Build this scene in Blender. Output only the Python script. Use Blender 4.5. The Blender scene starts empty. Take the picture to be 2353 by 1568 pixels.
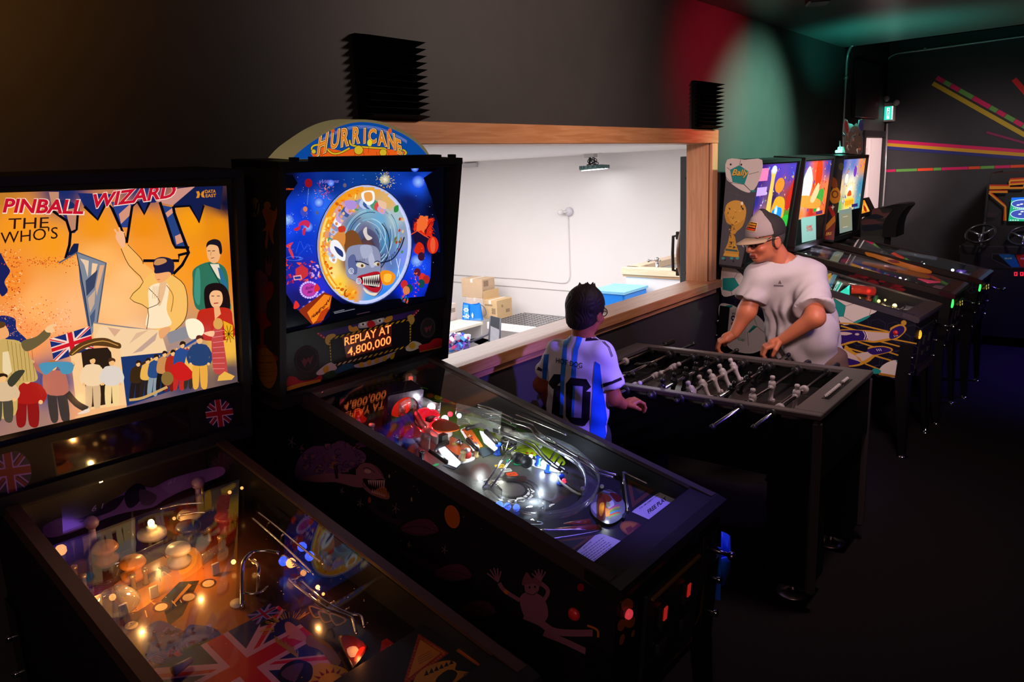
import bpy,bmesh,math,random
import numpy as np
from mathutils import Vector,Matrix,Euler
from mathutils.geometry import tessellate_polygon
from mathutils.bvhtree import BVHTree

random.seed(7)
SC = bpy.context.scene
COL = SC.collection

# ------------------------------------------------------------------ camera
FOC = 1736.0
CAM = Vector((0.0,0.0,1.93))

def cam_axes(yaw,pitch,roll):
    cy,sy,cp,sp = math.cos(yaw),math.sin(yaw),math.cos(pitch),math.sin(pitch)
    fw = Vector((sy*cp,cy*cp,sp)); rt = Vector((cy,-sy,0)); up = rt.cross(fw)
    cr,sr = math.cos(roll),math.sin(roll)
    return rt*cr + up*sr,up*cr - rt*sr,fw
RT,UP,FW = cam_axes(math.radians(50.80),math.radians(-12.665),math.radians(-2.704))
cam_d = bpy.data.cameras.new('camera')
cam_d.sensor_width = 36.0
cam_d.lens = FOC/2353*36
cam_d.clip_start = 0.02
cam_d.clip_end = 60
cam_o = bpy.data.objects.new('camera',cam_d)
COL.objects.link(cam_o)
cam_o.matrix_world = Matrix(((RT.x,UP.x,-FW.x,CAM.x),(RT.y,UP.y,-FW.y,CAM.y),(RT.z,UP.z,-FW.z,CAM.z),(0,0,0,1)))
SC.camera = cam_o

# ------------------------------------------------------------------ view, world
SC.view_settings.view_transform = 'Standard'
SC.view_settings.look = 'None'
SC.view_settings.gamma = 1
SC.view_settings.use_curve_mapping = False
SC.view_settings.exposure = 0.0
SC.cycles.use_denoising = True
SC.cycles.max_bounces = 8
SC.cycles.transparent_max_bounces = 16
SC.cycles.sample_clamp_indirect = 4.0
SC.cycles.caustics_reflective = False
SC.cycles.caustics_refractive = False
W = bpy.data.worlds.new('dark_world'); SC.world = W; W.use_nodes = True
W.node_tree.nodes['Background'].inputs[0].default_value = (0.55,0.42,0.5,1)
W.node_tree.nodes['Background'].inputs[1].default_value = 0.003

# ------------------------------------------------------------------ room lamps and an added fill
def lamp(name,kind,loc,color,power,target=None,size=.1,angle=60,blend=.5,sizey=None,spread=None):
    d = bpy.data.lights.new(name,kind); d.color = color; d.energy = power
    if kind == 'SPOT':
        d.spot_size = math.radians(angle); d.spot_blend = blend; d.shadow_soft_size = size
    elif kind == 'AREA':
        d.size = size
        if sizey: d.shape = 'RECTANGLE'; d.size_y = sizey
        if spread: d.spread = math.radians(spread)
    else: d.shadow_soft_size = size
    o = bpy.data.objects.new(name,d); COL.objects.link(o); o.location = loc
    if target is not None:
        o.rotation_euler = (Vector(target)-Vector(loc)).to_track_quat('-Z','Y').to_euler()
    return o
lamp('wall_spot_center','SPOT',(3.3,.3,2.88),(1,.77,.68),190,(3.1,2.3,2.78),.15,88,1)
lamp('wall_spot_orange','SPOT',(.3,1.1,2.85),(1,.42,.07),70,(.30,2.3,2.82),.1,100,1)
lamp('wall_spot_red','SPOT',(5.6,.6,2.9),(1,.02,.06),200,(5.20,2.3,2.56),.08,50,1)
lamp('wall_spot_teal','SPOT',(6.4,.6,2.88),(.36,1,.72),620,(5.98,2.3,1.98),.06,60,1)
lamp('teal_ceiling','SPOT',(7.0,1.75,2.1),(.08,1,.75),55,(7.3,1.6,2.95),.08,130,1)
lamp('violet_left','SPOT',(1.3,-.9,2.85),(.30,.12,1),22,(.75,1.7,1.1),.12,44,.8)
lamp('blue_wash','SPOT',(7.6,-.6,2.85),(.14,.07,1),420,(8.0,-.2,0),.2,80,1)
lamp('rose_wash','SPOT',(1.4,-.5,2.8),(1,.67,.66),520,(5.0,1.6,1.45),.25,36,.8)
lamp('rose_table','AREA',(3.3,.6,2.9),(1,.74,.70),13,(4.0,1.4,1.0),.4,spread=110)
lamp('rose_fill_near','AREA',(-1.4,-.6,2.6),(1,.62,.55),6,(1.2,1.4,.9),1.0,spread=100)  # unseen fill added to lift the dark sides of the left machines
lamp('far_door','SPOT',(7.9,-.4,2.75),(1,.78,.76),560,(9.45,2.3,1.7),.15,30,.8)
lamp('far_wall','SPOT',(7.2,.2,2.8),(1,.84,.84),150,(9.9,1.4,1.2),.2,60,1)
lamp('violet_right','SPOT',(4.9,-.9,2.85),(.34,.16,1),90,(4.6,1.2,1.0),.12,40,.8)
lamp('violet_boy','SPOT',(2.75,-1.8,2.7),(.20,.12,1),1150,(2.80,1.66,1.02),.10,13,.8)
lamp('violet_cards','SPOT',(2.5,1.0,2.88),(.20,.13,1),170,(1.82,1.01,1.0),.08,23,.7)


# ------------------------------------------------------------------ helpers
def lin(c):
    return c/12.92 if c <= .04045 else ((c+.055)/1.055)**2.4
def hexc(h):
    if not isinstance(h,str): return h
    h = h.lstrip('#')
    return tuple(lin(int(h[i:i+2],16)/255) for i in (0,2,4))
def ray(px):
    return RT*((px[0]-1176.5)/FOC) - UP*((px[1]-784)/FOC) + FW
def on_x(px,x): d = ray(px); return CAM + d*((x-CAM.x)/d.x)
def on_y(px,y): d = ray(px); return CAM + d*((y-CAM.y)/d.y)
def on_z(px,z): d = ray(px); return CAM + d*((z-CAM.z)/d.z)
def on_plane(px,p0,n):
    d = ray(px); return CAM + d*((p0-CAM).dot(n)/d.dot(n))
def pix(P):
    q = Vector(P)-CAM; z = q.dot(FW)
    return (1176.5+FOC*q.dot(RT)/z,784-FOC*q.dot(UP)/z)

_mats = {}
def mat(name,color=(.5,.5,.5),rough=.5,metal=0,spec=.5,emit=None,es=1.0,coat=0,alpha=1.0,noise=0.0,nscale=40,bump=0.0,trans=0,sheen=0):
    if name in _mats: return _mats[name]
    m = bpy.data.materials.new(name); m.use_nodes = True
    nt = m.node_tree; b = nt.nodes['Principled BSDF']
    c = hexc(color)
    b.inputs['Base Color'].default_value = (*c,1)
    b.inputs['Roughness'].default_value = rough
    b.inputs['Metallic'].default_value = metal
    b.inputs['Specular IOR Level'].default_value = spec
    b.inputs['Coat Weight'].default_value = coat
    b.inputs['Coat Roughness'].default_value = .05
    if trans: b.inputs['Transmission Weight'].default_value = trans
    if sheen: b.inputs['Sheen Weight'].default_value = sheen
    if alpha < 1: b.inputs['Alpha'].default_value = alpha
    if emit is not None:
        b.inputs['Emission Color'].default_value = (*hexc(emit),1)
        b.inputs['Emission Strength'].default_value = es
    if noise or bump:
        tc = nt.nodes.new('ShaderNodeTexCoord'); nz = nt.nodes.new('ShaderNodeTexNoise')
        nz.inputs['Scale'].default_value = nscale; nz.inputs['Detail'].default_value = 4
        nt.links.new(tc.outputs['Object'],nz.inputs['Vector'])
        if noise:
            mx = nt.nodes.new('ShaderNodeMix'); mx.data_type = 'RGBA'
            mx.inputs[6].default_value = (*[x*(1-noise) for x in c],1)
            mx.inputs[7].default_value = (*[min(1,x*(1+noise)) for x in c],1)
            nt.links.new(nz.outputs['Fac'],mx.inputs[0]); nt.links.new(mx.outputs[2],b.inputs['Base Color'])
        if bump:
            bp = nt.nodes.new('ShaderNodeBump'); bp.inputs['Strength'].default_value = bump; bp.inputs['Distance'].default_value = .01
            nt.links.new(nz.outputs['Fac'],bp.inputs['Height']); nt.links.new(bp.outputs[0],b.inputs['Normal'])
    _mats[name] = m
    return m
def artmat(name,es=0.0,rough=.4,base=1.0,spec=.5,coat=0,metal=0,bump=0,nscale=200):
    """printed surface: colour comes from the mesh's own print (Col); es > 0 is a backlit print"""
    if name in _mats: return _mats[name]
    m = bpy.data.materials.new(name); m.use_nodes = True
    nt = m.node_tree; b = nt.nodes['Principled BSDF']
    a = nt.nodes.new('ShaderNodeVertexColor'); a.layer_name = 'Col'
    if base == 1.0: nt.links.new(a.outputs['Color'],b.inputs['Base Color'])
    else:
        mx = nt.nodes.new('ShaderNodeMix'); mx.data_type = 'RGBA'; mx.blend_type = 'MULTIPLY'; mx.inputs[0].default_value = 1
        nt.links.new(a.outputs['Color'],mx.inputs[6]); mx.inputs[7].default_value = (base,base,base,1)
        nt.links.new(mx.outputs[2],b.inputs['Base Color'])
    b.inputs['Roughness'].default_value = rough; b.inputs['Specular IOR Level'].default_value = spec
    b.inputs['Coat Weight'].default_value = coat; b.inputs['Coat Roughness'].default_value = .04
    b.inputs['Metallic'].default_value = metal
    if es:
        nt.links.new(a.outputs['Color'],b.inputs['Emission Color']); b.inputs['Emission Strength'].default_value = es
    if bump:
        nz = nt.nodes.new('ShaderNodeTexNoise'); nz.inputs['Scale'].default_value = nscale
        bp = nt.nodes.new('ShaderNodeBump'); bp.inputs['Strength'].default_value = bump; bp.inputs['Distance'].default_value = .005
        nt.links.new(nz.outputs['Fac'],bp.inputs['Height']); nt.links.new(bp.outputs[0],b.inputs['Normal'])
    _mats[name] = m
    return m
def glassmat(name,tint=(1,1,1),ior=1.45,rough=0.0,base=0.0,film=0.0):
    """thin pane: see-through with a Fresnel reflection; film = a little dust/scatter"""
    if name in _mats: return _mats[name]
    m = bpy.data.materials.new(name); m.use_nodes = True
    nt = m.node_tree; nt.nodes.remove(nt.nodes['Principled BSDF'])
    out = nt.nodes['Material Output']
    tr = nt.nodes.new('ShaderNodeBsdfTransparent'); tr.inputs[0].default_value = (*tint,1)
    gl = nt.nodes.new('ShaderNodeBsdfGlossy'); gl.inputs['Roughness'].default_value = rough
    lw = nt.nodes.new('ShaderNodeLayerWeight'); lw.inputs[0].default_value = .5
    pw = nt.nodes.new('ShaderNodeMath'); pw.operation = 'POWER'; pw.inputs[1].default_value = 5.0
    nt.links.new(lw.outputs['Facing'],pw.inputs[0])
    f0 = ((ior-1)/(ior+1))**2+base
    ma = nt.nodes.new('ShaderNodeMath'); ma.operation = 'MULTIPLY_ADD'; ma.use_clamp = True; ma.inputs[1].default_value = 1-f0; ma.inputs[2].default_value = f0
    nt.links.new(pw.outputs[0],ma.inputs[0]); f = ma.outputs[0]
    mx = nt.nodes.new('ShaderNodeMixShader')
    nt.links.new(f,mx.inputs[0]); nt.links.new(tr.outputs[0],mx.inputs[1]); nt.links.new(gl.outputs[0],mx.inputs[2])
    last = mx
    if film:
        df = nt.nodes.new('ShaderNodeBsdfDiffuse'); df.inputs[0].default_value = (*tint,1)
        m2 = nt.nodes.new('ShaderNodeMixShader'); m2.inputs[0].default_value = film
        nt.links.new(mx.outputs[0],m2.inputs[1]); nt.links.new(df.outputs[0],m2.inputs[2]); last = m2
    nt.links.new(last.outputs[0],out.inputs[0])
    _mats[name] = m
    return m

class MB:
    """collects shapes, then links them as one mesh object"""
    def __init__(s,xf=None):
        s.v = []; s.f = []; s.c = []; s.s = []; s.xf = xf
    def add(s,vs,fs,col=None,smooth=False,xf=None):
        o = len(s.v)
        if xf is not None: vs = [xf @ Vector(p) for p in vs]
        if s.xf is not None: vs = [s.xf @ Vector(p) for p in vs]
        s.v.extend([tuple(p) for p in vs])
        percorner = col is not None and not isinstance(col,str) and len(col) and not isinstance(col[0],(int,float))
        c1 = None if (col is None or percorner) else hexc(col)
        for f in fs:
            s.f.append([i+o for i in f]); s.s.append(smooth)
            if percorner: s.c.append([col[i] for i in f])
            else: s.c.append(c1)
    def box(s,c,d,rot=None,bev=0.0,col=None,seg=1):
        bm = bmesh.new(); bmesh.ops.create_cube(bm,size=1)
        for v in bm.verts: v.co = Vector((v.co.x*d[0],v.co.y*d[1],v.co.z*d[2]))
        if bev: bmesh.ops.bevel(bm,geom=bm.edges[:],offset=bev,segments=seg,affect='EDGES',profile=.6)
        M = Matrix.Translation(c)
        if rot is not None: M = M @ (rot.to_4x4() if not isinstance(rot,(tuple,list)) else Euler(rot).to_matrix().to_4x4())
        bm.verts.index_update()
        s.add([v.co.copy() for v in bm.verts],[[v.index for v in f.verts] for f in bm.faces],col,False,M)
        bm.free(); return s
    def prism(s,poly,fn,d0,d1,col=None):
        """poly: 2-D outline; fn(a, b, depth) -> 3-D"""
        n = len(poly)
        vs = [Vector(fn(a,b,d0)) for a,b in poly] + [Vector(fn(a,b,d1)) for a,b in poly]
        fs = [[i,(i+1) % n,n+(i+1) % n,n+i] for i in range(n)]
        tri = tessellate_polygon([[Vector((a,b,0)) for a,b in poly]])
        fs += [list(t) for t in tri] + [[n+i for i in reversed(t)] for t in tri]
        s.add(vs,fs,col); return s
    def tube(s,pts,r,n=8,col=None,closed=False,caps=True):
        pts = [Vector(p) for p in pts]; m = len(pts)
        rs = r if isinstance(r,(list,tuple)) else [r]*m
        vs = []; up = None
        for i,p in enumerate(pts):
            if closed: t = pts[(i+1) % m]-pts[i-1]
            else: t = pts[min(i+1,m-1)]-pts[max(i-1,0)]
            t = t.normalized() if t.length > 1e-9 else Vector((0,0,1))
            if up is None:
                up = t.orthogonal().normalized()
            up = (up - t*up.dot(t)); up = up.normalized() if up.length > 1e-6 else t.orthogonal().normalized()
            w = t.cross(up)
            for k in range(n):
                a = 2*math.pi*k/n
                vs.append(p + (up*math.cos(a)+w*math.sin(a))*rs[i])
        fs = []
        for i in range(m if closed else m-1):
            j = (i+1) % m
            for k in range(n):
                fs.append([i*n+k,i*n+(k+1) % n,j*n+(k+1) % n,j*n+k])
        if caps and not closed:
            fs.append([k for k in reversed(range(n))]); fs.append([(m-1)*n+k for k in range(n)])
        s.add(vs,fs,col,True); return s
    def cyl(s,a,b,r,n=16,r2=None,col=None):
        return s.tube([a,b],[r,r if r2 is None else r2],n,col)
    def lathe(s,prof,base=(0,0,0),axis=(0,0,1),n=24,col=None):
        """prof: (radius, height) up the axis"""
        ax = Vector(axis).normalized(); e1 = ax.orthogonal().normalized(); e2 = ax.cross(e1); b = Vector(base)
        vs = []; fs = []
        for r,h in prof:
            for k in range(n):
                a = 2*math.pi*k/n
                vs.append(b+ax*h+(e1*math.cos(a)+e2*math.sin(a))*r)
        for i in range(len(prof)-1):
            for k in range(n): fs.append([i*n+k,i*n+(k+1) % n,(i+1)*n+(k+1) % n,(i+1)*n+k])
        if prof[0][0] > 1e-6: fs.append(list(reversed(range(n))))
        if prof[-1][0] > 1e-6: fs.append([(len(prof)-1)*n+k for k in range(n)])
        s.add(vs,fs,col,True); return s
    def ball(s,c,r,n=16,col=None,rot=None):
        r = r if isinstance(r,(tuple,list)) else (r,r,r)
        vs = []; fs = []; h = n//2
        for i in range(h+1):
            t = math.pi*i/h
            for k in range(n):
                a = 2*math.pi*k/n
                p = Vector((math.sin(t)*math.cos(a)*r[0],math.sin(t)*math.sin(a)*r[1],math.cos(t)*r[2]))
                if rot is not None: p = rot @ p
                vs.append(Vector(c)+p)
        for i in range(h):
            for k in range(n): fs.append([i*n+k,(i+1)*n+k,(i+1)*n+(k+1) % n,i*n+(k+1) % n])
        s.add(vs,fs,col,True); return s
    def quad(s,pts,col=None):
        s.add(pts,[list(range(len(pts)))],col); return s
    def ribbon(s,pts,nrm,h,t,col=None):
        """a wall of height h along nrm and thickness t, standing on a path"""
        pts = [Vector(p) for p in pts]; m = len(pts); nrm = Vector(nrm).normalized(); vs = []
        for i,p in enumerate(pts):
            d = (pts[min(i+1,m-1)]-pts[max(i-1,0)]).normalized(); sd = d.cross(nrm).normalized()
            vs += [p-sd*t/2,p+sd*t/2,p+sd*t/2+nrm*h,p-sd*t/2+nrm*h]
        fs = []
        for i in range(m-1):
            for k in range(4): fs.append([i*4+k,i*4+(k+1) % 4,i*4+4+(k+1) % 4,i*4+4+k])
        fs += [[3,2,1,0],[m*4-4,m*4-3,m*4-2,m*4-1]]
        s.add(vs,fs,col,True); return s
    def build(s,name,material,parent=None,label=None,cat=None,group=None,kind=None,loc=None):
        me = bpy.data.meshes.new(name)
        vs = s.v
        if loc is not None: vs = [(p[0]-loc[0],p[1]-loc[1],p[2]-loc[2]) for p in vs]
        elif parent is not None:
            iv = parent_matrix(parent).inverted(); vs = [tuple(iv @ Vector(p)) for p in vs]
        me.from_pydata(vs,[],s.f)
        if any(c is not None for c in s.c):
            at = me.color_attributes.new('Col','FLOAT_COLOR','CORNER')
            buf = []
            for f,c in zip(s.f,s.c):
                if c is None: c = (.5,.5,.5)
                if isinstance(c,list):
                    for x in c: buf += [x[0],x[1],x[2],1.0]
                else: buf += [c[0],c[1],c[2],1.0]*len(f)
            at.data.foreach_set('color',buf)
        if any(s.s): me.polygons.foreach_set('use_smooth',s.s)
        me.materials.append(material)
        me.update()
        o = bpy.data.objects.new(name,me); COL.objects.link(o)
        if parent is not None: o.parent = parent
        if loc is not None: o.location = loc
        tag(o,label,cat,group,kind)
        return o
def parent_matrix(p):
    M = Matrix.Translation(p.location) @ p.rotation_euler.to_matrix().to_4x4()
    return parent_matrix(p.parent) @ M if p.parent is not None else M
def tag(o,label=None,cat=None,group=None,kind=None):
    if label: o['label'] = label
    if cat: o['category'] = cat
    if group: o['group'] = group
    if kind: o['kind'] = kind
    return o
def thing(name,label,cat,loc=(0,0,0),rotz=0,group=None):
    o = bpy.data.objects.new(name,None); COL.objects.link(o)
    o.empty_display_size = .1
    o.location = loc; o.rotation_euler = (0,0,rotz)
    return tag(o,label,cat,group)
def copy_tree(o,parent=None):
    c = o.copy(); COL.objects.link(c)
    if parent is not None: c.parent = parent
    for ch in [x for x in bpy.data.objects if x.parent == o]: copy_tree(ch,c)
    return c

_glyph = {}
def glyphs(txt,bold=0.0,shear=0.0,spacing=1.0):
    k = (txt,bold,shear,spacing)
    if k not in _glyph:
        cu = bpy.data.curves.new('t','FONT'); cu.body = txt; cu.offset = bold; cu.shear = shear; cu.resolution_u = 3; cu.space_character = spacing
        o = bpy.data.objects.new('t',cu); COL.objects.link(o)
        dg = bpy.context.evaluated_depsgraph_get(); e = o.evaluated_get(dg); me = e.to_mesh()
        vs = [(v.co.x,v.co.y) for v in me.vertices]; fs = [list(p.vertices) for p in me.polygons]
        e.to_mesh_clear(); bpy.data.objects.remove(o); bpy.data.curves.remove(cu)
        _glyph[k] = (vs,fs)
    return _glyph[k]

class Art(MB):
    """flat print: coloured shapes laid one on top of the other on a surface; fn(a, b, lift) -> 3-D"""
    def __init__(s,fn,step=6e-6,xf=None):
        super().__init__(xf); s.fn = fn; s.lift = 0.0; s.step = step; s.gain = 1.0
    def _up(s): s.lift += s.step
    def gc(s,c):
        c = hexc(c); return (c[0]*s.gain,c[1]*s.gain,c[2]*s.gain)
    def poly(s,pts,col,cols=None):
        s._up()
        tri = tessellate_polygon([[Vector((p[0],p[1],0)) for p in pts]])
        vs = [s.fn(p[0],p[1],s.lift) for p in pts]
        if len(pts) == 4 and cols is None: s.add(vs,[[0,1,2,3]],s.gc(col))
        else: s.add(vs,[list(t) for t in tri],s.gc(col) if cols is None else [s.gc(c) for c in cols])
        return s
    def curve(s,pts,col,n=6):
        """closed smooth outline through pts"""
        return s.poly(smooth_loop(pts,n),col)
    def ell(s,cx,cy,rx,ry,col,rot=0,n=28,edge=None):
        """edge: another colour at the rim (a soft spot, such as a painted bulb glow)"""
        if n > 8: s._up()
        cr,sr = math.cos(rot),math.sin(rot)
        P = []
        for k in range(n):
            a = 2*math.pi*k/n; x,y = rx*math.cos(a),ry*math.sin(a)
            P.append((cx+x*cr-y*sr,cy+x*sr+y*cr))
        vs = [s.fn(cx,cy,s.lift)]+[s.fn(p[0],p[1],s.lift) for p in P]
        fs = [[0,1+k,1+(k+1) % n] for k in range(n)]
        if edge is None: s.add(vs,fs,s.gc(col))
        else: s.add(vs,fs,[s.gc(col)]+[s.gc(edge)]*n)
        return s
    def ring(s,cx,cy,rx,ry,w,col,rot=0,n=40,a0=0,a1=6.28319):
        s._up(); cr,sr = math.cos(rot),math.sin(rot); vs = []; full = abs(a1-a0) > 6.28
        for k in range(n+1):
            a = a0+(a1-a0)*k/n
            for q in (0,1):
                x,y = (rx-w*q)*math.cos(a),(ry-w*q)*math.sin(a)
                vs.append(s.fn(cx+x*cr-y*sr,cy+x*sr+y*cr,s.lift))
        s.add(vs,[[2*k,2*k+1,2*k+3,2*k+2] for k in range(n)],s.gc(col)); return s
    def line(s,pts,w,col,w2=None,sm=0):
        s._up()
        if sm: pts = smooth_path(pts,sm)
        m = len(pts); vs = []
        for i,p in enumerate(pts):
            a = pts[max(i-1,0)]; b = pts[min(i+1,m-1)]
            dx,dy = b[0]-a[0],b[1]-a[1]; L = math.hypot(dx,dy) or 1
            ww = w if w2 is None else w+(w2-w)*i/(m-1)
            nx,ny = -dy/L*ww/2,dx/L*ww/2
            vs += [s.fn(p[0]+nx,p[1]+ny,s.lift),s.fn(p[0]-nx,p[1]-ny,s.lift)]
        s.add(vs,[[2*i,2*i+1,2*i+3,2*i+2] for i in range(m-1)],s.gc(col)); return s
    def grid(s,x0,x1,y0,y1,nx,ny,colfn,mask=None):
        s._up(); vs = []; cs = []
        for j in range(ny+1):
            for i in range(nx+1):
                a = x0+(x1-x0)*i/nx; b = y0+(y1-y0)*j/ny
                vs.append(s.fn(a,b,s.lift)); cs.append(s.gc(colfn(a,b)))
        fs = []
        for j in range(ny):
            for i in range(nx):
                if mask and not mask(x0+(x1-x0)*(i+.5)/nx,y0+(y1-y0)*(j+.5)/ny): continue
                q = j*(nx+1)+i; fs.append([q,q+1,q+nx+2,q+nx+1])
        s.add(vs,fs,cs); return s
    def text(s,txt,o,ex,ey,col,bold=0.0,shear=0.0,align='l',spacing=1.0,fit=None):
        """o: origin; ex, ey: the directions of one em along the line and up; fit: stretch the line to this many em-lengths of ex"""
        vs,fs = glyphs(txt,bold,shear,spacing)
        if not vs: return s
        s._up()
        x0 = min(v[0] for v in vs); x1 = max(v[0] for v in vs); k = 1.0
        if fit: k = fit/(x1-x0)
        off = {'l': x0,'c': (x0+x1)/2,'r': x1}[align]
        P = [s.fn(o[0]+ex[0]*(v[0]-off)*k+ey[0]*v[1],o[1]+ex[1]*(v[0]-off)*k+ey[1]*v[1],s.lift) for v in vs]
        s.add(P,fs,s.gc(col)); return s
def smooth_path(pts,n=6):
    out = []; m = len(pts)
    for i in range(m-1):
        p0,p1,p2,p3 = pts[max(i-1,0)],pts[i],pts[i+1],pts[min(i+2,m-1)]
        for k in range(n):
            t = k/n
            out.append(tuple(.5*((2*b)+(-a+c)*t+(2*a-5*b+4*c-d)*t*t+(-a+3*b-3*c+d)*t**3) for a,b,c,d in zip(p0,p1,p2,p3)))
    out.append(tuple(pts[-1])); return out
def smooth_loop(pts,n=6):
    m = len(pts); out = []
    for i in range(m):
        p0,p1,p2,p3 = pts[i-1],pts[i],pts[(i+1) % m],pts[(i+2) % m]
        for k in range(n):
            t = k/n
            out.append(tuple(.5*((2*b)+(-a+c)*t+(2*a-5*b+4*c-d)*t*t+(-a+3*b-3*c+d)*t**3) for a,b,c,d in zip(p0,p1,p2,p3)))
    return out
def px_plane(p0,n):
    """coordinates of the photograph laid onto the plane through p0 with normal n"""
    p0 = Vector(p0); n = Vector(n).normalized()
    if n.dot(CAM-p0) < 0: n = -n
    return lambda a,b,l=0.0: on_plane((a,b),p0,n)+n*l
def zz(x0,y0,s):
    """sub-frame of the photograph: (X, Y) of an enlarged crop -> photograph"""
    return lambda X,Y: (x0+X*s,y0+Y*s)
def mix(a,b,t):
    a = hexc(a); b = hexc(b); t = min(1,max(0,t)); return tuple(x+(y-x)*t for x,y in zip(a,b))

# ---- smooth bodies: a distance field of blended limbs turned into one continuous skin
def cone_d(P,a,b,ra,rb):
    a = np.array(a); b = np.array(b); ba = b-a; L2 = ba@ba+1e-12
    h = np.clip(((P-a)@ba)/L2,0,1)
    return np.linalg.norm(P-a-h[...,None]*ba,axis=-1)-(ra+(rb-ra)*h)
def ell_d(P,c,r,rot=None):
    q = P-np.array(c)
    if rot is not None: q = q@np.array(rot)
    r = np.array(r); k0 = np.linalg.norm(q/r,axis=-1); k1 = np.linalg.norm(q/(r*r),axis=-1)
    return k0*(k0-1.0)/(k1+1e-9)
def smin(a,b,k):
    h = np.clip(.5+.5*(b-a)/k,0,1)
    return b+(a-b)*h-k*h*(1-h)
def skin(prims,res,k=.02,pad=.03,post=None):
    """prims: ('c', a, b, ra, rb[, k]) or ('e', centre, radii, rot[, k]) or ('-e', ...) ; returns verts, quads"""
    lo = np.full(3,1e9); hi = -lo
    for p in prims:
        if p[0] in 'ck':
            for q,r in ((p[1],p[3]),(p[2],p[4])):
                lo = np.minimum(lo,np.array(q)-r); hi = np.maximum(hi,np.array(q)+r)
        elif p[0] == 'e':
            R = max(p[2]); lo = np.minimum(lo,np.array(p[1])-R); hi = np.maximum(hi,np.array(p[1])+R)
    lo -= pad; hi += pad
    n = np.ceil((hi-lo)/res).astype(int)+1
    ax = [lo[i]+res*np.arange(n[i]) for i in range(3)]
    D = np.full(n,1.0,dtype=np.float32)
    for p in prims:
        if p[0] in 'ck':
            l = np.minimum(np.array(p[1])-p[3],np.array(p[2])-p[4]); h = np.maximum(np.array(p[1])+p[3],np.array(p[2])+p[4])
        else:
            R = max(p[2]); l = np.array(p[1])-R; h = np.array(p[1])+R
        kk = p[5] if p[0] in 'ck' and len(p) > 5 else (p[4] if p[0] not in 'ck' and len(p) > 4 else k)
        m = kk+3*res
        i0 = np.maximum(0,np.floor((l-m-lo)/res).astype(int)); i1 = np.minimum(n,np.ceil((h+m-lo)/res).astype(int)+1)
        sl = tuple(slice(a,b) for a,b in zip(i0,i1))
        G = np.stack(np.meshgrid(*[ax[i][sl[i]] for i in range(3)],indexing='ij'),-1)
        d = cone_d(G,p[1],p[2],p[3],p[4]) if p[0] in 'ck' else ell_d(G,p[1],p[2],p[3])
        if p[0] == 'k':
            nb_ = np.array(p[2])-np.array(p[1]); d = np.maximum(d,(G-np.array(p[2]))@(nb_/np.linalg.norm(nb_)))
        if p[0] == '-e': D[sl] = -smin(-D[sl],d,kk)
        else: D[sl] = smin(D[sl],d,kk)
    if post is not None:
        G = np.stack(np.meshgrid(*ax,indexing='ij'),-1); D = post(G,D)
    return nets(D,lo,res)
def nets(D,lo,res):
    s = D < 0; n = D.shape
    c = s[:-1,:-1,:-1].astype(np.int8)
    tot = np.zeros(tuple(x-1 for x in n),np.int8)
    for i in (0,1):
        for j in (0,1):
            for k in (0,1): tot += s[i:n[0]-1+i,j:n[1]-1+j,k:n[2]-1+k]
    act = (tot > 0) & (tot < 8)
    idx = -np.ones(tot.shape,int); cells = np.argwhere(act); idx[act] = np.arange(len(cells))
    acc = np.zeros((len(cells),3)); cnt = np.zeros(len(cells))
    cor = [(i,j,k) for i in (0,1) for j in (0,1) for k in (0,1)]
    for a in cor:
        for b in cor:
            if sum(abs(x-y) for x,y in zip(a,b)) == 1 and a < b:
                da = D[cells[:,0]+a[0],cells[:,1]+a[1],cells[:,2]+a[2]]; db = D[cells[:,0]+b[0],cells[:,1]+b[1],cells[:,2]+b[2]]
                x = (da < 0) != (db < 0); t = np.where(x,da/np.where(x,da-db,1),0)
                p = np.array(a)+t[:,None]*(np.array(b)-np.array(a))
                acc[x] += p[x]; cnt[x] += 1
    V = lo+res*(cells+acc/cnt[:,None])
    F = []
    for d in range(3):
        o = [x for x in range(3) if x != d]
        A = s; sl0 = [slice(None)]*3; sl1 = [slice(None)]*3; sl0[d] = slice(0,-1); sl1[d] = slice(1,None)
        ch = A[tuple(sl0)] != A[tuple(sl1)]
        for e in np.argwhere(ch):
            if min(e[o[0]],e[o[1]]) < 1 or e[o[0]] >= tot.shape[o[0]] or e[o[1]] >= tot.shape[o[1]]: continue
            q = []
            for du,dv in ((0,0),(1,0),(1,1),(0,1)):
                z = e.copy(); z[o[0]] -= du; z[o[1]] -= dv; q.append(int(idx[tuple(z)]))
            ins = A[tuple(e)]
            if d == 1: ins = not ins
            F.append(q if not ins else q[::-1])
    return V,F
def skin_mb(prims,res,k=.02,colfn=None,post=None,relax=1,disp=None):
    V,F = skin(prims,res,k,post=post)
    for _ in range(relax):
        acc = np.zeros_like(V); c = np.zeros(len(V)); Fa = np.array(F)
        for i in range(4):
            for j in ((i+1) % 4,(i+3) % 4):
                np.add.at(acc,Fa[:,i],V[Fa[:,j]]); np.add.at(c,Fa[:,i],1)
        V = V*.5+.5*acc/np.maximum(c,1)[:,None]
    if disp is not None:
        Fa = np.array(F); nn = np.cross(V[Fa[:,2]]-V[Fa[:,0]],V[Fa[:,3]]-V[Fa[:,1]]); N = np.zeros_like(V)
        for i in range(4): np.add.at(N,Fa[:,i],nn)
        N /= np.linalg.norm(N,axis=1)[:,None]+1e-12
        V = V+N*disp(V,N)[:,None]
    m = MB()
    col = None
    if colfn is not None: col = [tuple(c) for c in colfn(V)]
    m.add([tuple(v) for v in V],F,col,True)
    return m

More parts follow.
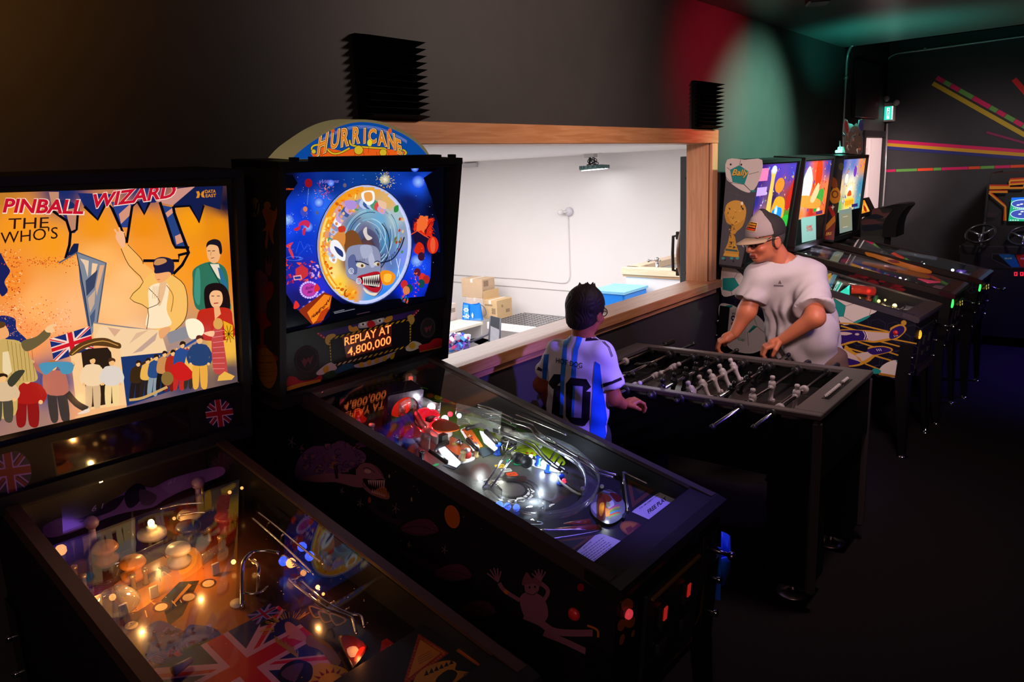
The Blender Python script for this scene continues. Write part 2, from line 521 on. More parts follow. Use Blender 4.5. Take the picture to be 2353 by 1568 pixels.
# ------------------------------------------------------------------ the room
WY = 2.30          # room face of the window wall
WB = 2.46          # its storage face
CZ = 2.95          # low ceiling
LX = 8.18          # where the low ceiling ends
FX = 9.90          # far wall
OX0,OX1 = 1.95,5.08   # opening
SZ,HZ = 1.09,2.055    # sill top, header underside

M_wall = mat('wall_paint',(.036,.031,.030),.62,spec=.35,noise=.18,nscale=9,bump=.06)
M_wallfar = mat('wall_paint_far',(.040,.038,.042),.6,spec=.35,noise=.15,nscale=9,bump=.05)
M_ceil = mat('ceiling_paint',(.075,.085,.085),.32,spec=.5,noise=.1,nscale=5)
def wood(name,a,b,rough=.38,axis=0,scale=1.0):
    if name in _mats: return _mats[name]
    m = bpy.data.materials.new(name); m.use_nodes = True; nt = m.node_tree; bs = nt.nodes['Principled BSDF']
    tc = nt.nodes.new('ShaderNodeTexCoord'); mp = nt.nodes.new('ShaderNodeMapping')
    sc = [26*scale]*3; sc[axis] = 1.6*scale; mp.inputs['Scale'].default_value = sc
    nz = nt.nodes.new('ShaderNodeTexNoise'); nz.inputs['Scale'].default_value = 2.2; nz.inputs['Detail'].default_value = 6; nz.inputs['Distortion'].default_value = .9
    cr = nt.nodes.new('ShaderNodeValToRGB')
    cr.color_ramp.elements[0].position = .38; cr.color_ramp.elements[0].color = (*hexc(a),1)
    cr.color_ramp.elements[1].position = .66; cr.color_ramp.elements[1].color = (*hexc(b),1)
    nt.links.new(tc.outputs['Object'],mp.inputs[0]); nt.links.new(mp.outputs[0],nz.inputs['Vector'])
    nt.links.new(nz.outputs['Fac'],cr.inputs[0]); nt.links.new(cr.outputs[0],bs.inputs['Base Color'])
    bs.inputs['Roughness'].default_value = rough; bs.inputs['Coat Weight'].default_value = .15
    _mats[name] = m; return m
M_fir = wood('fir_trim',(.47,.19,.075),(.60,.28,.125))
M_firz = wood('fir_jamb_lit',(.60,.29,.14),(.70,.38,.20),axis=2)  # same wood as the trim, painted lighter for the light on the jamb
M_carpet = mat('carpet',(.017,.012,.015),.95,spec=.1,noise=.5,nscale=420,bump=.5)

b = MB(); b.box((5.0,-1.2,-.05),(14,7.2,.1)); b.build('floor',M_carpet,kind='structure')
b = MB(); b.box(((LX-4)/2,-1.1,CZ+.05),(LX+4,7.0,.1)); b.build('ceiling',M_ceil,kind='structure')
b = MB(); b.box((LX+1.0,-1.1,3.45),(2.2,7.0,.1)); b.box((LX-.03,-1.1,3.2),(.06,7.0,.5)); b.build('ceiling_upper',M_wallfar,kind='structure')
# window wall: four slabs round the opening, one mesh
b = MB()
ym,th = (WY+WB)/2,WB-WY
def slab(x0,x1,z0,z1): b.box(((x0+x1)/2,ym,(z0+z1)/2),(x1-x0,th,z1-z0))
DX0,DX1,DZ = 9.02,9.84,2.115
slab(-4,OX0,0,3.4); slab(OX1,DX0,0,3.4); slab(OX0,OX1,0,SZ-.05); slab(OX0,OX1,HZ+.02,3.4)
slab(DX0,DX1,DZ,3.4); slab(DX1,FX+.1,0,3.4)
b.build('wall_window',M_wall,kind='structure')
b = MB(); b.box((FX+.05,-1.2,1.7),(.1,7.2,3.5)); far_wall = b.build('wall_far',M_wallfar,kind='structure')
b = MB(); b.box((-4.05,-1.2,1.7),(.1,7.2,3.5)); b.build('wall_near',M_wall,kind='structure')
b = MB(); b.box((3,-4.75,1.7),(14.2,.1,3.5)); b.build('wall_behind',M_wall,kind='structure')

# window trim
b = MB()
b.box(((OX0+OX1+.1)/2-.05,WY-.01,HZ+.045),(OX1-OX0+.2,.03,.09),bev=.003)
b.box(((OX0+OX1)/2,(WY+WB)/2,HZ+.009),(OX1-OX0,WB-WY+.02,.02))
hd = b.build('trim_header',M_fir,kind='structure')
b = MB()
b.box((OX1+.055,WY-.008,(SZ+HZ)/2),(.09,.026,HZ-SZ),bev=.003)
b.box((OX1+.003,(WY+WB)/2+.004,(SZ+HZ)/2),(.016,WB-WY+.006,HZ-SZ))
b.build('trim_jamb',M_firz,kind='structure')
b = MB(); b.box((OX0-.055,WY-.008,(SZ+HZ)/2),(.09,.026,HZ-SZ),bev=.003); b.box((OX0-.003,(WY+WB)/2+.012,(SZ+HZ)/2),(.016,WB-WY-.03,HZ-SZ)); b.build('trim_jamb_left',M_firz,kind='structure')
b = MB(); b.box(((OX0+OX1)/2,(2.245+WB)/2,SZ-.028),(OX1-OX0+.26,WB-2.245,.056),bev=.004); b.build('trim_sill',M_fir,kind='structure')
b = MB(); b.box(((OX0+OX1)/2,WY-.012,SZ-.078),(OX1-OX0+.2,.024,.034),bev=.003); b.build('trim_sill_apron',M_fir,kind='structure')
b = MB(); b.box((2.6,WY-.012,.05),(12.4,.022,.1)); b.build('baseboard_window',mat('baseboard_black',(.012,.012,.013),.4),kind='structure')

# white door beside the corner, dark glossy panel above
M_white = mat('white_paint',(.78,.68,.67),.5,noise=.04,nscale=6)
d = thing('door_1',None,None,((DX0+DX1)/2,WY,0)); d['kind'] = 'structure'
b = MB(); b.box(((DX0+DX1)/2,WY+.025,DZ/2),(DX1-DX0-.02,.04,DZ-.01)); b.build('door_leaf',M_white,d)
b = MB()
b.box((DX0+.14,WY+.004,1.2),(.03,.02,1.6)); b.box((DX0+.29,WY+.004,DZ/2),(.008,.03,DZ-.04)); b.build('door_moulding',mat('white_gloss',(.7,.62,.6),.35),d)
b = MB()
for x0,x1,z0,z1 in ((DX0-.07,DX0,0,DZ+.07),(DX1,DX1+.055,0,DZ+.07),(DX0,DX1,DZ,DZ+.07)):
    b.box(((x0+x1)/2,WY-.012,(z0+z1)/2),(x1-x0,.03,z1-z0))
b.build('door_frame',mat('frame_black',(.012,.010,.011),.4),d)
b = MB(); b.box((8.96,WY-.02,2.59),(.94,.035,.56),bev=.004); b.build('trim_transom',mat('gloss_black',(.03,.008,.008),.14,spec=.7,coat=.4,noise=.1,nscale=3),kind='structure')

# taped stripes on the far wall: prints of one structure
A = Art(lambda p,q,l: (FX-.0015-l,p,q),1e-4)
def far(px): v = on_x(px,FX); return (v.y,v.z)
def band(p0,p1,w,cols,off=0.0):
    a = Vector(far(p0)); c = Vector(far(p1)); d = (c-a).normalized(); n = Vector((-d.y,d.x))
    if n.y < 0: n = -n
    x = 0; L = (c-a).length; k = 0
    if isinstance(cols,str): cols = [(cols,L)]
    while x < L-1e-4:
        col,ln = cols[k % len(cols)]; k += 1
        e = min(L,x+ln)
        P = [a+d*x+n*(off-w/2),a+d*e+n*(off-w/2),a+d*e+n*(off+w/2),a+d*x+n*(off+w/2)]
        if col: A.poly([tuple(p) for p in P],col)
        x = e+.004
PK,GR,OR,YE,BL,MG = '#e0125e','#6aa84a','#f0491f','#d8a21a','#2a2d78','#8a1150'
band((2149,183),(2420,334),.045,[(PK,.09),(GR,.08),(PK,.1),(GR,.16),(PK,.2),(GR,.08),(PK,.09),(GR,.1)],.024)
band((2147,187),(2418,339),.045,'#c9a81c',-.024)
band((2036,332),(2420,361),.036,'#d5105a',.036)
band((2035,332),(2420,361),.036,'#cf9a1b',0)
band((2035,332),(2420,361),.036,'#252a72',-.036)
band((2033,393),(2430,379),.030,[('#c2145a',.12),('#5f9d45',.22),('#e8491f',.16),('#63a548',.08),('#d91463',.26),('#e8491f',.11),('#68a549',.13),('#d91463',.14),('#ee4a1c',.23),('#d91463',.07),('#5f9d45',.24),('#e8401f',.07)])
band((2267,304),(2420,347),.022,'#8c124f')
band((2330,182),(2420,285),.05,'#f01410')
band((2195,240),(2197,241),.01,'#2a2d78')
st = A.build('painted_stripes',artmat('wall_stripe_print',rough=.55),far_wall)
st['label'] = 'bright pink, green, orange and yellow painted stripes'

# conduits
M_pipe = mat('conduit_metal',(.42,.40,.40),.38,metal=.6,noise=.1,nscale=30)
b = MB()
b.tube(smooth_path([(8.05,2.2,CZ+.0),(8.12,2.24,CZ-.012),(LX,2.278,CZ-.09),(LX,2.282,2.6),(LX,2.282,1.2)],5),.0125,8)
b.tube([(LX,2.282,2.66),(LX,2.282,2.69)],.02,8)
c1 = b.build('conduit',M_pipe); tag(c1,'thin grey conduit dropping from the ceiling corner beside the window wall','pipe')
def fw(px,off=.02): v = on_x(px,FX-off); return tuple(v)
b = MB()
b.tube([fw((2353+60,75)),fw((2353,83.5)),fw((2210,103)),fw((2075,121))]+smooth_path([fw((2062,123)),fw((2045,131)),fw((2036,146)),fw((2032,165))],4)+[fw((2028.5,235))],.0125,8)
for q in ((2126,113),(2026.5,187)):
    v = Vector(fw(q)); b.box(v,(.03,.035,.035),bev=.004)
c2 = b.build('conduit',M_pipe); tag(c2,'grey conduit running along the striped far wall and bending down to the exit sign','pipe')
b = MB(); b.tube([fw((2038,284)),fw((2034,390)),fw((2028,475)),fw((2020,640))],.0125,8)
c3 = b.build('conduit',M_pipe); tag(c3,'grey conduit running down the far wall below the exit sign','pipe')

# exit sign with two emergency heads
sp = on_x((2040,262),FX-.03)
ex = thing('exit_sign','lit green running man exit sign with two emergency lamp heads on far wall','exit sign',(FX-.03,sp.y,sp.z))
TL,TR_,BL_ = on_x((2022,238),FX-.09),on_x((2053,242),FX-.09),on_x((2021,281),FX-.09)
M_sg = mat('sign_grey',(.34,.27,.27),.5)
y0,y1 = TL.y,on_x((2054,260),FX-.09).y; z0,z1 = BL_.z,TL.z
b = MB(); b.box((FX-.045,(y0+y1)/2,(z0+z1)/2),(.085,abs(y1-y0),z1-z0),bev=.006); b.build('housing',M_sg,ex)
P = lambda a,c,l=0: (FX-.0885-l,a,c)
A = Art(P,2e-4)
ga,gb = y0-(y0-y1)*.34,y1+.012
h = z1-z0
A.poly([(ga,z0+.02),(gb,z0+.02),(gb,z1-.04),(ga,z1-.04)],'#1fb79b')
A.poly([(gb+.012,z0+.02),(gb,z0+.02),(gb,z1-.04),(gb+.012,z1-.04)],'#d8fff6')
mw = (ga-gb); cx = (ga+gb)/2
A.poly([(cx+mw*.22,z0+.03),(cx-mw*.12,z0+.03),(cx-mw*.12,z1-.055),(cx+mw*.22,z1-.055)],'#d9fff4')
# running figure and doorway
A.ell(cx+mw*.02,z0+h*.66,mw*.07,mw*.09,'#128a76'); A.line([(cx+mw*.05,z0+h*.58),(cx+mw*.06,z0+h*.42)],mw*.11,'#128a76')
A.line([(cx+mw*.06,z0+h*.42),(cx-mw*.04,z0+h*.36),(cx-mw*.02,z0+h*.26)],mw*.07,'#128a76'); A.line([(cx+mw*.06,z0+h*.42),(cx+mw*.12,z0+h*.33),(cx+mw*.19,z0+h*.31)],mw*.07,'#128a76')
A.line([(cx+mw*.05,z0+h*.56),(cx-mw*.05,z0+h*.5)],mw*.05,'#128a76'); A.line([(cx+mw*.05,z0+h*.56),(cx+mw*.15,z0+h*.52)],mw*.05,'#128a76')
A.build('lit_face',artmat('exit_face',es=1.6),ex,label='glowing green face with white running man')
b = MB(); b.ball((FX-.09,y0-.03,(z0+z1)/2+.06),.009,8); b.build('indicator_light',mat('red_led',(.3,.01,.01),.3,emit=(1,.05,.06),es=3),ex)
for q,pq in (((2037,227),(2031,240)),((2060,236),(2046,239))):
    c = on_x(q,FX-.1); s0 = on_x(pq,FX-.06)
    b = MB(); b.ball(c,.03,12); b.lathe([(.031,-.008),(.034,.0),(.03,.02),(0,.03)],c,(-1,-.3,-.2),14); b.cyl(c,s0,.009,8)
    b.build('lamp_head',mat('lamp_plastic',(.36,.27,.28),.35),ex)

# fixture at the top of the frame
p = on_z((1880,7),CZ-.17)
t = thing('ceiling_speaker','black box fixture hanging at the top edge, from the teal lit ceiling','ceiling fixture',(p.x,p.y,CZ))
b = MB(); b.box((p.x,p.y,CZ-.10),(.14,.12,.15),rot=(0,0,.5),bev=.008); b.build('housing',mat('fixture_black',(.012,.012,.013),.4),t)
b = MB(); b.cyl((p.x,p.y,CZ),(p.x,p.y,CZ-.03),.03,12); b.box((p.x+.07,p.y-.03,CZ-.06),(.008,.05,.1),rot=(0,0,.5)); b.build('bracket',mat('fixture_bracket',(.25,.2,.2),.35,metal=.7),t)
b = MB(); b.cyl((p.x+.08,p.y-.02,CZ-.165),(p.x+.08,p.y-.02,CZ-.15),.012,8); b.build('screw',mat('screw_red',(.5,.1,.1),.4),t)

# acoustic foam: horizontal wedges
def foam(px_l,px_r,z0,z1,label):
    x0,x1 = px_l,px_r
    t = thing('acoustic_foam_panel',label,'foam panel',((x0+x1)/2,WY,z0))
    b = MB(); b.box(((x0+x1)/2,WY-.012,(z0+z1)/2),(x1-x0,.022,z1-z0)); b.build('foam_base',M_foam,t)
    n = 12; pr = [(WY-.022,z0)]
    for k in range(n):
        zz0 = z0+(z1-z0)*k/n; zz1 = z0+(z1-z0)*(k+1)/n
        pr += [(WY-.022,zz0+.001),(WY-.085,(zz0+zz1)/2),(WY-.022,zz1-.001)]
    pr.append((WY-.022,z1))
    b = MB(); b.prism(pr,lambda y,z,d: (d,y,z),x0,x1); b.build('foam_wedges',M_foam,t)
M_foam = mat('foam_black',(.006,.006,.0065),.95,spec=.1,noise=.2,nscale=200)
foam(1.965,2.27,2.146,2.452,'black wedge foam panel on the wall above the arched topper sign')
foam(4.80,5.14,2.150,2.452,'black wedge foam panel above the right end of the window header')

# ------------------------------------------------------------------ storage room seen through the opening
SF = -1.50      # its floor is lower
SC_Z = 2.12
M_sw = mat('storage_white',(.80,.77,.765),.85,spec=.2,noise=.02,nscale=2)
b = MB(); b.box((6,7.5,SF-.05),(12,10.1,.1)); b.build('floor_storage',mat('storage_floor',(.5,.48,.47),.7,noise=.1),kind='structure')
b = MB(); b.box((FX+.05,7.5,.3),(.1,10.1,4)); b.build('wall_storage',M_sw,kind='structure')
b = MB(); b.box((4.9,12.5,.3),(10,.1,4)); b.build('wall_storage_end',M_sw,kind='structure')
b = MB(); b.box((-.05,7.5,.3),(.1,10.1,4)); b.build('wall_storage_near',M_sw,kind='structure')
b = MB(); b.box((5,7.5,SC_Z+.05),(10.2,10.1,.1)); b.build('ceiling_storage',M_sw,kind='structure')
b = MB(); b.box((5,WB+.01,-.75),(10,.02,1.5)); b.build('wall_storage_below',M_sw,kind='structure')
lamp('storage_high_bay','AREA',(6.0,7.1,2.08),(1,.955,.945),310,(6.0,7.1,0),4.2,sizey=4.2)
lamp('storage_sill_wash','AREA',(7.2,3.4,2.05),(1,.95,.93),60,(7.4,3.6,0),1.2)  # unseen light added to brighten the sill

def wall_pt(px,off=.02): return on_x(px,FX-off)
# conduits on the white wall (very pale)
M_wp = mat('white_pipe',(.70,.68,.68),.5)
b = MB(); b.tube([wall_pt((1000,629)),wall_pt((1200,641))]+smooth_path([wall_pt((1285,650)),wall_pt((1302,649)),wall_pt((1309,636)),wall_pt((1309,622))],4)+[wall_pt((1305,496))],.006,6)
tag(b.build('conduit',M_wp),'white painted conduit on the bright storage wall rising to the round emergency light','pipe')
b = MB(); b.tube([wall_pt((1000,644)),wall_pt((1330,670))],.006,6)
tag(b.build('conduit',M_wp),'lower white conduit running level along the bright storage wall','pipe')
b = MB(); b.tube([wall_pt((1040,372),.1),wall_pt((1335,354),.1)],.006,6)
tag(b.build('conduit',M_wp),'white conduit under the storage ceiling leading to the hanging light','pipe')
# emergency light
c = wall_pt((1305,487),.05)
t = thing('emergency_light','small white two headed emergency light on the bright storage wall','emergency light',(FX,c.y,c.z))
b = MB(); b.lathe([(.07,0),(.07,.03),(.05,.055),(0,.06)],(FX,c.y,c.z),(-1,0,0),20); b.build('round_head',mat('elight',(.62,.60,.66),.4),t)
c2 = wall_pt((1288,488),.09)
b = MB(); b.ball(c2,(.05,.055,.045),14); b.cyl(c2,c,.015,8); b.build('side_head',mat('elight_white',(.78,.75,.76),.4),t)
# hanging high-bay lamp
hp = on_x((1362,360),9.45)
t = thing('high_bay_lamp','round black rimmed work lamp hanging lit below the storage ceiling','ceiling lamp',(hp.x,hp.y,SC_Z))
q = lambda X,Y: on_x((1200+X/5.115,320+Y/5.115),9.45)
b = MB(); b.box(q(805,190)+Vector((0,0,.01)),(.12,.16,.08),bev=.006); b.build('ceiling_box',mat('lampbox',(.72,.69,.68),.5),t)
lc = q(848,333); ax = (0,.05,1)
b = MB(); b.lathe([(.0,.03),(.10,.035),(.195,.022),(.215,.0),(.215,-.022),(.20,-.026)],lc,ax,28)
for k in range(20):
    a = k*math.pi/10; b.box(lc+Vector((math.cos(a)*.21,math.sin(a)*.21,.005)),(.015,.03,.05),rot=(0,0,a))
b.build('finned_body',mat('lamp_dark',(.06,.13,.13),.4),t)
b = MB(); b.lathe([(.0,-.028),(.19,-.026),(.19,-.032),(0,-.034)],lc,ax,28); b.build('diffuser',mat('led_white',(1,1,1),.4,emit=(1,1,1),es=4),t)
b = MB(); M_cable = mat('black_cable',(.02,.02,.022),.5)
for X,Y,r in ((812,232,26),(800,258,34),(838,250,30),(822,275,40),(860,285,26)):
    cc = q(X,Y); R = r*.0011*1.35
    b.tube([cc+Vector((.02*math.sin(k),math.cos(k*math.pi/8)*R,math.sin(k*math.pi/8)*R*.8)) for k in range(16)],.006,6,closed=True)
b.tube([q(795,215),q(790,300)],.016,8); b.tube([q(845,215),q(852,300)],.007,6); b.tube([q(760,305),q(820,290),q(885,300)],.008,6)
b.build('coiled_cable',M_cable,t)
b = MB(); b.box(wall_pt((1080,380),.03),(.05,.3,.07)); b.build('wall_vent',mat('vent_grey',(.6,.58,.6),.6)); tag(bpy.data.objects['wall_vent'],'small pale grey slot vent high on the storage wall','vent')

# shelf corner: gondola shelf (front runs along x) and wire rack along the white wall
Q = zz(1020,620,1/7.84)
def sx(X,Y,x): return on_x(Q(X,Y),x)
shz = -.40
def top(X,Y,z=shz): return on_z(Q(X,Y),z)
a = top(-60,1140); c = top(720,945)    # front edge of the cream shelf top
yf = (a.y+c.y)/2
t = thing('gondola_shelf','cream topped grey pegboard shelf unit in storage carrying boxes and blue bag','shelf unit',(c.x-1.0,yf+.2,SF))
b = MB(); b.box((c.x-1.0,yf+.24,shz-.02),(2.0,.5,.045),bev=.004); b.build('shelf_top',mat('cream_laminate',(.82,.76,.64),.5),t)
b = MB(); b.box((c.x-1.0,yf+.47,(shz+SF)/2),(2.0,.02,shz-SF-.05)); b.build('pegboard_back',mat('pegboard',(.40,.38,.38),.7,noise=.5,nscale=160),t)
b = MB(); b.box((c.x-.35,yf+.44,(shz+SF)/2),(.03,.03,shz-SF-.05)); b.box((c.x-.02,yf+.24,(shz+SF)/2),(.02,.46,shz-SF-.05)); b.build('slotted_upright',mat('upright',(.6,.57,.57),.5),t)
b = MB(); b.box((c.x-1.0,yf+.24,SF+.25),(1.95,.46,.03)); b.box((c.x-1.0,yf+.24,SF+.06),(1.95,.46,.1)); b.build('base_shelf',mat('upright',(.6,.57,.57),.5),t)

M_card = mat('cardboard',(.62,.45,.30),.8,spec=.15,noise=.06,nscale=14)
M_card2 = mat('cardboard_tan',(.66,.46,.25),.8,spec=.15,noise=.06,nscale=14)
M_cardw = mat('cardboard_pale',(.72,.60,.52),.8,spec=.15,noise=.05,nscale=14)
M_ink = mat('print_ink',(.20,.13,.09),.8)
M_tape = mat('box_tape',(.80,.76,.70),.4)
def box_at(name,label,x0,x1,y0,y1,z0,z1,m,group=None,inks=(),flap=0,rot=0):
    cx,cy = (x0+x1)/2,(y0+y1)/2
    t = thing(name,label,'box',(cx,cy,z0),rot,group)
    R = Matrix.Translation((cx,cy,0)) @ Matrix.Rotation(rot,4,'Z') @ Matrix.Translation((-cx,-cy,0))
    b = MB(R); b.box((cx,cy,(z0+z1)/2),(x1-x0,y1-y0,z1-z0),bev=.004); b.build('carton',m,t)
    b = MB(R); b.box((cx,cy,z1+.001),(x1-x0,.05,.002)); b.box((x0-.001,cy,z1-.03),(.002,.05,.06)); b.build('tape',M_tape,t)
    if flap:
        b = MB(R); b.box((cx,y1-.008,z1+flap/2),((x1-x0)*.98,.008,flap)); b.build('open_flap',m,t)
    if inks:
        b = MB(R)
        for face,u,v,w,h in inks:      # marks: small printed bars
            n = max(1,int(h/.014))
            for k in range(n):
                zz_ = z0+(z1-z0)*v+k*.014
                if face == 'x': b.box((x0-.001,y0+(y1-y0)*u,zz_),(.002,w,.007))
                else: b.box((x0+(x1-x0)*u,y0-.001,zz_),(w,.002,.007))
        b.build('printed_marks',M_ink,t)
    return t
def corner(X,Y,z): return on_z(Q(X,Y),z)
def px_box(label,X0,Xc,X1,Yb,Yt,z,m,inks=(),flap=0,back=0.0):
    """near corner edge at Xc between Yt and Yb; faces run to X0 on the left and X1 on the right"""
    k = corner(Xc,Yb,z); y1 = on_x(Q(X0,Yb),k.x).y; x1 = on_y(Q(X1,Yb),k.y).x; z1 = on_x(Q(Xc,Yt),k.x).z
    box_at('cardboard_box',label,k.x,min(x1,FX-.05),k.y,y1,z,z1,m,'storage boxes',inks,flap)
    return k,x1,y1,z1
kA = px_box('tan cardboard box with raised flap on wire rack, rightmost in storage',725,965,1240,905,568,shz,M_card2,[('x',.25,.3,.08,.1),('y',.7,.3,.1,.06),('y',.35,.62,.04,.05),('x',.6,.72,.16,.03)],.14)
kB = px_box('pale box under the topmost carton behind the blue bag',420,722,760,865,528,shz,M_cardw)
px_box('large cardboard box stacked topmost in storage above blue bag',330,700,930,520,182,kB[3]+.002,M_card,[('y',.3,.62,.12,.1),('y',.12,.1,.02,.12)])
k = corner(290,895,shz)
box_at('cardboard_box','short cardboard box with white label left of blue bag',k.x-.36,k.x,k.y+.06,k.y+.3,shz,shz+.27,M_cardw,'storage boxes',[('y',.75,.5,.1,.08)])
box_at('cardboard_box','tall brown carton behind the boxes, half hidden by the dark backbox',k.x-.38,k.x+.04,k.y+.36,k.y+.52,shz,shz+.52,M_card,'storage boxes')
# blue shopping bag
k = corner(500,905,shz)
A_,B_ = corner(305,905,shz),corner(680,922,shz)
t = thing('shopping_bag','bright blue shopping bag with white flower print on storage shelf','bag',(k.x,k.y,shz))
dv = (B_-A_); dv.z = 0; nv = Vector((dv.y,-dv.x,0)).normalized(); ln = dv.length
if nv.dot(CAM-k) < 0: nv = -nv
dv.normalize()
b = MB(); n = 14; rows = []
for j in range(7):
    z = shz+.002+.265*j/6
    ring = []
    for i in range(n):
        a = 2*math.pi*i/n; sx_ = math.cos(a); sy_ = math.sin(a)
        u = math.copysign(abs(sx_)**.5,sx_)*ln*(.5-.012*j+.01*math.sin(3*j+i)); v = math.copysign(abs(sy_)**.6,sy_)*(.05-.005*j+.004*math.sin(2*i+j))
        ring.append(A_+dv*(ln/2)+dv*u+nv*(v-.05)+Vector((0,0,z-A_.z+(.02*math.sin(i*1.7) if j == 6 else 0))))
    rows += ring
b.add(rows,[[j*n+i,j*n+(i+1) % n,(j+1)*n+(i+1) % n,(j+1)*n+i] for j in range(6) for i in range(n)]+[list(range(n))],None,True)
b.build('bag_body',mat('bag_blue',(.004,.20,.78),.35,noise=.15,nscale=20),t)
A = Art(lambda p,q,l: tuple(A_+dv*(p*ln)+nv*(.010+l)+Vector((0,0,q*.8))),.0001)
A.poly([(.19,.02),(.42,.02),(.42,.32),(.2,.32)],'#4aa0e8')
for cx,cz,r in ((.3,.215,.05),(.34,.085,.045),(.16,.08,.02)):
    for i in range(6):
        a = i*math.pi/3; A.ell(cx+math.cos(a)*r*.6/ln,cz+math.sin(a)*r*.6,r*.42/ln,r*.2,'#f4f8ff',0)
for i in range(14): A.ell(.2+.2*random.random(),.03+.26*random.random(),.012,.006,'#e8f2ff')
A.poly([(.57,.06),(.62,.05),(.64,.12),(.6,.17),(.55,.11)],'#f4f8ff')
A.build('flower_print',artmat('bag_print',rough=.5),t)
b = MB(); s0 = A_+dv*(ln*.98)+nv*(-.02)
b.tube(smooth_path([s0+Vector((0,0,.26)),s0+dv*.07+Vector((0,0,.2)),s0+dv*.08+Vector((0,0,.1)),s0+dv*.02+Vector((0,0,.08))],5),.008,6); b.build('strap',mat('strap_grey',(.15,.14,.16),.7),t)

# wire rack with white shelf edge along the white wall
k0,k1 = top(1000,915),top(1900,905)
e0,e1 = top(725,960),top(1600,1005)
t = thing('wire_rack','white edged wire shelving rack along the bright storage wall','rack',(e0.x+.2,e0.y-1.5,SF))
y_hi,y_lo = e0.y+.02,e0.y-3.2; x_f = (e0.x+e1.x)/2-.0
b = MB(); b.box((x_f+.02,(y_hi+y_lo)/2,shz-.06),(.05,y_hi-y_lo,.11),bev=.004); b.build('shelf_edge',mat('rack_white',(.86,.84,.84),.5),t)
b = MB()
for i in range(14):
    xx = x_f+.06+(FX-.08-x_f)*i/13; b.tube([(xx,y_hi,shz-.015),(xx,y_lo,shz-.015)],.004,5)
for i in range(30):
    yy = y_hi-(y_hi-y_lo)*i/29; b.tube([(x_f+.03,yy,shz-.024),(FX-.04,yy,shz-.024)],.004,5)
b.build('wire_deck',mat('rack_wire',(.16,.16,.17),.4,metal=.4),t)
b = MB()
for i in range(14):
    xx = x_f+.06+(FX-.08-x_f)*i/13; b.tube([(xx,y_hi,shz-.42),(xx,y_lo,shz-.42)],.004,5)
b.build('lower_deck',mat('rack_wire',(.16,.16,.17),.4,metal=.4),t)
for yy in (y_hi-.03,y_lo+.05):
    for xx in (x_f+.05,FX-.06):
        b = MB(); b.cyl((xx,yy,SF),(xx,yy,shz),.014,8); b.build('post',mat('rack_post',(.6,.58,.6),.4),t)
# small goods on the lower deck
for i in range(7):
    v = top(1050+i*34,1075+(i % 3)*14,shz-.40)
    b = MB(); hh = .06+.04*(i % 3); b.lathe([(.035,0),(.035,hh),(.022,hh+.015),(.022,hh+.03)],(v.x+.12,v.y,shz-.412),(0,0,1),10)
    tag(b.build('jar',mat('jar_%d' % (i % 3),[(.5,.5,.52),(.72,.7,.7),(.2,.19,.2)][i % 3],.4)),'small jar on the lower deck of the storage wire rack','jar',group='jars on the wire rack')

# folding camp chair, only its top shows above the sill
cx_ = on_x(Q(930,1000),7.9)
t = thing('camp_chair','grey folding camp chair, back showing above the sill in storage','chair',(cx_.x,cx_.y,SF))
def cc(X,Y,d=0): v = on_x(Q(X,Y),7.9+d); return v
b = MB(); vs = [cc(845,835),cc(1020,880),cc(1022,1090),cc(838,1005)]; off = Vector((.02,.015,0))
b.add([p for p in vs]+[p+off for p in vs],[[0,1,2,3],[7,6,5,4],[0,4,5,1],[1,5,6,2],[2,6,7,3],[3,7,4,0]]); b.build('headrest_panel',mat('chair_dark',(.045,.05,.062),.8,noise=.3,nscale=25),t)
b = MB(); vs = [cc(836,1010),cc(1010,1095),cc(985,1330),cc(815,1330)]
b.add([p for p in vs]+[p+off for p in vs],[[0,1,2,3],[7,6,5,4],[0,4,5,1],[1,5,6,2],[2,6,7,3],[3,7,4,0]]); b.build('backrest',mat('chair_grey',(.36,.36,.40),.8,noise=.2,nscale=14),t)
b = MB(); b.cyl(cc(835,840),cc(810,1400),.012,8); b.cyl(cc(1022,880),cc(1000,1420),.012,8)
b.tube([cc(810,1150),cc(640,1235),cc(480,1300)],.02,8); g0 = cc(810,1400); g1 = cc(1000,1420)
for g in (g0,g1): b.cyl(g,(g.x,g.y,SF),.012,8)
b.build('chair_frame',mat('chair_frame',(.10,.10,.12),.5),t)
b = MB(); vs = [cc(470,1255),cc(640,1215),cc(800,1260),cc(640,1330)]
b.add(vs+[p-Vector((0,0,.02)) for p in vs],[[0,1,2,3],[7,6,5,4],[0,4,5,1],[1,5,6,2],[2,6,7,3],[3,7,4,0]]); b.build('armrest',mat('chair_pale',(.55,.55,.58),.8),t)
# heap of packets at the lower left
rr = random.Random(3)
b = MB()
M_hp = artmat('packet_print',rough=.35)
ct = on_x(Q(200,1300),7.6)
cols = ['#1f5fd8','#6b3fb0','#8a8fa8','#e8e8f0','#c53a78','#2a2f66','#3f86e8','#d8d0e0','#412a6a']
for i in range(150):
    X = rr.uniform(60,420); Y = rr.uniform(1185,1420) + max(0,X-300)*.3
    p = on_x(Q(X,Y),7.6+rr.uniform(-.2,.25))
    b.box(p,(rr.uniform(.04,.1),rr.uniform(.03,.1),rr.uniform(.03,.09)),rot=(rr.random()*3,rr.random()*3,rr.random()*3),bev=.006,col=rr.choice(cols))
hp_ = b.build('packet_heap',M_hp); tag(hp_,'heap of blue and purple wrapped packets at lower left of opening','packets',kind='stuff')
b = MB(); b.box((ct.x+.05,ct.y+.05,(SF+ct.z-.30)/2),(.7,.7,ct.z-.30-SF),bev=.01); tag(b.build('packing_crate',mat('crate_grey',(.4,.4,.45),.6)),'grey crate under the heap of blue packets','crate')

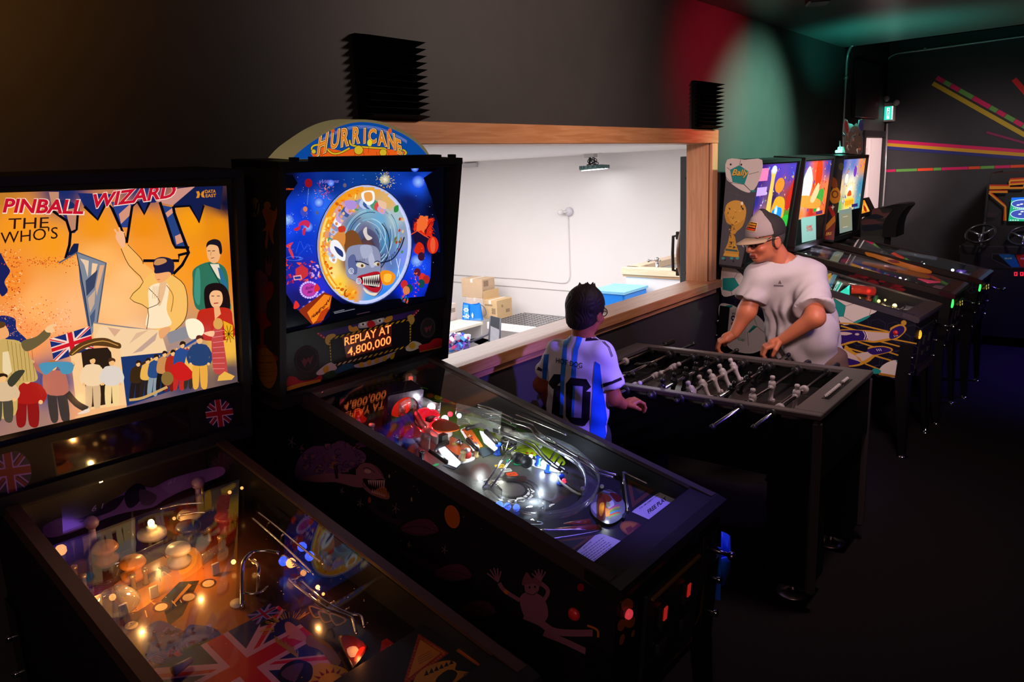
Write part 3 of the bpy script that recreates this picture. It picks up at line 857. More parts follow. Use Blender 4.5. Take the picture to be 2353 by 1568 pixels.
# white half wall with wooden cap and tap
cxp = 8.0
Z7 = zz(1380,560,.119)
def cp(X,Y,x=cxp): return on_x(Z7(X,Y),x)
capL = cp(420,500); zc = cp(420,455).z; zb = cp(440,590).z
t = thing('half_wall_counter','white half wall with pale wooden cap at right of storage','counter',(cxp+.3,capL.y-.6,SF))
yL = capL.y; yR = WB+.35
b = MB(); b.box((cxp+.06,(yL+yR)/2-.02,(SF+zb)/2),(.12,yL-yR-.06,zb-SF)); b.box((cxp+.8,yL-.09,(SF+zb)/2),(1.4,.12,zb-SF)); b.build('half_wall',M_sw,t)
M_pine = wood('pine_cap',(.78,.56,.36),(.86,.66,.46),axis=1)
b = MB(); b.box((cxp+.05,(yL+yR)/2,(zc+zb)/2),(.16,yL-yR,zc-zb),bev=.006); b.box((cxp+.8,yL-.08,(zc+zb)/2),(1.45,.16,zc-zb),bev=.006); b.build('wooden_cap',M_pine,t)
b = MB(); b.box((cxp+.05,(yL+yR)/2,zb-.012),(.13,yL-yR-.03,.024)); b.build('cap_moulding',mat('cap_mould',(.62,.36,.17),.5),t)
tp = on_x(Z7(1090,440),cxp+.25)
def tq(X,Y): return on_x(Z7(X,Y),cxp+.25)
t = thing('metal_tap','small chrome tap with cross handle behind the wooden cap','tap',(tp.x,tp.y,zb))
M_chr = mat('chrome',(.62,.62,.64),.12,metal=1)
b = MB(); b.tube([(tp.x,tp.y,zb-.05),tq(1090,360)],.022,10); b.ball(tq(1090,310),.03,12); b.build('tap_body',M_chr,t)
b = MB(); b.tube([tq(930,330),tq(1090,315),tq(1160,330)],.010,8); b.ball(tq(925,330),.02,10); b.build('tap_handle',M_chr,t)
# blue bin behind the half wall
t = thing('blue_bin','bright blue bin with sloping lid beside the white half wall','bin',(7.67,4.9,SF))
def bq(X,Y,x=7.75): return on_x(Z7(X,Y),x)
pc,pr,pl2,pt = bq(150,1120),bq(450,1040),bq(-160,1000),bq(90,822,8.0)
x0,y0_,y1_ = 7.40,bq(450,990,7.4).y,bq(-190,985,7.4).y; zt = bq(300,965,7.4).z; hh = on_x(Z7(90,822),7.72).z-zt
b = MB(); b.box((x0+.27,(y0_+y1_)/2,(SF+zt)/2),(.54,y1_-y0_,zt-SF),bev=.02); b.build('bin_body',mat('bin_blue',(.004,.22,.80),.4),t)
b = MB(); b.prism([(y0_-.01,zt-.01),(y1_+.01,zt-.01),(y1_+.01,zt+.02),((y0_+y1_)/2+.06,zt+hh),(y0_-.01,zt+.02)],lambda y,z,d: (d,y,z),x0-.01,x0+.55); b.build('bin_lid',mat('bin_lid_blue',(.20,.52,.78),.4),t)

# grey door seen edge on with a round wooden disc on its face
de = 6.0
pe0,pe1 = on_x((1562.5,500),de),on_x((1580,500),de)
t = thing('storage_door','grey door edge beyond the window jamb with a round wooden plaque','door',(de+.4,pe0.y,SF))
zt = on_x((1566,360),de).z
yA = pe0.y; thk = .075
b = MB(); b.box((de+.42,yA-thk/2-.02,(zt+SF)/2),(.84,thk+.04,zt-SF),bev=.004); b.build('door_leaf',mat('door_grey',(.11,.115,.13),.5,noise=.1,nscale=20),t)
b = MB()
for zz_ in (1.98-.18,1.0): b.cyl((de-.004,yA-.05,zz_),(de+.01,yA-.05,zz_),.012,10)
b.build('bolt',mat('door_bolt',(.06,.06,.07),.4),t)
dz = on_x((1545,575),de+.35).z; R_ = .34
b = MB(); b.lathe([(R_,0),(R_,.045),(R_-.03,.055),(0,.055)],(de+.36,yA,dz),(0,1,0),48); b.build('round_plaque',wood('disc_wood',(.20,.085,.035),(.30,.14,.065),axis=2),t)
b = MB(); c = Vector((de+.12,yA+.055,dz+.0))
b.tube([c+Vector((0,.0,.16)),c+Vector((0,.07,.15)),c+Vector((0,.075,0)),c+Vector((0,.07,-.15)),c+Vector((0,.0,-.16))],.014,10)
for s_ in (1,-1): b.box(c+Vector((0,.015,.16*s_)),(.07,.03,.07),bev=.006)
b.build('iron_handle',mat('iron',(.055,.045,.04),.5,metal=.5),t)

# ------------------------------------------------------------------ pinball machines: common builder
M_blk = mat('cabinet_black',(.008,.007,.008),.5,spec=.18,noise=.3,nscale=60)
M_blk2 = mat('backbox_black',(.012,.011,.012),.55,spec=.2,noise=.25,nscale=60)
M_steel = mat('rail_steel',(.20,.19,.19),.35,metal=.9,noise=.1,nscale=80)
M_rail_dark = mat('rail_dark',(.045,.032,.028),.38,metal=.3,noise=.15,nscale=60)
M_lock = mat('lockbar_metal',(.062,.056,.050),.3,metal=.85,noise=.1,nscale=120)
M_glass = glassmat('playfield_glass',(.97,.98,.98),1.5)
M_rub = mat('rubber_black',(.012,.012,.012),.7)
M_chrome = mat('chrome',(.62,.62,.64),.12,metal=1)
M_leg = mat('leg_steel',(.035,.034,.038),.3,metal=.8)
M_red = mat('button_red',(.55,.02,.015),.35)

class Machine:
    L,hb,hf,bw = 1.31,.59,.42,.724
    def __init__(s,name,label,pos,yaw,tilt,vb,vt,hB,dt,cw,dr,pf0=.475,pf1=.345):
        s.vb,s.vt,s.hB,s.dt,s.cw = vb,vt,hB,dt,cw
        s.rr = s.hb+dr; s.pf0,s.pf1 = pf0,pf1
        yaw,tilt = math.radians(yaw),math.radians(tilt)
        cy,sy = math.cos(yaw),math.sin(yaw)
        s.u = Vector((cy,sy,0)); v0 = Vector((sy,-cy,0)); z = Vector((0,0,1))
        s.v = v0*math.cos(tilt)-z*math.sin(tilt); s.w = z*math.cos(tilt)+v0*math.sin(tilt)
        s.o = Vector((pos[0],pos[1],CAM.z+pos[2]))
        s.M = Matrix(((s.u.x,s.v.x,s.w.x,s.o.x),(s.u.y,s.v.y,s.w.y,s.o.y),(s.u.z,s.v.z,s.w.z,s.o.z),(0,0,0,1)))
        s.root = thing(name,label,'pinball machine',(s.o.x+v0.x*.65,s.o.y+v0.y*.65,0))
        # planes
        s.pfp = px_plane(s.F(0,0,pf0),s.nrm(s.F(0,0,pf0),s.F(.2,0,pf0),s.F(0,s.L,pf1)))
        s.top = hbt = s.hb+.02
        s.bgn = s.nrm(s.F(0,vb,hbt),s.F(.2,vb,hbt),s.F(0,vt,hbt+hB))
        if s.bgn.dot(s.v) < 0: s.bgn = -s.bgn
        s.bgp = px_plane(s.F(0,vb,hbt)-s.bgn*.022,s.bgn)
        s.spp = px_plane(s.F(0,vb,hbt)-s.bgn*.014,s.bgn)
        s.pn = s.nrm(s.F(0,0,pf0),s.F(.2,0,pf0),s.F(0,s.L,pf1))
        if s.pn.z < 0: s.pn = -s.pn
    def nrm(s,a,b,c): return (b-a).cross(c-a).normalized()
    def F(s,a,b,c): return s.o+s.u*a+s.v*b+s.w*c
    def mb(s): return MB(s.M)
    def gl(s,v): return s.rr+(s.hf-s.rr)*v/s.L        # height of the glass line
    def pf(s,v): return s.pf0+(s.pf1-s.pf0)*v/s.L
    def bgst(s,a,t,l=0.0): return s.F(a*s.bw,s.vb+(s.vt-s.vb)*t,s.top+s.hB*t)+s.bgn*(l-.02)
    def cabinet(s,m_body=None,m_rail=None,m_lock=None,glass=True,coin='old',side_m=None):
        L,cw,rr,hf = s.L,s.cw,s.rr,s.hf; m_body = m_body or M_blk; m_rail = m_rail or M_rail_dark; m_lock = m_lock or M_lock
        b = s.mb(); P = lambda v,w,d: (d,v,w)
        prof = [(0,0),(L,0),(L,hf-.012),(0,rr-.012)]
        b.prism(prof,P,-cw/2,-cw/2+.02); b.prism(prof,P,cw/2-.02,cw/2)
        b.box((0,L-.01,(hf-.05)/2),(cw-.03,.02,hf-.05)); b.box((0,.01,rr/2-.02),(cw-.03,.02,rr-.05)); b.box((0,L/2,.01),(cw-.03,L-.02,.02))
        b.build('cabinet',m_body,s.root)
        for sd in (-1,1):
            b = s.mb(); x0,x1 = sd*(cw/2+.004),sd*(cw/2-.024)
            v0 = .02
            b.add([(x,v,s.gl(v)+d) for v in (v0,L-.02) for x,d in ((x0,-.035),(x0,.004),(x1,.006),(x1,-.004))],
                  [[0,1,5,4],[1,2,6,5],[2,3,7,6],[3,0,4,7],[3,2,1,0],[4,5,6,7]])
            b.build('side_rail',m_rail,s.root)
        b = s.mb(); e = cw/2+.008
        sec = [(L-.085,hf+.014),(L-.015,hf+.006),(L+.012,hf-.002),(L+.018,hf-.014),(L+.012,hf-.034),(L-.005,hf-.036),(L-.085,hf-.012)]
        b.prism(sec,P,-e,e); b.build('lockbar',m_lock,s.root)
        if glass:
            b = s.mb(); x = cw/2-.022; va,vz = s.vb+.01,L-.082
            b.add([(q*x,v,s.gl(v)+d) for d in (.0015,-.002) for v in (va,vz) for q in (-1,1)],[[0,1,3,2],[6,7,5,4],[0,4,5,1],[2,3,7,6],[0,2,6,4],[1,5,7,3]])
            b.build('playfield_glass',M_glass,s.root)
        # front panel: coin door
        if coin:
            cdo = s.mb(); cdo.box((0,L+.004,.19),(.30,.012,.28),bev=.004)
            door = cdo.build('coin_door',mat('coin_door_black',(.012,.012,.013),.35,spec=.5),s.root)
            for q in (-1,1):
                b = s.mb(); b.box((q*.065,L+.013,.235),(.035,.012,.06),bev=.003); b.build('coin_chute',mat('chute_black',(.02,.02,.02),.3),door); b = s.mb(); b.box((q*.065,L+.016,.15),(.05,.012,.03),bev=.003); b.build('coin_return',mat('chute_black',(.02,.02,.02),.3),door)
        s.legs()
    def legs(s):
        for a in (-1,1):
            for v in (0,1):
                vv = s.L+.004 if v else -.004; x = a*(s.cw/2+.004)
                sv = 1 if v else -1
                t = s.F(x,vv,.24 if v else .28); m_ = s.F(x,vv,.0)
                dn = -t.z/(m_.z-t.z) if abs(m_.z-t.z) > 1e-6 else 0
                ft = Vector((m_.x+s.u.x*a*.012,m_.y-sv*.012+(0),.018))
                b = MB()
                # angle-iron: two flanges, wide at the cabinet and tapering to the foot
                iu,iv = -s.u*a,-s.v*sv
                for fl in (iu,iv):
                    w0,w1,w2 = .075,.075,.036
                    nrm = (iv if fl is iu else iu)*(-.004)
                    pts = []
                    for p,wd in ((t,w0),(m_,w1),(ft,w2)):
                        pts += [p,p+fl*wd,p+fl*wd+nrm,p+nrm]
                    b.add(pts,[[0,1,5,4],[1,2,6,5],[2,3,7,6],[3,0,4,7],[4,5,9,8],[5,6,10,9],[6,7,11,10],[7,4,8,11],[3,2,1,0],[8,9,10,11]])
                leg = b.build('leg',M_leg,s.root)
                b = MB(); fp = ft+(iu+iv)*.012; fp.z = 0
                b.lathe([(.034,0),(.034,.004),(.012,.013),(.007,.016),(.007,.04)],fp,(0,0,1),16); b.build('foot',M_chrome,leg)
                b = MB()
                for hh in (.05,.16):
                    q = s.F(x,vv,hh)+(iu+iv)*.02; b.ball(q+(-iu-iv)*.028,.011,8)
                b.build('bolt',M_chrome,leg)
    def backbox(s,m_box=None,edge=.02,panel=.21,topbar=.03):
        m_box = m_box or M_blk2; bw = s.bw; tp = s.top+s.hB
        P = lambda v,w,d: (d,v,w)
        prof = [(.0,s.top-.01),(s.vb,s.top-.01),(s.vt,tp),(s.vt-s.dt,tp)]
        b = s.mb(); b.prism(prof,P,-bw/2,-bw/2+edge); b.prism(prof,P,bw/2-edge,bw/2)
        b.prism([(s.vt-s.dt,tp-.02),(s.vt,tp-.02),(s.vt,tp),(s.vt-s.dt,tp)],P,-bw/2,bw/2)
        b.prism([(0,s.top-.03),(s.vb,s.top-.03),(s.vb+.004,s.top+.012),(0,s.top+.012)],P,-bw/2+.0,bw/2)
        b.prism([(0,s.top),(.02,s.top),(s.vt-s.dt+.02,tp-.01),(s.vt-s.dt,tp-.01)],P,-bw/2,bw/2)
        # inner top bar
        k = (s.vt-s.vb)/s.hB
        b.prism([(s.vt-k*topbar-.05,tp-topbar),(s.vt-k*topbar-.008,tp-topbar),(s.vt-.008,tp-.01),(s.vt-.05,tp-.01)],P,-bw/2+edge,bw/2-edge)
        return b.build('backbox',m_box,s.root)
def idw(pts,p=3.0,e=1.0):
    xy = np.array([(a,b) for a,b,_ in pts],float); cs = np.array([hexc(c) for _,_,c in pts])
    def f(a,b):
        d = ((xy-(a,b))**2).sum(1)+e; w = d**(-p/2); w /= w.sum(); return tuple(w@cs)
    return f
def union_jack(A,c,ex,ey,w,h,blue,white,red,clip=None):
    """flag centred on c with half sizes w, h along ex, ey"""
    T = lambda x,y: (c[0]+ex[0]*x*w+ey[0]*y*h,c[1]+ex[1]*x*w+ey[1]*y*h)
    if blue: A.poly([T(-1,-1),T(1,-1),T(1,1),T(-1,1)],blue)
    for sx,sy in ((1,1),(1,-1),(-1,1),(-1,-1)):
        A.poly([T(0,.16*sy),T(.13*sx,0),T(sx,sy*.82),T(sx,sy),T(sx*.8,sy)],white)
    for sx,sy in ((1,1),(1,-1),(-1,1),(-1,-1)):
        A.poly([T(.02*sx,.02*sy),T(.1*sx,.02*sy),T(sx,sy*.88),T(sx,sy)],red)
    A.poly([T(-.2,-1),T(.2,-1),T(.2,1),T(-.2,1)],white); A.poly([T(-1,-.26),T(1,-.26),T(1,.26),T(-1,.26)],white)
    A.poly([T(-.12,-1),T(.12,-1),T(.12,1),T(-.12,1)],red); A.poly([T(-1,-.16),T(1,-.16),T(1,.16),T(-1,.16)],red)
def jack_disc(A,cx,cy,r,tilt,white,red,blue):
    """round flag badge"""
    A.ell(cx,cy,r*1.02,r*1.04,'#04030a'); A.ell(cx,cy,r,r*1.02,blue)
    def bar(a0,w,col,l0=0.0,off=0.0):
        ca,sa = math.cos(a0),math.sin(a0)
        A.poly([(cx+ca*l0*r-sa*(w/2+off)*r,cy+sa*l0*r+ca*(w/2+off)*r),(cx+ca*l0*r+sa*(w/2-off)*r,cy+sa*l0*r-ca*(w/2-off)*r),(cx+ca*r*.98+sa*(w/2-off)*r,cy+sa*r*.98-ca*(w/2-off)*r),(cx+ca*r*.98-sa*(w/2+off)*r,cy+sa*r*.98+ca*(w/2+off)*r)],col)
    for a in (45,135,225,315):
        a = math.radians(a+tilt); bar(a,.34,white,.15); bar(a,.2,blue,.25); bar(a,.11,red,.2,.02)
    for a in (0,90,180,270): bar(math.radians(a+tilt),.46,white)
    for a in (0,90,180,270): bar(math.radians(a+tilt),.32,red)
def person_print(A,T,head,coat,leg,skin='#f0b878',ol='#140a08',arms=None,k=1.0):
    """generic printed figure: T(x, y) with y from 0 (feet) to 1 (top of head)"""
    A.curve([T(-.13,.02),T(-.02,.03),T(.0,.42),T(.03,.03),T(.15,.02),T(.13,.5),T(-.12,.5)],leg,4)
    A.curve([T(-.16,.46),T(.16,.46),T(.17,.78),T(.05,.84),T(-.05,.84),T(-.17,.78)],coat,4)
    for a in (arms or [[(-.15,.77),(-.23,.6),(-.18,.46)],[(.15,.77),(.23,.6),(.18,.46)]]):
        A.line([T(*p) for p in a],.07*k,coat,sm=3); A.ell(*T(*a[-1]),.03*k,.03*k,skin)
    A.ell(*T(0,.91),.062*k,.075*k,skin); A.curve([T(-.07,.92),T(-.06,.99),T(0,1.01),T(.07,.98),T(.07,.92),T(.02,.95)],head,4)

# ------------------------------------------------------------------ left machine: orange backglass
TM = Machine('pinball_machine','nearest pinball machine at left with bright orange backglass',(.806,2.162,-1.298),-2.64,3.77,.154,.23,.744,.242,.546,.022)
TM.cabinet(m_rail=mat('rail_brown',(.05,.024,.016),.42,noise=.2,nscale=50))
TM.backbox(edge=.022)
# backglass print -------------------------------------------------
A = Art(TM.bgp,6e-6); Z1 = zz(0,380,.25510); Z2 = zz(0,700,.27422)
base = idw([(-150,420,'#101840'),(0,440,'#c07a28'),(150,440,'#1a2a66'),(330,430,'#20306a'),(480,440,'#0d1536'),(520,470,'#0a1030'),
            (40,520,'#f5961e'),(120,560,'#f79a20'),(220,520,'#f39418'),(330,520,'#f08d12'),(440,510,'#f59a12'),(500,520,'#e88a0e'),
            (20,640,'#f58a2a'),(90,700,'#ffb060'),(170,720,'#ffb87a'),(230,600,'#ffb45c'),(300,640,'#ffbf78'),(330,580,'#f7962c'),
            (260,700,'#ffc27e'),(400,620,'#f79a24'),(460,600,'#f79212'),(540,600,'#e0780c'),(60,780,'#ff9a52'),(200,790,'#ffa862'),(300,790,'#ffcc98'),
            (420,800,'#a88a80'),(520,800,'#f2b63a'),(20,880,'#2b3a7a'),(120,880,'#27407e'),(300,880,'#20366e'),(420,860,'#26345e'),(530,860,'#5a4a50'),(-150,900,'#1a2050'),(200,940,'#e8a070'),(60,980,'#a07868'),(-160,650,'#e0882a')],3.2)
TLx = 531
def in_glass(a,b):
    t = (b-430)/(877-430)
    return a < 529+26*t and b > 430-.031*a and b < 1018-a*.2275
A.grid(-190,548,420,1050,60,52,base,in_glass)  # gradient mixes the artwork with the painted glow of bulbs behind
navy,blk = '#141f55','#0b0a12'
# night sky wedges between the big letters
A.curve([Z1(*p) for p in ((460,330),(540,420),(600,500),(630,600),(690,590),(700,400),(620,320))],'#1c2a5e',3)
A.poly([Z1(*p) for p in ((700,250),(760,380),(880,490),(1010,260))],'#1a2866'); A.poly([Z1(*p) for p in ((1000,330),(1090,560),(1150,560),(1200,330))],'#2a3f86')
A.poly([Z1(*p) for p in ((1240,330),(1300,440),(1340,340),(1460,330),(1380,250))],'#18245e'); A.poly([Z1(*p) for p in ((1460,360),(1580,740),(1700,740),(1560,380))],'#26407c')
A.poly([Z1(*p) for p in ((1560,372),(1710,366),(1790,520),(1835,355),(1985,400),(2010,180),(1600,200))],'#131b48')
A.poly([Z1(*p) for p in ((1400,330),(1600,210),(1760,190),(1560,360))],'#c98d80'); A.poly([Z1(*p) for p in ((440,240),(530,240),(530,420),(470,390))],'#c08a6c')
A.poly([Z1(*p) for p in ((1070,440),(1170,350),(1200,420),(1090,530))],'#d29278'); A.poly([Z1(*p) for p in ((1490,430),(1570,370),(1590,400),(1510,470))],'#d8957a'); A.poly([Z1(*p) for p in ((1575,640),(1640,610),(1650,690),(1590,715))],'#d8957a')
A.poly([Z1(*p) for p in ((590,400),(700,380),(680,590),(640,610))],'#bd8468')
# black outlines of the lettering
for w,pts in ((26,((460,400),(600,500),(635,610),(625,720),(590,840))),(22,((630,610),(690,580),(705,380))),(26,((760,370),(880,490),(960,330),(1010,390),(1090,570),(1140,700))),
               (24,((1140,700),(1190,370),(1240,330),(1300,440),(1345,335))),(26,((1440,330),(1560,700),(1580,740),(1700,742),(1690,790),(1610,810),(1610,860),(1290,860))),
               (26,((1560,370),(1570,430),(1700,790),(1640,900),(1560,980))),(20,((1560,375),(1710,366),(1795,515),(1835,360)))):
    A.line([Z1(*p) for p in pts],w*.2551,blk)
A.poly([Z1(*p) for p in ((665,705),(710,705),(700,780),(600,830),(640,740))],'#122048')
# sparkling cloud edge and stars
rr = random.Random(5)
for i in range(260):
    X,Y = rr.uniform(0,170),rr.uniform(760,1560)
    A.ell(*Z1(X+60*rr.random(),Y),1+rr.random()*1.4,.8+rr.random(),rr.choice(['#f6a050','#e86a20','#ffd0a0','#b03818']),0,6)
A.curve([Z1(*p) for p in ((-20,780),(60,900),(90,960),(40,1050),(70,1130),(0,1160))],'#1a1f58',4)
A.curve([Z1(*p) for p in ((-20,1370),(130,1380),(150,1480),(250,1600),(-20,1600))],'#1c2868',4)
for i in range(300):
    X,Y = rr.uniform(0,640),rr.uniform(1250,1560); A.ell(*Z1(X,Y+rr.gauss(0,30)),.7+rr.random()*1.2,.6+rr.random()*.9,rr.choice(['#ff7a3a','#ffb078','#e04a20','#f8d0b8']),0,6)
for i in range(170):
    X,Y = rr.gauss(440,220),rr.gauss(870,26)
    if X < 720: A.ell(*Z1(X,Y),.8+rr.random(),.7+rr.random()*.6,rr.choice(['#d8481c','#f0702c','#a83a1a']),0,6)
# figure group right: mirror panes
def pane(pts,c1,c2,c3):
    A.poly([Z1(*p) for p in pts],c1)
A.poly([Z1(*p) for p in ((690,790),(955,880),(875,1420),(820,1540),(690,800))],'#7f8694')
for pts,c in ((((720,840),(760,900),(790,1010),(800,860)),'#e8c8a8'),(((830,880),(880,890),(810,1140)),'#f3c89a'),(((900,900),(940,900),(870,1180),(860,1100)),'#dca880'),(((770,1040),(880,940),(850,1100),(780,1180)),'#39425e'),
               (((790,1200),(860,1120),(850,1250),(810,1330)),'#c8a890'),(((700,820),(730,960),(790,1330),(820,1500),(800,1500),(720,1050)),'#4a5676'),(((810,1360),(860,1290),(850,1400),(825,1460)),'#4b5a78')):
    A.poly([Z1(*p) for p in pts],c)
A.line([Z1(*p) for p in ((530,880),(695,785),(955,880),(875,1420))],3.4,'#565a68'); A.line([Z1(*p) for p in ((690,790),(760,1150),(820,1540))],2.2,'#2a2e40')
A.poly([Z1(*p) for p in ((840,1420),(1430,1495),(1480,1500),(1400,1568),(840,1568))],'#f2c890')
A.line([Z1(*p) for p in ((840,1418),(1000,1440),(1430,1495))],3,'#8a7f80')
# waving youth in cream jacket (generic figure)
cream,cream2,line = '#f6bd62','#ffd79a','#3a1c10'
A.curve([Z1(*p) for p in ((1090,745),(1150,715),(1230,790),(1290,880),(1390,960),(1420,1040),(1330,1110),(1290,1050),(1190,950),(1120,830))],'#f8b45e',4)
A.curve([Z1(*p) for p in ((1290,1040),(1400,960),(1540,990),(1660,1080),(1685,1200),(1670,1380),(1560,1500),(1420,1490),(1320,1400),(1330,1290),(1170,1200))],cream,4)
A.curve([Z1(*p) for p in ((1340,1110),(1440,1060),(1520,1090),(1500,1300),(1540,1440),(1320,1460),(1340,1290))],'#fbe3bc',4)
A.curve([Z1(*p) for p in ((1440,1060),(1500,1060),(1450,1250),(1420,1240))],'#e9b98a',4)
A.line([Z1(*p) for p in ((1340,1110),(1440,1230),(1330,1290))],1.4,line,sm=3); A.line([Z1(*p) for p in ((1500,1080),(1560,1180),(1540,1320))],1.6,'#9a5a20',sm=3)
A.line([Z1(*p) for p in ((1090,750),(1160,900),(1290,1050),(1170,1200),(1330,1290),(1320,1480))],1.5,line,sm=3); A.line([Z1(*p) for p in ((1150,715),(1270,840),(1290,890))],1.5,line,sm=3)
A.line([Z1(*p) for p in ((1560,990),(1660,1080),(1690,1250),(1660,1400),(1560,1500))],1.6,line,sm=3)
for k in range(5): A.line([Z1(1380+k*14,1090),Z1(1372+k*16,1200)],1,'#d9a878')
A.curve([Z1(*p) for p in ((1040,640),(1060,600),(1110,600),(1130,700),(1100,745),(1060,690))],'#f3b486',3)
A.line([Z1(*p) for p in ((1060,620),(1030,575))],4,'#f3b486'); A.line([Z1(*p) for p in ((1090,620),(1070,560))],4,'#f3b486'); A.line([Z1(1095,620),Z1(1120,600)],3,'#f3b486')
A.curve([Z1(*p) for p in ((1395,960),(1400,1020),(1440,1060),(1520,1010),(1540,960),(1500,920),(1420,920))],'#f3a86a',4)
A.curve([Z1(*p) for p in ((1380,900),(1390,850),(1460,825),(1550,850),(1570,920),(1550,990),(1520,960),(1400,975),(1390,930))],'#1e1c3e',4)
A.curve([Z1(*p) for p in ((1385,890),(1410,845),(1480,840),(1500,870),(1430,900))],'#c88a54',4)
A.line([Z1(1410,972),Z1(1440,968)],1.4,line); A.line([Z1(1415,1030),Z1(1440,1028)],1.2,'#a03a28')
# man in green suit
A.curve([Z1(*p) for p in ((1745,935),(1880,870),(2000,900),(2050,990),(2062,1180),(2062,1320),(1800,1310),(1740,1200),(1735,1050))],'#2f6f58',4)
A.curve([Z1(*p) for p in ((1760,960),(1800,950),(1800,1250),(1750,1190))],'#43907a',3)
A.poly([Z1(*p) for p in ((1890,890),(1970,890),(2010,1050),(1960,1010))],'#e8d8c0'); A.poly([Z1(*p) for p in ((1960,920),(1990,930),(2050,1090),(2040,1180),(1990,1050))],'#2a6a90')
A.line([Z1(*p) for p in ((1880,880),(1960,1030),(2050,1180))],1.8,'#123028')
A.curve([Z1(*p) for p in ((1862,730),(1870,830),(1910,880),(1960,870),(1985,800),(1975,720),(1900,690))],'#eeb27a',4)
A.curve([Z1(*p) for p in ((1858,740),(1870,690),(1930,665),(1985,690),(2000,780),(1980,800),(1960,730),(1890,715))],'#1a1420',4)
for x in (1882,1922): A.line([Z1(x-12,772),Z1(x+14,770)],1.6,line)
A.line([Z1(1900,838),Z1(1930,832)],1.4,'#802818'); A.line([Z1(1902,780),Z1(1896,812)],1,'#a86838')
# woman in red
A.curve([Z1(*p) for p in ((1840,1120),(1900,1065),(2000,1070),(2060,1150),(2070,1290),(2010,1360),(1900,1370),(1850,1290))],'#1c0f12',4)
A.curve([Z1(*p) for p in ((1780,1340),(1860,1290),(2060,1290),(2095,1400),(2095,1560),(1790,1560))],'#c02818',4)
A.curve([Z1(*p) for p in ((1885,1180),(1920,1130),(1990,1140),(2005,1220),(1970,1280),(1910,1270))],'#f3b884',4)
A.poly([Z1(*p) for p in ((1925,1270),(1975,1270),(1990,1340),(1935,1390))],'#f0ac74'); A.line([Z1(1925,1245),Z1(1965,1240)],2.2,'#b02020')
for x in (1915,1965): A.line([Z1(x-12,1178),Z1(x+14,1178)],1.6,line)
A.poly([Z1(*p) for p in ((2010,1400),(2095,1440),(2100,1568),(2030,1568))],'#e8a818')
for k in range(10):
    a = k*.63; A.line([Z1(2060,1520),Z1(2060+60*math.cos(a),1520+80*math.sin(a))],1.2,'#2a1a08')
# union flag, doorway, crowd
fc = Z2(600,330); union_jack(A,fc,(1,-.32),(.18,1),46,26,'#1c2c70','#f3d0c0','#d01826')
A.poly([Z2(*p) for p in ((1005,440),(1380,400),(1500,700),(1065,850))],'#1d3468')
A.poly([Z2(*p) for p in ((840,180),(1330,215),(1370,300),(1400,400),(1005,440),(1000,320),(800,280))],'#f4cfa0')
for pts,c in ((((1110,410),(1320,230),(1300,300),(1190,390)),'#c0a090'),(((900,190),(1010,210),(960,270)),'#d8a888'),(((1390,240),(1560,180),(1580,280),(1420,330)),'#8b8a90'),(((1140,240),(1250,210),(1080,330)),'#ddb592')): A.poly([Z2(*p) for p in pts],c)
A.curve([Z2(*p) for p in ((1560,130),(1640,120),(1700,170),(1700,250),(1600,290),(1560,200))],'#fff0cc',4)
A.curve([Z2(*p) for p in ((1330,220),(1400,185),(1430,210),(1350,290))],'#e8a46c',3)
A.poly([Z2(*p) for p in ((590,420),(1000,340),(1060,845),(745,885),(640,860))],'#f6c78e')
A.curve([Z2(*p) for p in ((575,410),(640,340),(760,290),(880,280),(960,310),(1010,330),(1000,370),(880,350),(760,350),(660,400),(600,430))],'#5a3a1a',4)
A.line([Z2(*p) for p in ((600,420),(700,345),(860,305),(990,345))],2,'#d09848',sm=3)
A.poly([Z2(*p) for p in ((680,400),(740,370),(900,360),(930,400),(985,820),(735,865))],'#2a1c14')
TT = lambda ox,oy,sx,sy,sk=0: (lambda x,y: Z2(ox+x*sx+sk*y,oy-y*sy))
person_print(A,TT(775,870,420,440),'#2a1a10','#f0d0a4','#d8b488',k=105)
person_print(A,TT(935,850,400,400),'#4a2c1a','#dcd0c4','#f0d090',k=105)
A.poly([Z2(*p) for p in ((620,950),(745,880),(1060,840),(1060,860),(760,940))],'#f0b47a')
person_print(A,TT(500,980,560,510,-60),'#c06a30','#b86a58','#3a3230',k=135,arms=[[(-.15,.8),(-.25,.88),(-.3,.98)],[(.15,.8),(.25,.86),(.3,.96)]])
A.curve([Z2(*p) for p in ((330,500),(470,480),(605,490),(600,570),(520,580),(480,520),(380,590))],'#4a90b0',4)
A.line([Z2(*p) for p in ((560,740),(640,830),(730,880))],15,'#2c2826',sm=3); A.curve([Z2(*p) for p in ((655,910),(740,870),(745,900),(660,920))],'#e8d4c0',3)
person_print(A,TT(225,1020,640,440),'#2a160c','#a81a16','#8a1414',k=165)
A.curve([Z2(*p) for p in ((-40,300),(50,290),(190,330),(300,560),(300,640),(160,680),(130,920),(-40,900))],'#c9a860',4)
for k in range(7): A.line([Z2(60+k*34,300+k*10),Z2(100+k*32,640)],1,'#7a6428')
A.curve([Z2(*p) for p in ((180,310),(300,270),(380,210),(420,260),(300,360),(210,390))],'#6a5a38',4); A.curve([Z2(*p) for p in ((375,210),(420,170),(470,165),(470,180),(440,190),(460,225),(400,235))],'#f4c48c',3)
A.poly([Z2(*p) for p in ((20,400),(70,390),(100,560),(60,600),(20,560))],'#e8d0a0')
A.curve([Z2(*p) for p in ((-50,160),(30,160),(75,240),(50,280),(-50,290))],'#f0a868',4); A.curve([Z2(*p) for p in ((-60,140),(40,150),(30,190),(-50,200))],'#5a3a1a',3)
person_print(A,TT(20,980,560,400),'#2a180e','#d8b890','#4a4436',k=140)
A.curve([Z2(*p) for p in ((60,640),(130,560),(205,550),(180,600),(100,690))],'#3c3a2c',3)
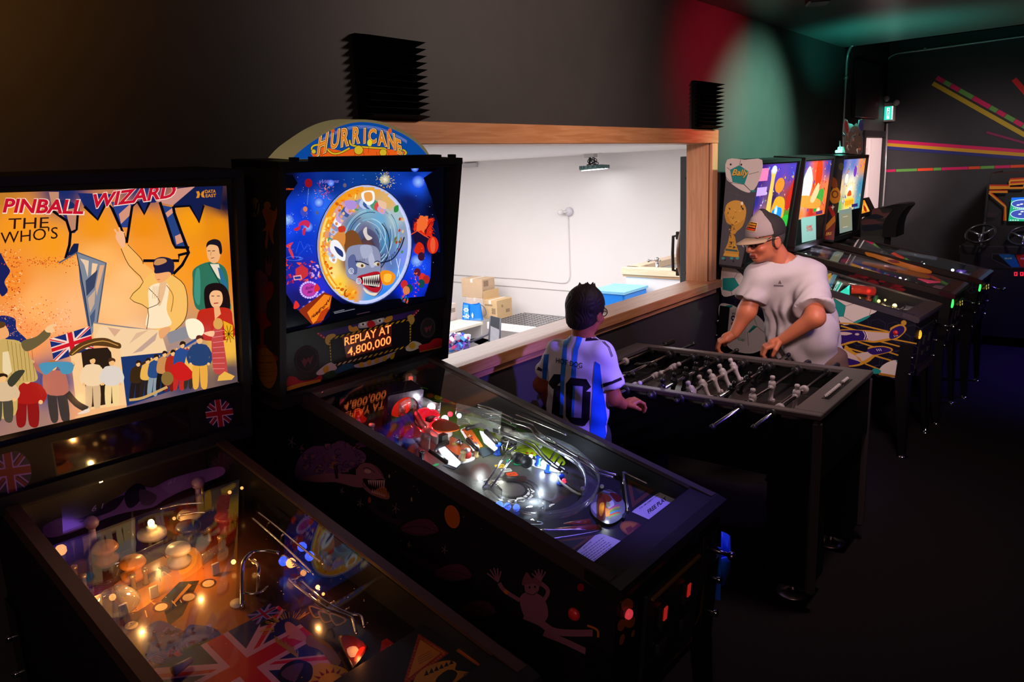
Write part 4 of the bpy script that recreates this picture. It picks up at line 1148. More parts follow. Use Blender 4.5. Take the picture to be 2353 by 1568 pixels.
crowd = [(1120,800,300,330,'#3a2614','#241a18'),(1200,770,260,320,'#e8b050','#2a201c'),(1270,760,300,340,'#2a4a80','#8a98a0'),(1340,720,280,330,'#c88a50','#1a1614'),(1410,720,280,340,'#b02a1c','#7a1a14'),(1490,710,330,400,'#2a4a8a','#c02a22'),(1570,700,260,330,'#f0b850','#3a2c20')]
for ox,oy,sx,sy,c,lg in crowd:
    person_print(A,TT(ox,oy,sx,sy,40),'#2c1a10',c,lg,k=75,arms=[[(-.15,.78),(.1,.92),(.35,1.05)],[(.15,.78),(.32,.9),(.45,1.05)]])
A.curve([Z2(*p) for p in ((1440,520),(1520,480),(1620,580),(1600,620),(1520,640),(1440,600))],'#c81e1c',4)
person_print(A,TT(1670,700,420,440),'#5a2418','#26406e','#e8a840',k=110)
A.line([Z2(*p) for p in ((1080,800),(1200,780),(1400,690))],6,'#c8a060',sm=3); A.ell(*Z2(1400,620),14,16,'#8a6a34')
A.curve([Z2(*p) for p in ((1790,200),(1850,180),(1870,300),(1905,560),(1880,580),(1790,560),(1770,300))],'#c04440',4)
for k in range(8): A.line([Z2(1780,230+k*44),Z2(1880,215+k*46)],.8,'#f0a0a8')
A.ell(*Z2(1825,160),11,13,'#d8a050'); A.curve([Z2(*p) for p in ((1700,240),(1790,220),(1780,270))],'#f4b88c',3)
A.poly([Z2(*p) for p in ((1880,560),(1965,600),(1940,630),(1820,640),(1830,600))],'#e8b048')
# lettering
A.text('PINBALL',Z1(20,425),(56*.93,1),(5,-46),'#f8d8c8',.055,.1,fit=3.62); A.text('PINBALL',Z1(22,420),(56*.93,1),(5,-44),'#c4122c',.03,.1,fit=3.55)
A.text('WIZARD',Z1(818,388),(48,-6.5),(5,-46),'#f8d8c8',.055,.1,fit=4.06); A.text('WIZARD',Z1(822,384),(48,-6.5),(5,-44),'#c4122c',.03,.1,fit=4.0)
A.text('THE',Z1(70,575),(30,-1),(2,-36),'#2c1410',.0,.0,fit=3.1); A.text("WHO'S",Z1(0,708),(30,-3),(1,-38),'#2c1410',.0,.0,fit=4.4)
A.text('DATA',Z1(1846,250),(11,-.4),(0,-10.5),'#d88a20',.02,0,fit=2.2); A.text('EAST',Z1(1850,288),(11,-.4),(0,-10.5),'#d88a20',.02,0,fit=2.2)
A.poly([Z1(*p) for p in ((1765,235),(1790,232),(1800,260),(1790,292),(1765,295),(1775,265))],'#d88a20'); A.poly([Z1(*p) for p in ((1840,225),(1815,240),(1808,262),(1815,285),(1842,292),(1832,262))],'#d88a20')
A.poly([(519.5,425),(562,425),(580,885),(545.5,877)],'#050406'); A.poly([(-200,449),(0,443),(519,427),(560,426),(560,400),(-200,420)],'#0a0603'); A.poly([(-200,1050),(0,1002),(546,877.5),(560,905),(0,1040),(-200,1090)],'#030305')
A.build('backglass',artmat('orange_backglass',es=1.0,rough=.12,base=.2),TM.root,label='backlit orange picture glass with lettering')
# speaker panel --------------------------------------------------
b = TM.mb(); k = (TM.vt-TM.vb)/TM.hB
b.prism([(TM.vb-.03,TM.top),(TM.vb-.012,TM.top),(TM.vb-.012+k*.118,TM.top+.118),(TM.vb-.03+k*.118,TM.top+.118)],lambda v,w,d: (d,v,w),-TM.bw/2+.02,TM.bw/2-.02)
b.prism([(TM.vb-.03+k*.118,TM.top+.118),(TM.vb-.004+k*.118,TM.top+.118),(TM.vb-.004+k*.134,TM.top+.134),(TM.vb-.03+k*.134,TM.top+.134)],lambda v,w,d: (d,v,w),-TM.bw/2+.02,TM.bw/2-.02)
sp = b.build('speaker_panel',mat('speaker_panel_black',(.010,.008,.011),.4,spec=.2,noise=.2,nscale=80),TM.root)
A = Art(px_plane(TM.F(0,TM.vb,TM.top)-TM.bgn*.0115,TM.bgn),6e-6)
jack_disc(A,504,950,32,-8,'#c79ac0','#9a1220','#1a1440'); A.build('speaker_badge',artmat('badge_print',rough=.5),sp)
A = Art(px_plane(TM.F(0,TM.vb,TM.top)-TM.bgn*.0115,TM.bgn),6e-6)
jack_disc(A,22,1085,50,-8,'#8a5ab0','#6a0f20','#181038'); A.build('speaker_badge',artmat('badge_print',rough=.5),sp)
A = Art(px_plane(TM.F(0,TM.vb,TM.top)-TM.bgn*.0112,TM.bgn),6e-6)
A.poly([(116,1018),(432,935),(442,1006),(130,1096)],'#020203'); A.build('display_frame',artmat('display_frame_print',rough=.4),sp)
A = Art(px_plane(TM.F(0,TM.vb,TM.top)-TM.bgn*.0106,TM.bgn),6e-6)
A.poly([(121,1019.5),(428,940),(437.5,1004),(133,1091)],'#150a18'); A.build('dot_display',artmat('display_dark',rough=.08,spec=.8,coat=.6),sp,label='dark dot display, glossy and unlit')

# ---- helpers for what stands on a playfield
def _R(s,px,h=0.0): return on_plane(px,s.F(0,0,s.pf0)+s.pn*h,s.pn)
Machine.R = _R
def _uv(s,px,h=0.0): p = s.R(px,h)-s.o; return p.dot(s.u),p.dot(s.v)
Machine.uv = _uv
def _pfl(s,a,v,l=0.0): return s.F(a,v,s.pf(v))+s.pn*l
Machine.pfl = _pfl
def _board(s,m,name='playfield'):
    b = s.mb(); x = s.cw/2-.021; va,vz = .03,s.L-.02
    b.add([(q*x,v,s.pf(v)+d) for d in (-.0006,-.014) for v in (va,vz) for q in (-1,1)],[[0,1,3,2],[6,7,5,4],[0,4,5,1],[2,3,7,6],[0,2,6,4],[1,5,7,3]])
    return b.build(name,m,s.root)
Machine.board = _board
def _apron(s,m,depth=.20,h=.035):
    b = s.mb(); x = s.cw/2-.022; vz = s.L-.083; va = vz-depth
    b.add([(q*x,v,s.pf(v)+d) for d in (h,0) for v in (va,vz) for q in (-1,1)],[[0,1,3,2],[6,7,5,4],[0,4,5,1],[2,3,7,6],[0,2,6,4],[1,5,7,3]])
    return b.build('apron',m,s.root)
Machine.apron = _apron
def _post(s,px,h,r,m,name='post',n=12,head=None,ph=0.0):
    p = s.R(px,ph); b = MB(); b.lathe([(r*1.25,0),(r*1.25,h*.12),(r*.8,h*.2),(r*.8,h*.75),(r*1.1,h*.82),(r*1.1,h),(0,h*1.04)],p,s.pn,n); return b.build(name,m,s.root)
Machine.post = _post
def _dome(s,px,r,h,m,name='dome',h0=0.0,skirt=None,parent=None):
    p = s.R(px,h0); b = MB(); b.lathe([(r,0),(r,h*.35),(r*.92,h*.62),(r*.7,h*.85),(r*.35,h*.97),(0,h)],p,s.pn,24); return b.build(name,m,parent or s.root)
Machine.dome = _dome
def bulb_mat(name,col,es): return mat(name,(.02,.02,.02),.3,emit=col,es=es)
def tplastic(name,col,rough=.12,a=.35,emit=None,es=0):
    """tinted clear plastic"""
    if name in _mats: return _mats[name]
    m = bpy.data.materials.new(name); m.use_nodes = True; nt = m.node_tree; b = nt.nodes['Principled BSDF']; out = nt.nodes['Material Output']
    c = hexc(col); b.inputs['Base Color'].default_value = (*c,1); b.inputs['Roughness'].default_value = rough; b.inputs['Specular IOR Level'].default_value = .6
    if emit: b.inputs['Emission Color'].default_value = (*hexc(emit),1); b.inputs['Emission Strength'].default_value = es
    tr = nt.nodes.new('ShaderNodeBsdfTransparent'); tr.inputs[0].default_value = (*[min(1,x*.8+.2) for x in c],1)
    mx = nt.nodes.new('ShaderNodeMixShader'); mx.inputs[0].default_value = a
    nt.links.new(tr.outputs[0],mx.inputs[1]); nt.links.new(b.outputs[0],mx.inputs[2]); nt.links.new(mx.outputs[0],out.inputs[0])
    _mats[name] = m; return m
M_clear = glassmat('clear_ramp',(.90,.92,.93),1.45,.03,.05,.07)
M_wire = mat('wireform',(.55,.52,.50),.22,metal=1)

# ---- left machine: playfield
TM.board(mat('playfield_edge',(.12,.06,.03),.5))
Q5 = zz(0,1020,.34953); Q6 = zz(560,1120,.28571)
A = Art(lambda u,v,l: TM.pfl(u,v,l),6e-6)
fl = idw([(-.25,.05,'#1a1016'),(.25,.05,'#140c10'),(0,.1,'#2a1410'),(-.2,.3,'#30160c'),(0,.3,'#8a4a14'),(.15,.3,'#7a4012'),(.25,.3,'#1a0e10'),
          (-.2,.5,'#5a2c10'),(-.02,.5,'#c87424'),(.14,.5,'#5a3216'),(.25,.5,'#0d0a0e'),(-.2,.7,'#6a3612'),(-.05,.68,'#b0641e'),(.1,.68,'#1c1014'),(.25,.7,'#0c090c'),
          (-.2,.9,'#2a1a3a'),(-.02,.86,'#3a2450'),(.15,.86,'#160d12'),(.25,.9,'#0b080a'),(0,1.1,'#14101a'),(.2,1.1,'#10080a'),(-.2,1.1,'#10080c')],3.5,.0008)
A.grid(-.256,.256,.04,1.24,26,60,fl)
rr = random.Random(11)
E5 = lambda X,Y: TM.uv(Q5(X,Y))
E6 = lambda X,Y: TM.uv(Q6(X,Y))
def pl(pts,c,n=0,E=E5): (A.curve([E(*p) for p in pts],c,n) if n else A.poly([E(*p) for p in pts],c))
pl(((740,940),(1100,730),(1280,690),(1330,800),(1200,900),(1050,1000),(860,1110)),'#d88a30',4)
pl(((1180,700),(1290,690),(1280,800),(1180,860)),'#f0a83a',4)
pl(((740,990),(1080,800),(1130,840),(830,1010)),'#8a6a58'); pl(((830,1000),(1040,930),(1040,970),(860,1080)),'#c08a58',3)
pl(((1060,1030),(1180,910),(1310,900),(1200,1130),(1110,1200)),'#1a1418'); pl(((1130,1050),(1240,920),(1260,930),(1150,1050)),'#c8862c')
for k in range(26):
    X = rr.uniform(760,1200); Y = rr.uniform(700,1150)
    A.line([E5(X,Y),E5(X+rr.uniform(-60,60),Y+rr.uniform(-50,30))],.002,rr.choice(['#3a2010','#e8b058','#20140e','#f0c070']))
for X,Y in ((865,1195),(1060,1075),(1370,920),(1240,1010)):
    A.ell(*E5(X,Y),.018,.018,'#5a2a0c'); A.ell(*E5(X,Y),.013,.013,'#e8c890')
pl(((930,1260),(1000,1180),(1080,1170),(1200,1230),(1260,1190),(1420,1220),(1440,1300),(1250,1380),(1080,1450),(960,1400)),'#3a2a80',5)
for k in range(60):
    X = rr.uniform(930,1430); Y = rr.uniform(1200,1440); A.ell(*E5(X,Y),.004+.006*rr.random(),.003+.005*rr.random(),rr.choice(['#6a54b8','#20183c','#8a70d0','#48389a','#b08ab8','#a83848']),rr.random()*3,7)
pl(((1170,1350),(1400,1280),(1440,1330),(1290,1440)),'#241a28'); pl(((1130,1380),(1170,1365),(1290,1450),(1260,1470)),'#b01c28')
fcu,fcv = E5(1600,1470)
union_jack(A,(fcu,fcv),(1,0),(0,1),.155,.115,'#1c1c52','#c88a98','#c0182c')
for pts in (((560-0,0),(0,0),(0,0)),): pass
# small flags, insert lights and cues on the dark right half
sfu,sfv = E6(160,1020); union_jack(A,(sfu,sfv),(1,0),(0,1),.03,.02,'#15154a','#7a80c8','#8a1428')
A.poly([E6(*p) for p in ((130,1080),(260,1045),(275,1085),(130,1130))],'#3a3044'); A.poly([E6(*p) for p in ((140,1085),(255,1055),(265,1080),(140,1118))],'#0c0a10')
for p in ((575,1000),(650,1040),(740,1060)):
    u,v = E6(*p); A.curve([(u-.014,v+.02),(u-.004,v-.02),(u+.006,v-.02),(u+.016,v+.02)],'#6a4a1a',3); A.curve([(u-.010,v+.016),(u-.002,v-.015),(u+.004,v-.015),(u+.012,v+.016)],'#140c08',3)
for k in range(40):
    a = rr.uniform(-2.9,-.1); u,v = E6(360,1130); A.line([(u+.03*math.cos(a),v+.03*math.sin(a)),(u+(.045+.02*rr.random())*math.cos(a),v+(.045+.02*rr.random())*math.sin(a))],.0012,'#b8842a')
pl(((330,1110),(350,1085),(400,1105),(500,1200),(480,1240),(400,1220),(345,1170)),'#c87a68',3,E6)
for q in (((345,1130),(395,1165)),((340,1175),(400,1190)),((355,1210),(410,1210))): A.line([E6(*p) for p in q],.008,'#c87a68')
pl(((500,1230),(540,1190),(680,1260),(780,1400),(720,1440),(620,1320),(520,1280)),'#8a5a14',4,E6)
pl(((520,1500),(600,1420),(760,1440),(850,1500),(840,1600),(500,1600)),'#c08a18',4,E6)
for k in range(16):
    a = k*math.pi/8; u,v = E6(700,1570); A.poly([(u+.025*math.cos(a-.15),v+.025*math.sin(a-.15)),(u+.04*math.cos(a),v+.04*math.sin(a)),(u+.025*math.cos(a+.15),v+.025*math.sin(a+.15))],'#7a1c10')
pl(((280,1500),(330,1430),(440,1390),(550,1440),(520,1568),(300,1568)),'#140c0a',4,E6); pl(((300,1510),(370,1440),(480,1420),(440,1520),(400,1568)),'#5a3a4a',4,E6)
for k in range(60):
    A.line([E6(260+k*3+rr.random()*4,1250+k*2.2),E6(240+k*3+rr.random()*30,1180+k*2.2+rr.random()*50)],.0014,'#a8781c')
for k in range(120):
    u,v = rr.uniform(-.24,.24),rr.uniform(.2,1.0); A.ell(u,v,.0016,.0016,rr.choice(['#c88a40','#7a2a20','#d8c8a8','#3a3a90']),0,6)
pl(((1110,1240),(1150,1220),(1220,1270),(1140,1568),(1060,1568)),'#8a1410',0,E6); pl(((1140,1330),(1180,1270),(1210,1290),(1160,1420)),'#d88018',0,E6)
A.text('EARN',E6(1105,1430),(.016,-.006),(-.010,-.016),'#2a0c08',.02,fit=3)
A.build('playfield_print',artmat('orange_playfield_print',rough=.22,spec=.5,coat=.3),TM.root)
# purple plane-shaped plastic across the rear
b = MB(); hp_ = .085; P5 = lambda X,Y: TM.R(Q5(X,Y),hp_)
A = Art(lambda X,Y,l: TM.R(Q5(X,Y),hp_)+TM.pn*l,6e-6)
out = [(285,545),(430,480),(560,500),(640,440),(800,330),(900,270),(1000,290),(1120,230),(1300,180),(1440,150),(1480,175),(1440,220),(1200,310),(1080,370),(1000,420),(840,450),(700,490),(560,550),(420,600),(310,615)]
A.curve(out,'#8a5a9a',3)
for pts,c in (([(520,520),(600,470),(720,380),(820,340),(760,430),(640,480)],'#2a1c34'),([(820,330),(900,260),(960,300),(900,400),(840,420)],'#241a30'),([(1060,270),(1240,200),(1200,290),(1120,330)],'#9a6aa8'),([(920,300),(1030,340),(1000,400),(930,400)],'#5a4058')): A.curve(pts,c,3)
A.text('6',(600,450),(70,-30),(12,-52),'#c0a0d0',.02); A.text('1',(665,428),(60,-24),(12,-48),'#c0a0d0',.02); A.text('61',(1100,275),(60,-26),(12,-42),'#c0a0d0',.02)
for cx,cy in ((390,523),(1340,187)): A.ring(cx,cy,26,14,5,'#8a6a98'); A.ring(cx,cy,14,7,4,'#8a6a98')
A.build('plane_plastic',artmat('plane_print',rough=.3),TM.root,label='purple plane shaped plastic marked 61')
for X,Y in ((600,520),(1300,260)):
    b = MB(); b.tube([P5(X,Y),P5(X,Y)-TM.pn*.085],.008,8); b.ball(P5(X,Y),.017,12); b.build('nacelle',mat('nacelle_purple',(.18,.09,.2),.4),TM.root)
# white lamp shade with bulb, mirror back panel, small lamps
M_shade = mat('shade_cream',(.70,.60,.42),.5)
p = TM.R(Q5(1000,600),.03); b = MB(); b.lathe([(.035,0),(.034,.008),(.012,.016),(.012,.024),(0,.026)],p,TM.pn,24); sh = b.build('lamp_shade',M_shade,TM.root)
b = MB(); b.ball(p+TM.pn*.034,(.008,.008,.010),10); b.build('bulb',bulb_mat('bulb_warm_bright',(1,.72,.3),14),sh)
for X,Y,h,es,r in ((1535,778,.02,9,.008),(1670,775,.02,8,.008),(1590,292,.06,4,.006),(1145,492,.05,3,.006),(400,700,.03,2.5,.018),(780,1275,.015,5,.009),(960,1525,.015,3,.006),(740,1010,.04,3,.010),(1510,320,.05,3,.007)):
    b = MB(); b.ball(TM.R(Q5(X,Y),h),r*.75,10); b.build('bulb',bulb_mat('bulb_amber_%d' % int(es*10),(1,.42,.10),es*.45),TM.root)
for X,Y,h,es,r in ((595,805,.02,14,.007),(380,610,.03,5,.016),(640,860,.02,5,.005),(480,690,.02,2,.01),(655,470,.04,2,.006),(700,490,.04,2,.007)):
    b = MB(); b.ball(TM.R(Q6(X,Y),h),r*.75,10); b.build('bulb',bulb_mat('bulb_orange_%d' % int(es*10),(1,.36,.08),es*.45),TM.root)
for X,Y,r in ((320,595,.012),(470,480,.012),(530,555,.012)):
    b = MB(); b.ball(TM.R(Q6(X,Y),.03),r,10); b.build('bulb',bulb_mat('bulb_blue',(.05,.12,1),1.2),TM.root)
# chrome rails, hoops, wire ramps on the right
def wire(s,pts,h,r=.003,E=Q5,m=None,name='wire_ramp',sm=5):
    P = [s.R(E(*q[:2]),(q[2] if len(q) > 2 else h)) for q in pts]
    b = MB(); b.tube(smooth_path([tuple(x) for x in P],sm),r,8); return b.build(name,m or M_wire,s.root)
wire(TM,((1180,470),(1270,455),(1350,452)),.06); wire(TM,((1050,430),(1180,400),(1340,390)),.06)
wire(TM,((1590,1090,.0),(1592,850,.05),(1610,760,.07),(1660,715,.07),(1750,705,.07),(1831,720,.07)),.07,.005)
wire(TM,((1690,1000,.0),(1700,860,.05),(1690,790,.06),(1640,760,.06)),.06,.004)
wire(TM,((1600,980),(1650,988),(1720,975),(1760,940)),.02,.003)
wire(TM,((60,240),(200,360),(420,560),(560,700)),.06,.003,Q6); wire(TM,((100,190),(280,330),(460,480),(640,620)),.06,.003,Q6)
wire(TM,((360,740),(430,800),(640,960),(760,1010),(860,1050),(885,1090),(905,1180)),.05,.0035,Q6); wire(TM,((460,750),(600,880),(720,960),(850,1020),(945,1040),(970,1130)),.05,.0035,Q6)
for X,Y in ((370,745),(520,860),(640,950),(760,1000)): wire(TM,((X,Y,.05),(X+20,Y+8,.036),(X+70,Y-18,.036),(X+92,Y-32,.05)),.04,.0022,Q6)
wire(TM,((190,320,.02),(200,290,.05),(240,275,.05),(290,300,.02)),.05,.003,Q6); wire(TM,((300,440,.02),(310,390,.05),(350,365,.05),(400,400,.02)),.05,.003,Q6)
for k in range(9): wire(TM,((300+k*16,560+k*12,.03),(330+k*16,550+k*12,.04),(420+k*14,610+k*10,.03)),.03,.002,Q6,sm=3)
# targets and little cards
M_cream = mat('target_cream',(.72,.62,.45),.4)
for X,Y in ((1420,860),(1015,1015),(815,1135),(645,1080)):
    p = TM.R(Q5(X,Y),.0); b = MB(TM.M.to_3x3().to_4x4()); pl_ = p; b = MB(); R3 = TM.M.to_3x3()
    b.box(p+TM.pn*.016,(.02,.004,.032),rot=R3,bev=.002); b.build('drop_target',M_cream,TM.root)
p = TM.R(Q5(1560,1055),.0); b = MB(); b.lathe([(.016,0),(.016,.004),(0,.004)],p,TM.pn,20); b.build('round_target',M_cream,TM.root)
# back panel with pictures of people, kickers, post and bumper shapes
b = MB(); R3 = TM.M.to_3x3()
A = Art(lambda u,w,l: TM.F(u,.075+l,TM.pf(.07)+w),6e-6)
A.poly([(-.25,.0),(.25,.0),(.25,.11),(-.25,.11)],'#1a0e16')
A.build('back_panel',artmat('back_panel_print',rough=.4),TM.root)
for X,Y,c in ((1240,640,'#3a3a4a'),(880,880,'#d88a30'),(1180,790,'#b8b0a8'),(700,780,'#a86a48'),(1490,570,'#8a2a1a'),(1250,560,'#c8b090')):
    p = TM.R(Q5(X,Y),0); b = MB(); b.lathe([(.026,0),(.028,.012),(.018,.02),(.018,.034),(.030,.04),(.026,.048),(0,.052)],p,TM.pn,20); b.build('bumper',mat('bumper_'+c[1:],c,.35),TM.root)
for X,Y in ((1040,640),(880,960),(960,920),(500,900),(1450,700),(1380,640),(560,960),(1330,330)):
    TM.post(Q5(X,Y),.04,.006,mat('post_brass',(.5,.36,.16),.3,metal=.7))
for a,c,h in (((740,890),(1080,730),.04),((760,1010),(850,1170),.03),((600,650),(600,880),.05),((880,540),(880,760),.05),((1330,800),(1480,700),.03)):
    b = MB(); b.ribbon([TM.R(Q5(*a)),TM.R(Q5(*c))],TM.pn,h,.004); b.build('clear_guide',M_clear,TM.root)
# round glass cover lower left, flippers
p = TM.R(Q5(770,1060),.02); b = MB(); b.lathe([(.045,0),(.047,.01),(.03,.03),(0,.036)],p,TM.pn,24); b.build('clear_cover',M_clear,TM.root)
for a,c in (((1140,1500),(1260,1420)),):
    b = MB(); b.tube([TM.R(Q5(*a),.012),TM.R(Q5(*c),.012)],[.011,.006],12); b.build('flipper',mat('flipper_grey',(.5,.45,.42),.4),TM.root)
fl_ = [TM.R(Q6(*p),.02) for p in ((780,1210),(890,1450),(980,1290))]
b = MB(); b.tube(smooth_path([tuple(x) for x in (fl_[0],fl_[1],fl_[2])],1),.006,8); b.build('slingshot_rail',mat('rail_gold',(.6,.38,.14),.3,metal=.8),TM.root)
A = Art(lambda X,Y,l: TM.R(Q6(X,Y),.028)+TM.pn*l,6e-6)
A.curve([(780,1215),(880,1200),(985,1285),(900,1430),(860,1400)],'#6a140f',3); A.curve([(830,1300),(900,1280),(930,1340),(860,1370)],'#c8b8b0',3); A.curve([(930,1300),(975,1290),(905,1400),(890,1380)],'#e02a14',3)
A.build('slingshot_plastic',artmat('sling_print',rough=.25),TM.root)
# apron with triangle card, orange card
TM.apron(mat('apron_black',(.012,.010,.010),.35),.21,.03)
A = Art(lambda X,Y,l: TM.R(Q6(X,Y),.0315)+TM.pn*l,6e-6)
A.poly([(1405,1178),(1650,1335),(1270,1620)],'#8a1810'); 
for k in range(15):
    for a,c in (((1405,1190),(1630,1335)),((1630,1335),(1290,1600)),((1290,1600),(1405,1190))):
        X = a[0]+(c[0]-a[0])*(k+.5)/15; Y = a[1]+(c[1]-a[1])*(k+.5)/15; A.ell(X+(1430-X)*.07,Y+(1370-Y)*.07,11,9,'#b07018',0,8)
A.poly([(1420,1225),(1585,1335),(1320,1540)],'#b07018')
for k in range(4): A.line([(1400+k*4,1370+k*17),(1500+k*10,1320+k*13)],3,'#3a1c08')
A.curve([(1380,1600),(1420,1480),(1560,1410),(1660,1395),(1710,1420),(1700,1470),(1760,1480),(1840,1500),(1850,1540),(1700,1620)],'#a8741c',3)
for k in range(6): A.poly([(1450+k*40,1520-k*18),(1470+k*40,1470-k*16),(1490+k*40,1510-k*18)],'#1c140c')
A.ring(1795,1515,24,20,6,'#3a240c'); A.curve([(1540,1560),(1640,1470),(1720,1500),(1640,1600)],'#1c140c',3)
A.poly([(1705,1318),(1800,1238),(2045,1385),(1940,1478)],'#a04a10'); A.poly([(1765,1325),(1810,1290),(1960,1390),(1920,1430)],'#1a0e08'); A.poly([(1735,1320),(1765,1295),(1935,1420),(1915,1450)],'#c05c14')
A.curve([(1935,1465),(1960,1400),(2030,1370),(2045,1385),(1945,1478)],'#8a78c8',3)
A.build('apron_print',artmat('orange_apron_print',rough=.4),TM.root)
# the machine's own lamps
def inner(s,px,h,col,pw,r=.005,E=Q5): return lamp('machine_bulb','POINT',s.R(E(*px),h),col,pw,size=r)
inner(TM,(1010,500),.075,(1,.55,.16),.42); inner(TM,(900,900),.07,(1,.45,.12),.38); inner(TM,(1300,700),.07,(1,.42,.1),.35)
inner(TM,(600,1000),.05,(1,.4,.12),.12); inner(TM,(595,790),.06,(1,.4,.1),.25,E=Q6); inner(TM,(930,1250),.05,(1,.3,.08),.07,E=Q6)

# ------------------------------------------------------------------ second machine: HURRICANE
HU = Machine('pinball_machine','pinball machine with arched topper sign, blue backglass and brightly lit white playfield',(1.595,2.137,-1.227),-.27,4.64,.185,.258,.694,.23,.554,.043)
HU.cabinet()
HU.backbox(edge=.022)
Z3 = zz(560,260,.22958); Z4 = zz(560,580,.22958)
A = Art(HU.bgp,6e-6)
sky = idw([(660,410,'#07071c'),(700,420,'#0a1f7a'),(760,420,'#0a2a80'),(850,405,'#0c3a88'),(950,400,'#0a2f90'),(1000,430,'#07102e'),(660,520,'#1a4af0'),(700,480,'#0c3ad0'),(735,470,'#2a6af0'),
           (690,560,'#0c36c8'),(660,600,'#1428a0'),(700,640,'#2820a0'),(730,660,'#2a30d0'),(690,690,'#1a1a6a'),(740,710,'#05051a'),(960,420,'#1c56f0'),(940,470,'#101a58'),(970,520,'#06082a'),
           (990,560,'#0a0a28'),(960,610,'#1848f0'),(940,670,'#0c2ad8'),(970,650,'#0e30d8'),(900,700,'#06103a'),(1000,680,'#05061c'),(800,720,'#030410'),(1000,480,'#06061a'),(830,420,'#0c3a90')],3.4)
def in_hg(a,b):
    return 653+(b-400)*.006 < a < 1012-(b-400)*.02 and 399 < b < 778-(a-655)*.245
A.grid(645,1020,395,790,44,48,sky,in_hg)
# dark vignette corners of the picture (printed black ground outside the big circle)
for pts in (((400,620),(490,620),(540,700),(440,840),(400,930)),((1960,540),(1800,650),(1880,850),(1945,1100),(2000,1568),(2000,540))):
    A.poly([Z3(*p) for p in pts],'#04040e')
A.poly([Z4(*p) for p in ((405,360),(430,420),(520,560),(700,720),(405,840))],'#03030a'); A.poly([Z4(*p) for p in ((880,440),(1000,520),(1480,470),(1820,440),(1990,300),(1990,480),(700,780),(860,640))],'#03030c')
A.poly([Z4(*p) for p in ((1880,0),(2000,0),(2000,470),(1800,470),(1870,250))],'#04040f')
def burst(c,n,r0,r1,cols,w,seed):
    q = random.Random(seed)
    for i in range(n):
        a = q.random()*6.283; ra = r0+(r1-r0)*q.random(); rb = ra+(r1-r0)*.25*q.random()
        A.line([(c[0]+math.cos(a)*ra,c[1]+math.sin(a)*ra),(c[0]+math.cos(a)*rb,c[1]+math.sin(a)*rb)],w,q.choice(cols))
A.ell(*Z3(1415,665),13,13,'#f8f0d0',edge='#3a5a80'); burst(Z3(1415,665),90,3,21,['#f0c040','#f8e8a0','#e8a828'],1.1,1)
burst(Z3(805,785),90,3,24,['#b82a50','#d85a70','#8a1a48','#f0b0b0'],.9,2)
for c,r in ((Z3(440,1070),14),(Z3(750,895),12),(Z3(1745,690),15),(Z3(1730,1480),15),(Z3(640,1140),12),(Z3(870,700),8),(Z3(1710,550),9)):
    A.ell(c[0],c[1],r,r,'#9ac4ff',edge='#1646e0')  # hotspots of the bulbs behind, painted into the glass colours
burst(Z3(440,1080),50,2,18,['#c8e4ff','#6aa8ff','#e8f4ff'],.7,3); burst(Z3(1740,1500),50,2,20,['#5aa0ff','#2a6af0','#a8d0ff'],.7,4)
for x,y,c,r in ((645,700,'#8a1020',8.5),(1008,722,'#6a5a70',4),(727,996,'#5a5a80',3.4)): A.ell(*Z3(x,y),r,r*1.2,c)
A.line([Z3(645,755),Z3(640,830),Z3(632,920)],.8,'#7a90c0')
# floating clown-suit balloonist (generic), fairground shapes
for pts,c in (([(580,950),(620,935),(640,1010),(600,1040),(565,1000)],'#3a4ac0'),([(560,1090),(620,1070),(660,1100),(640,1150),(600,1120),(545,1130)],'#c82a58'),([(500,1160),(560,1130),(560,1160),(520,1180)],'#c82440'),([(590,1160),(620,1150),(605,1220),(585,1210)],'#c8284a')): A.curve([Z3(*p) for p in pts],c,4)
A.ell(*Z3(612,960),5,6,'#d87a50')
for pts,c in (([(410,1330),(490,1290),(470,1330),(460,1370),(440,1345)],'#d83a4a'),([(445,1370),(470,1360),(500,1440),(485,1450)],'#d83a4a')): A.curve([Z3(*p) for p in pts],c,3)
for k in range(5): A.ring(*Z3(490+k*4,1455),16+k,5,.8,'#4a70e8')
A.line([Z3(*p) for p in ((520,1400),(560,1280),(600,1360),(640,1310),(680,1400))],.9,'#3a60e0',sm=4); A.line([Z3(*p) for p in ((540,1430),(640,1330),(700,1330))],.8,'#3050d0',sm=4)
q = random.Random(8)
for i in range(46):
    X,Y = q.uniform(415,680),q.uniform(90,310); A.curve([Z4(X+q.uniform(-30,30),Y+q.uniform(-26,26)) for _ in range(5)],q.choice(['#d8283a','#7a1a50','#e84a3a','#3a1a60','#b02048','#1c2a90']),2)
A.poly([Z4(*p) for p in ((515,165),(580,125),(640,165),(640,230),(560,290),(515,240))],'#c8303a'); A.poly([Z4(*p) for p in ((490,235),(570,225),(580,270),(500,280))],'#f0a0a0'); A.poly([Z4(*p) for p in ((500,245),(562,238),(570,262),(508,268))],'#2a3a90')
q = random.Random(9)
for i in range(26): A.ell(*Z4(q.uniform(660,780),q.uniform(120,270)),1.5+q.random()*3,1.5+q.random()*3,q.choice(['#c8a0e0','#e04a5a','#6a2a90','#f0c0c8','#3a2a90']),0,8)
c = Z4(650,375)
for k in range(22):
    a = k*.2856; A.ell(c[0]+math.cos(a)*19.5,c[1]+math.sin(a)*18,2.6,2.6,'#d8b0ff')
A.ell(c[0],c[1],16.5,15,'#c03aa8'); A.text('Ride',(c[0]-9,c[1]+1),(9.5,-3),(0,-10),'#6a1a68',.02,.3,fit=2); A.text('Me',(c[0]-4,c[1]+9),(9,-2.5),(0,-9),'#6a1a68',.02,.3,fit=1.3)
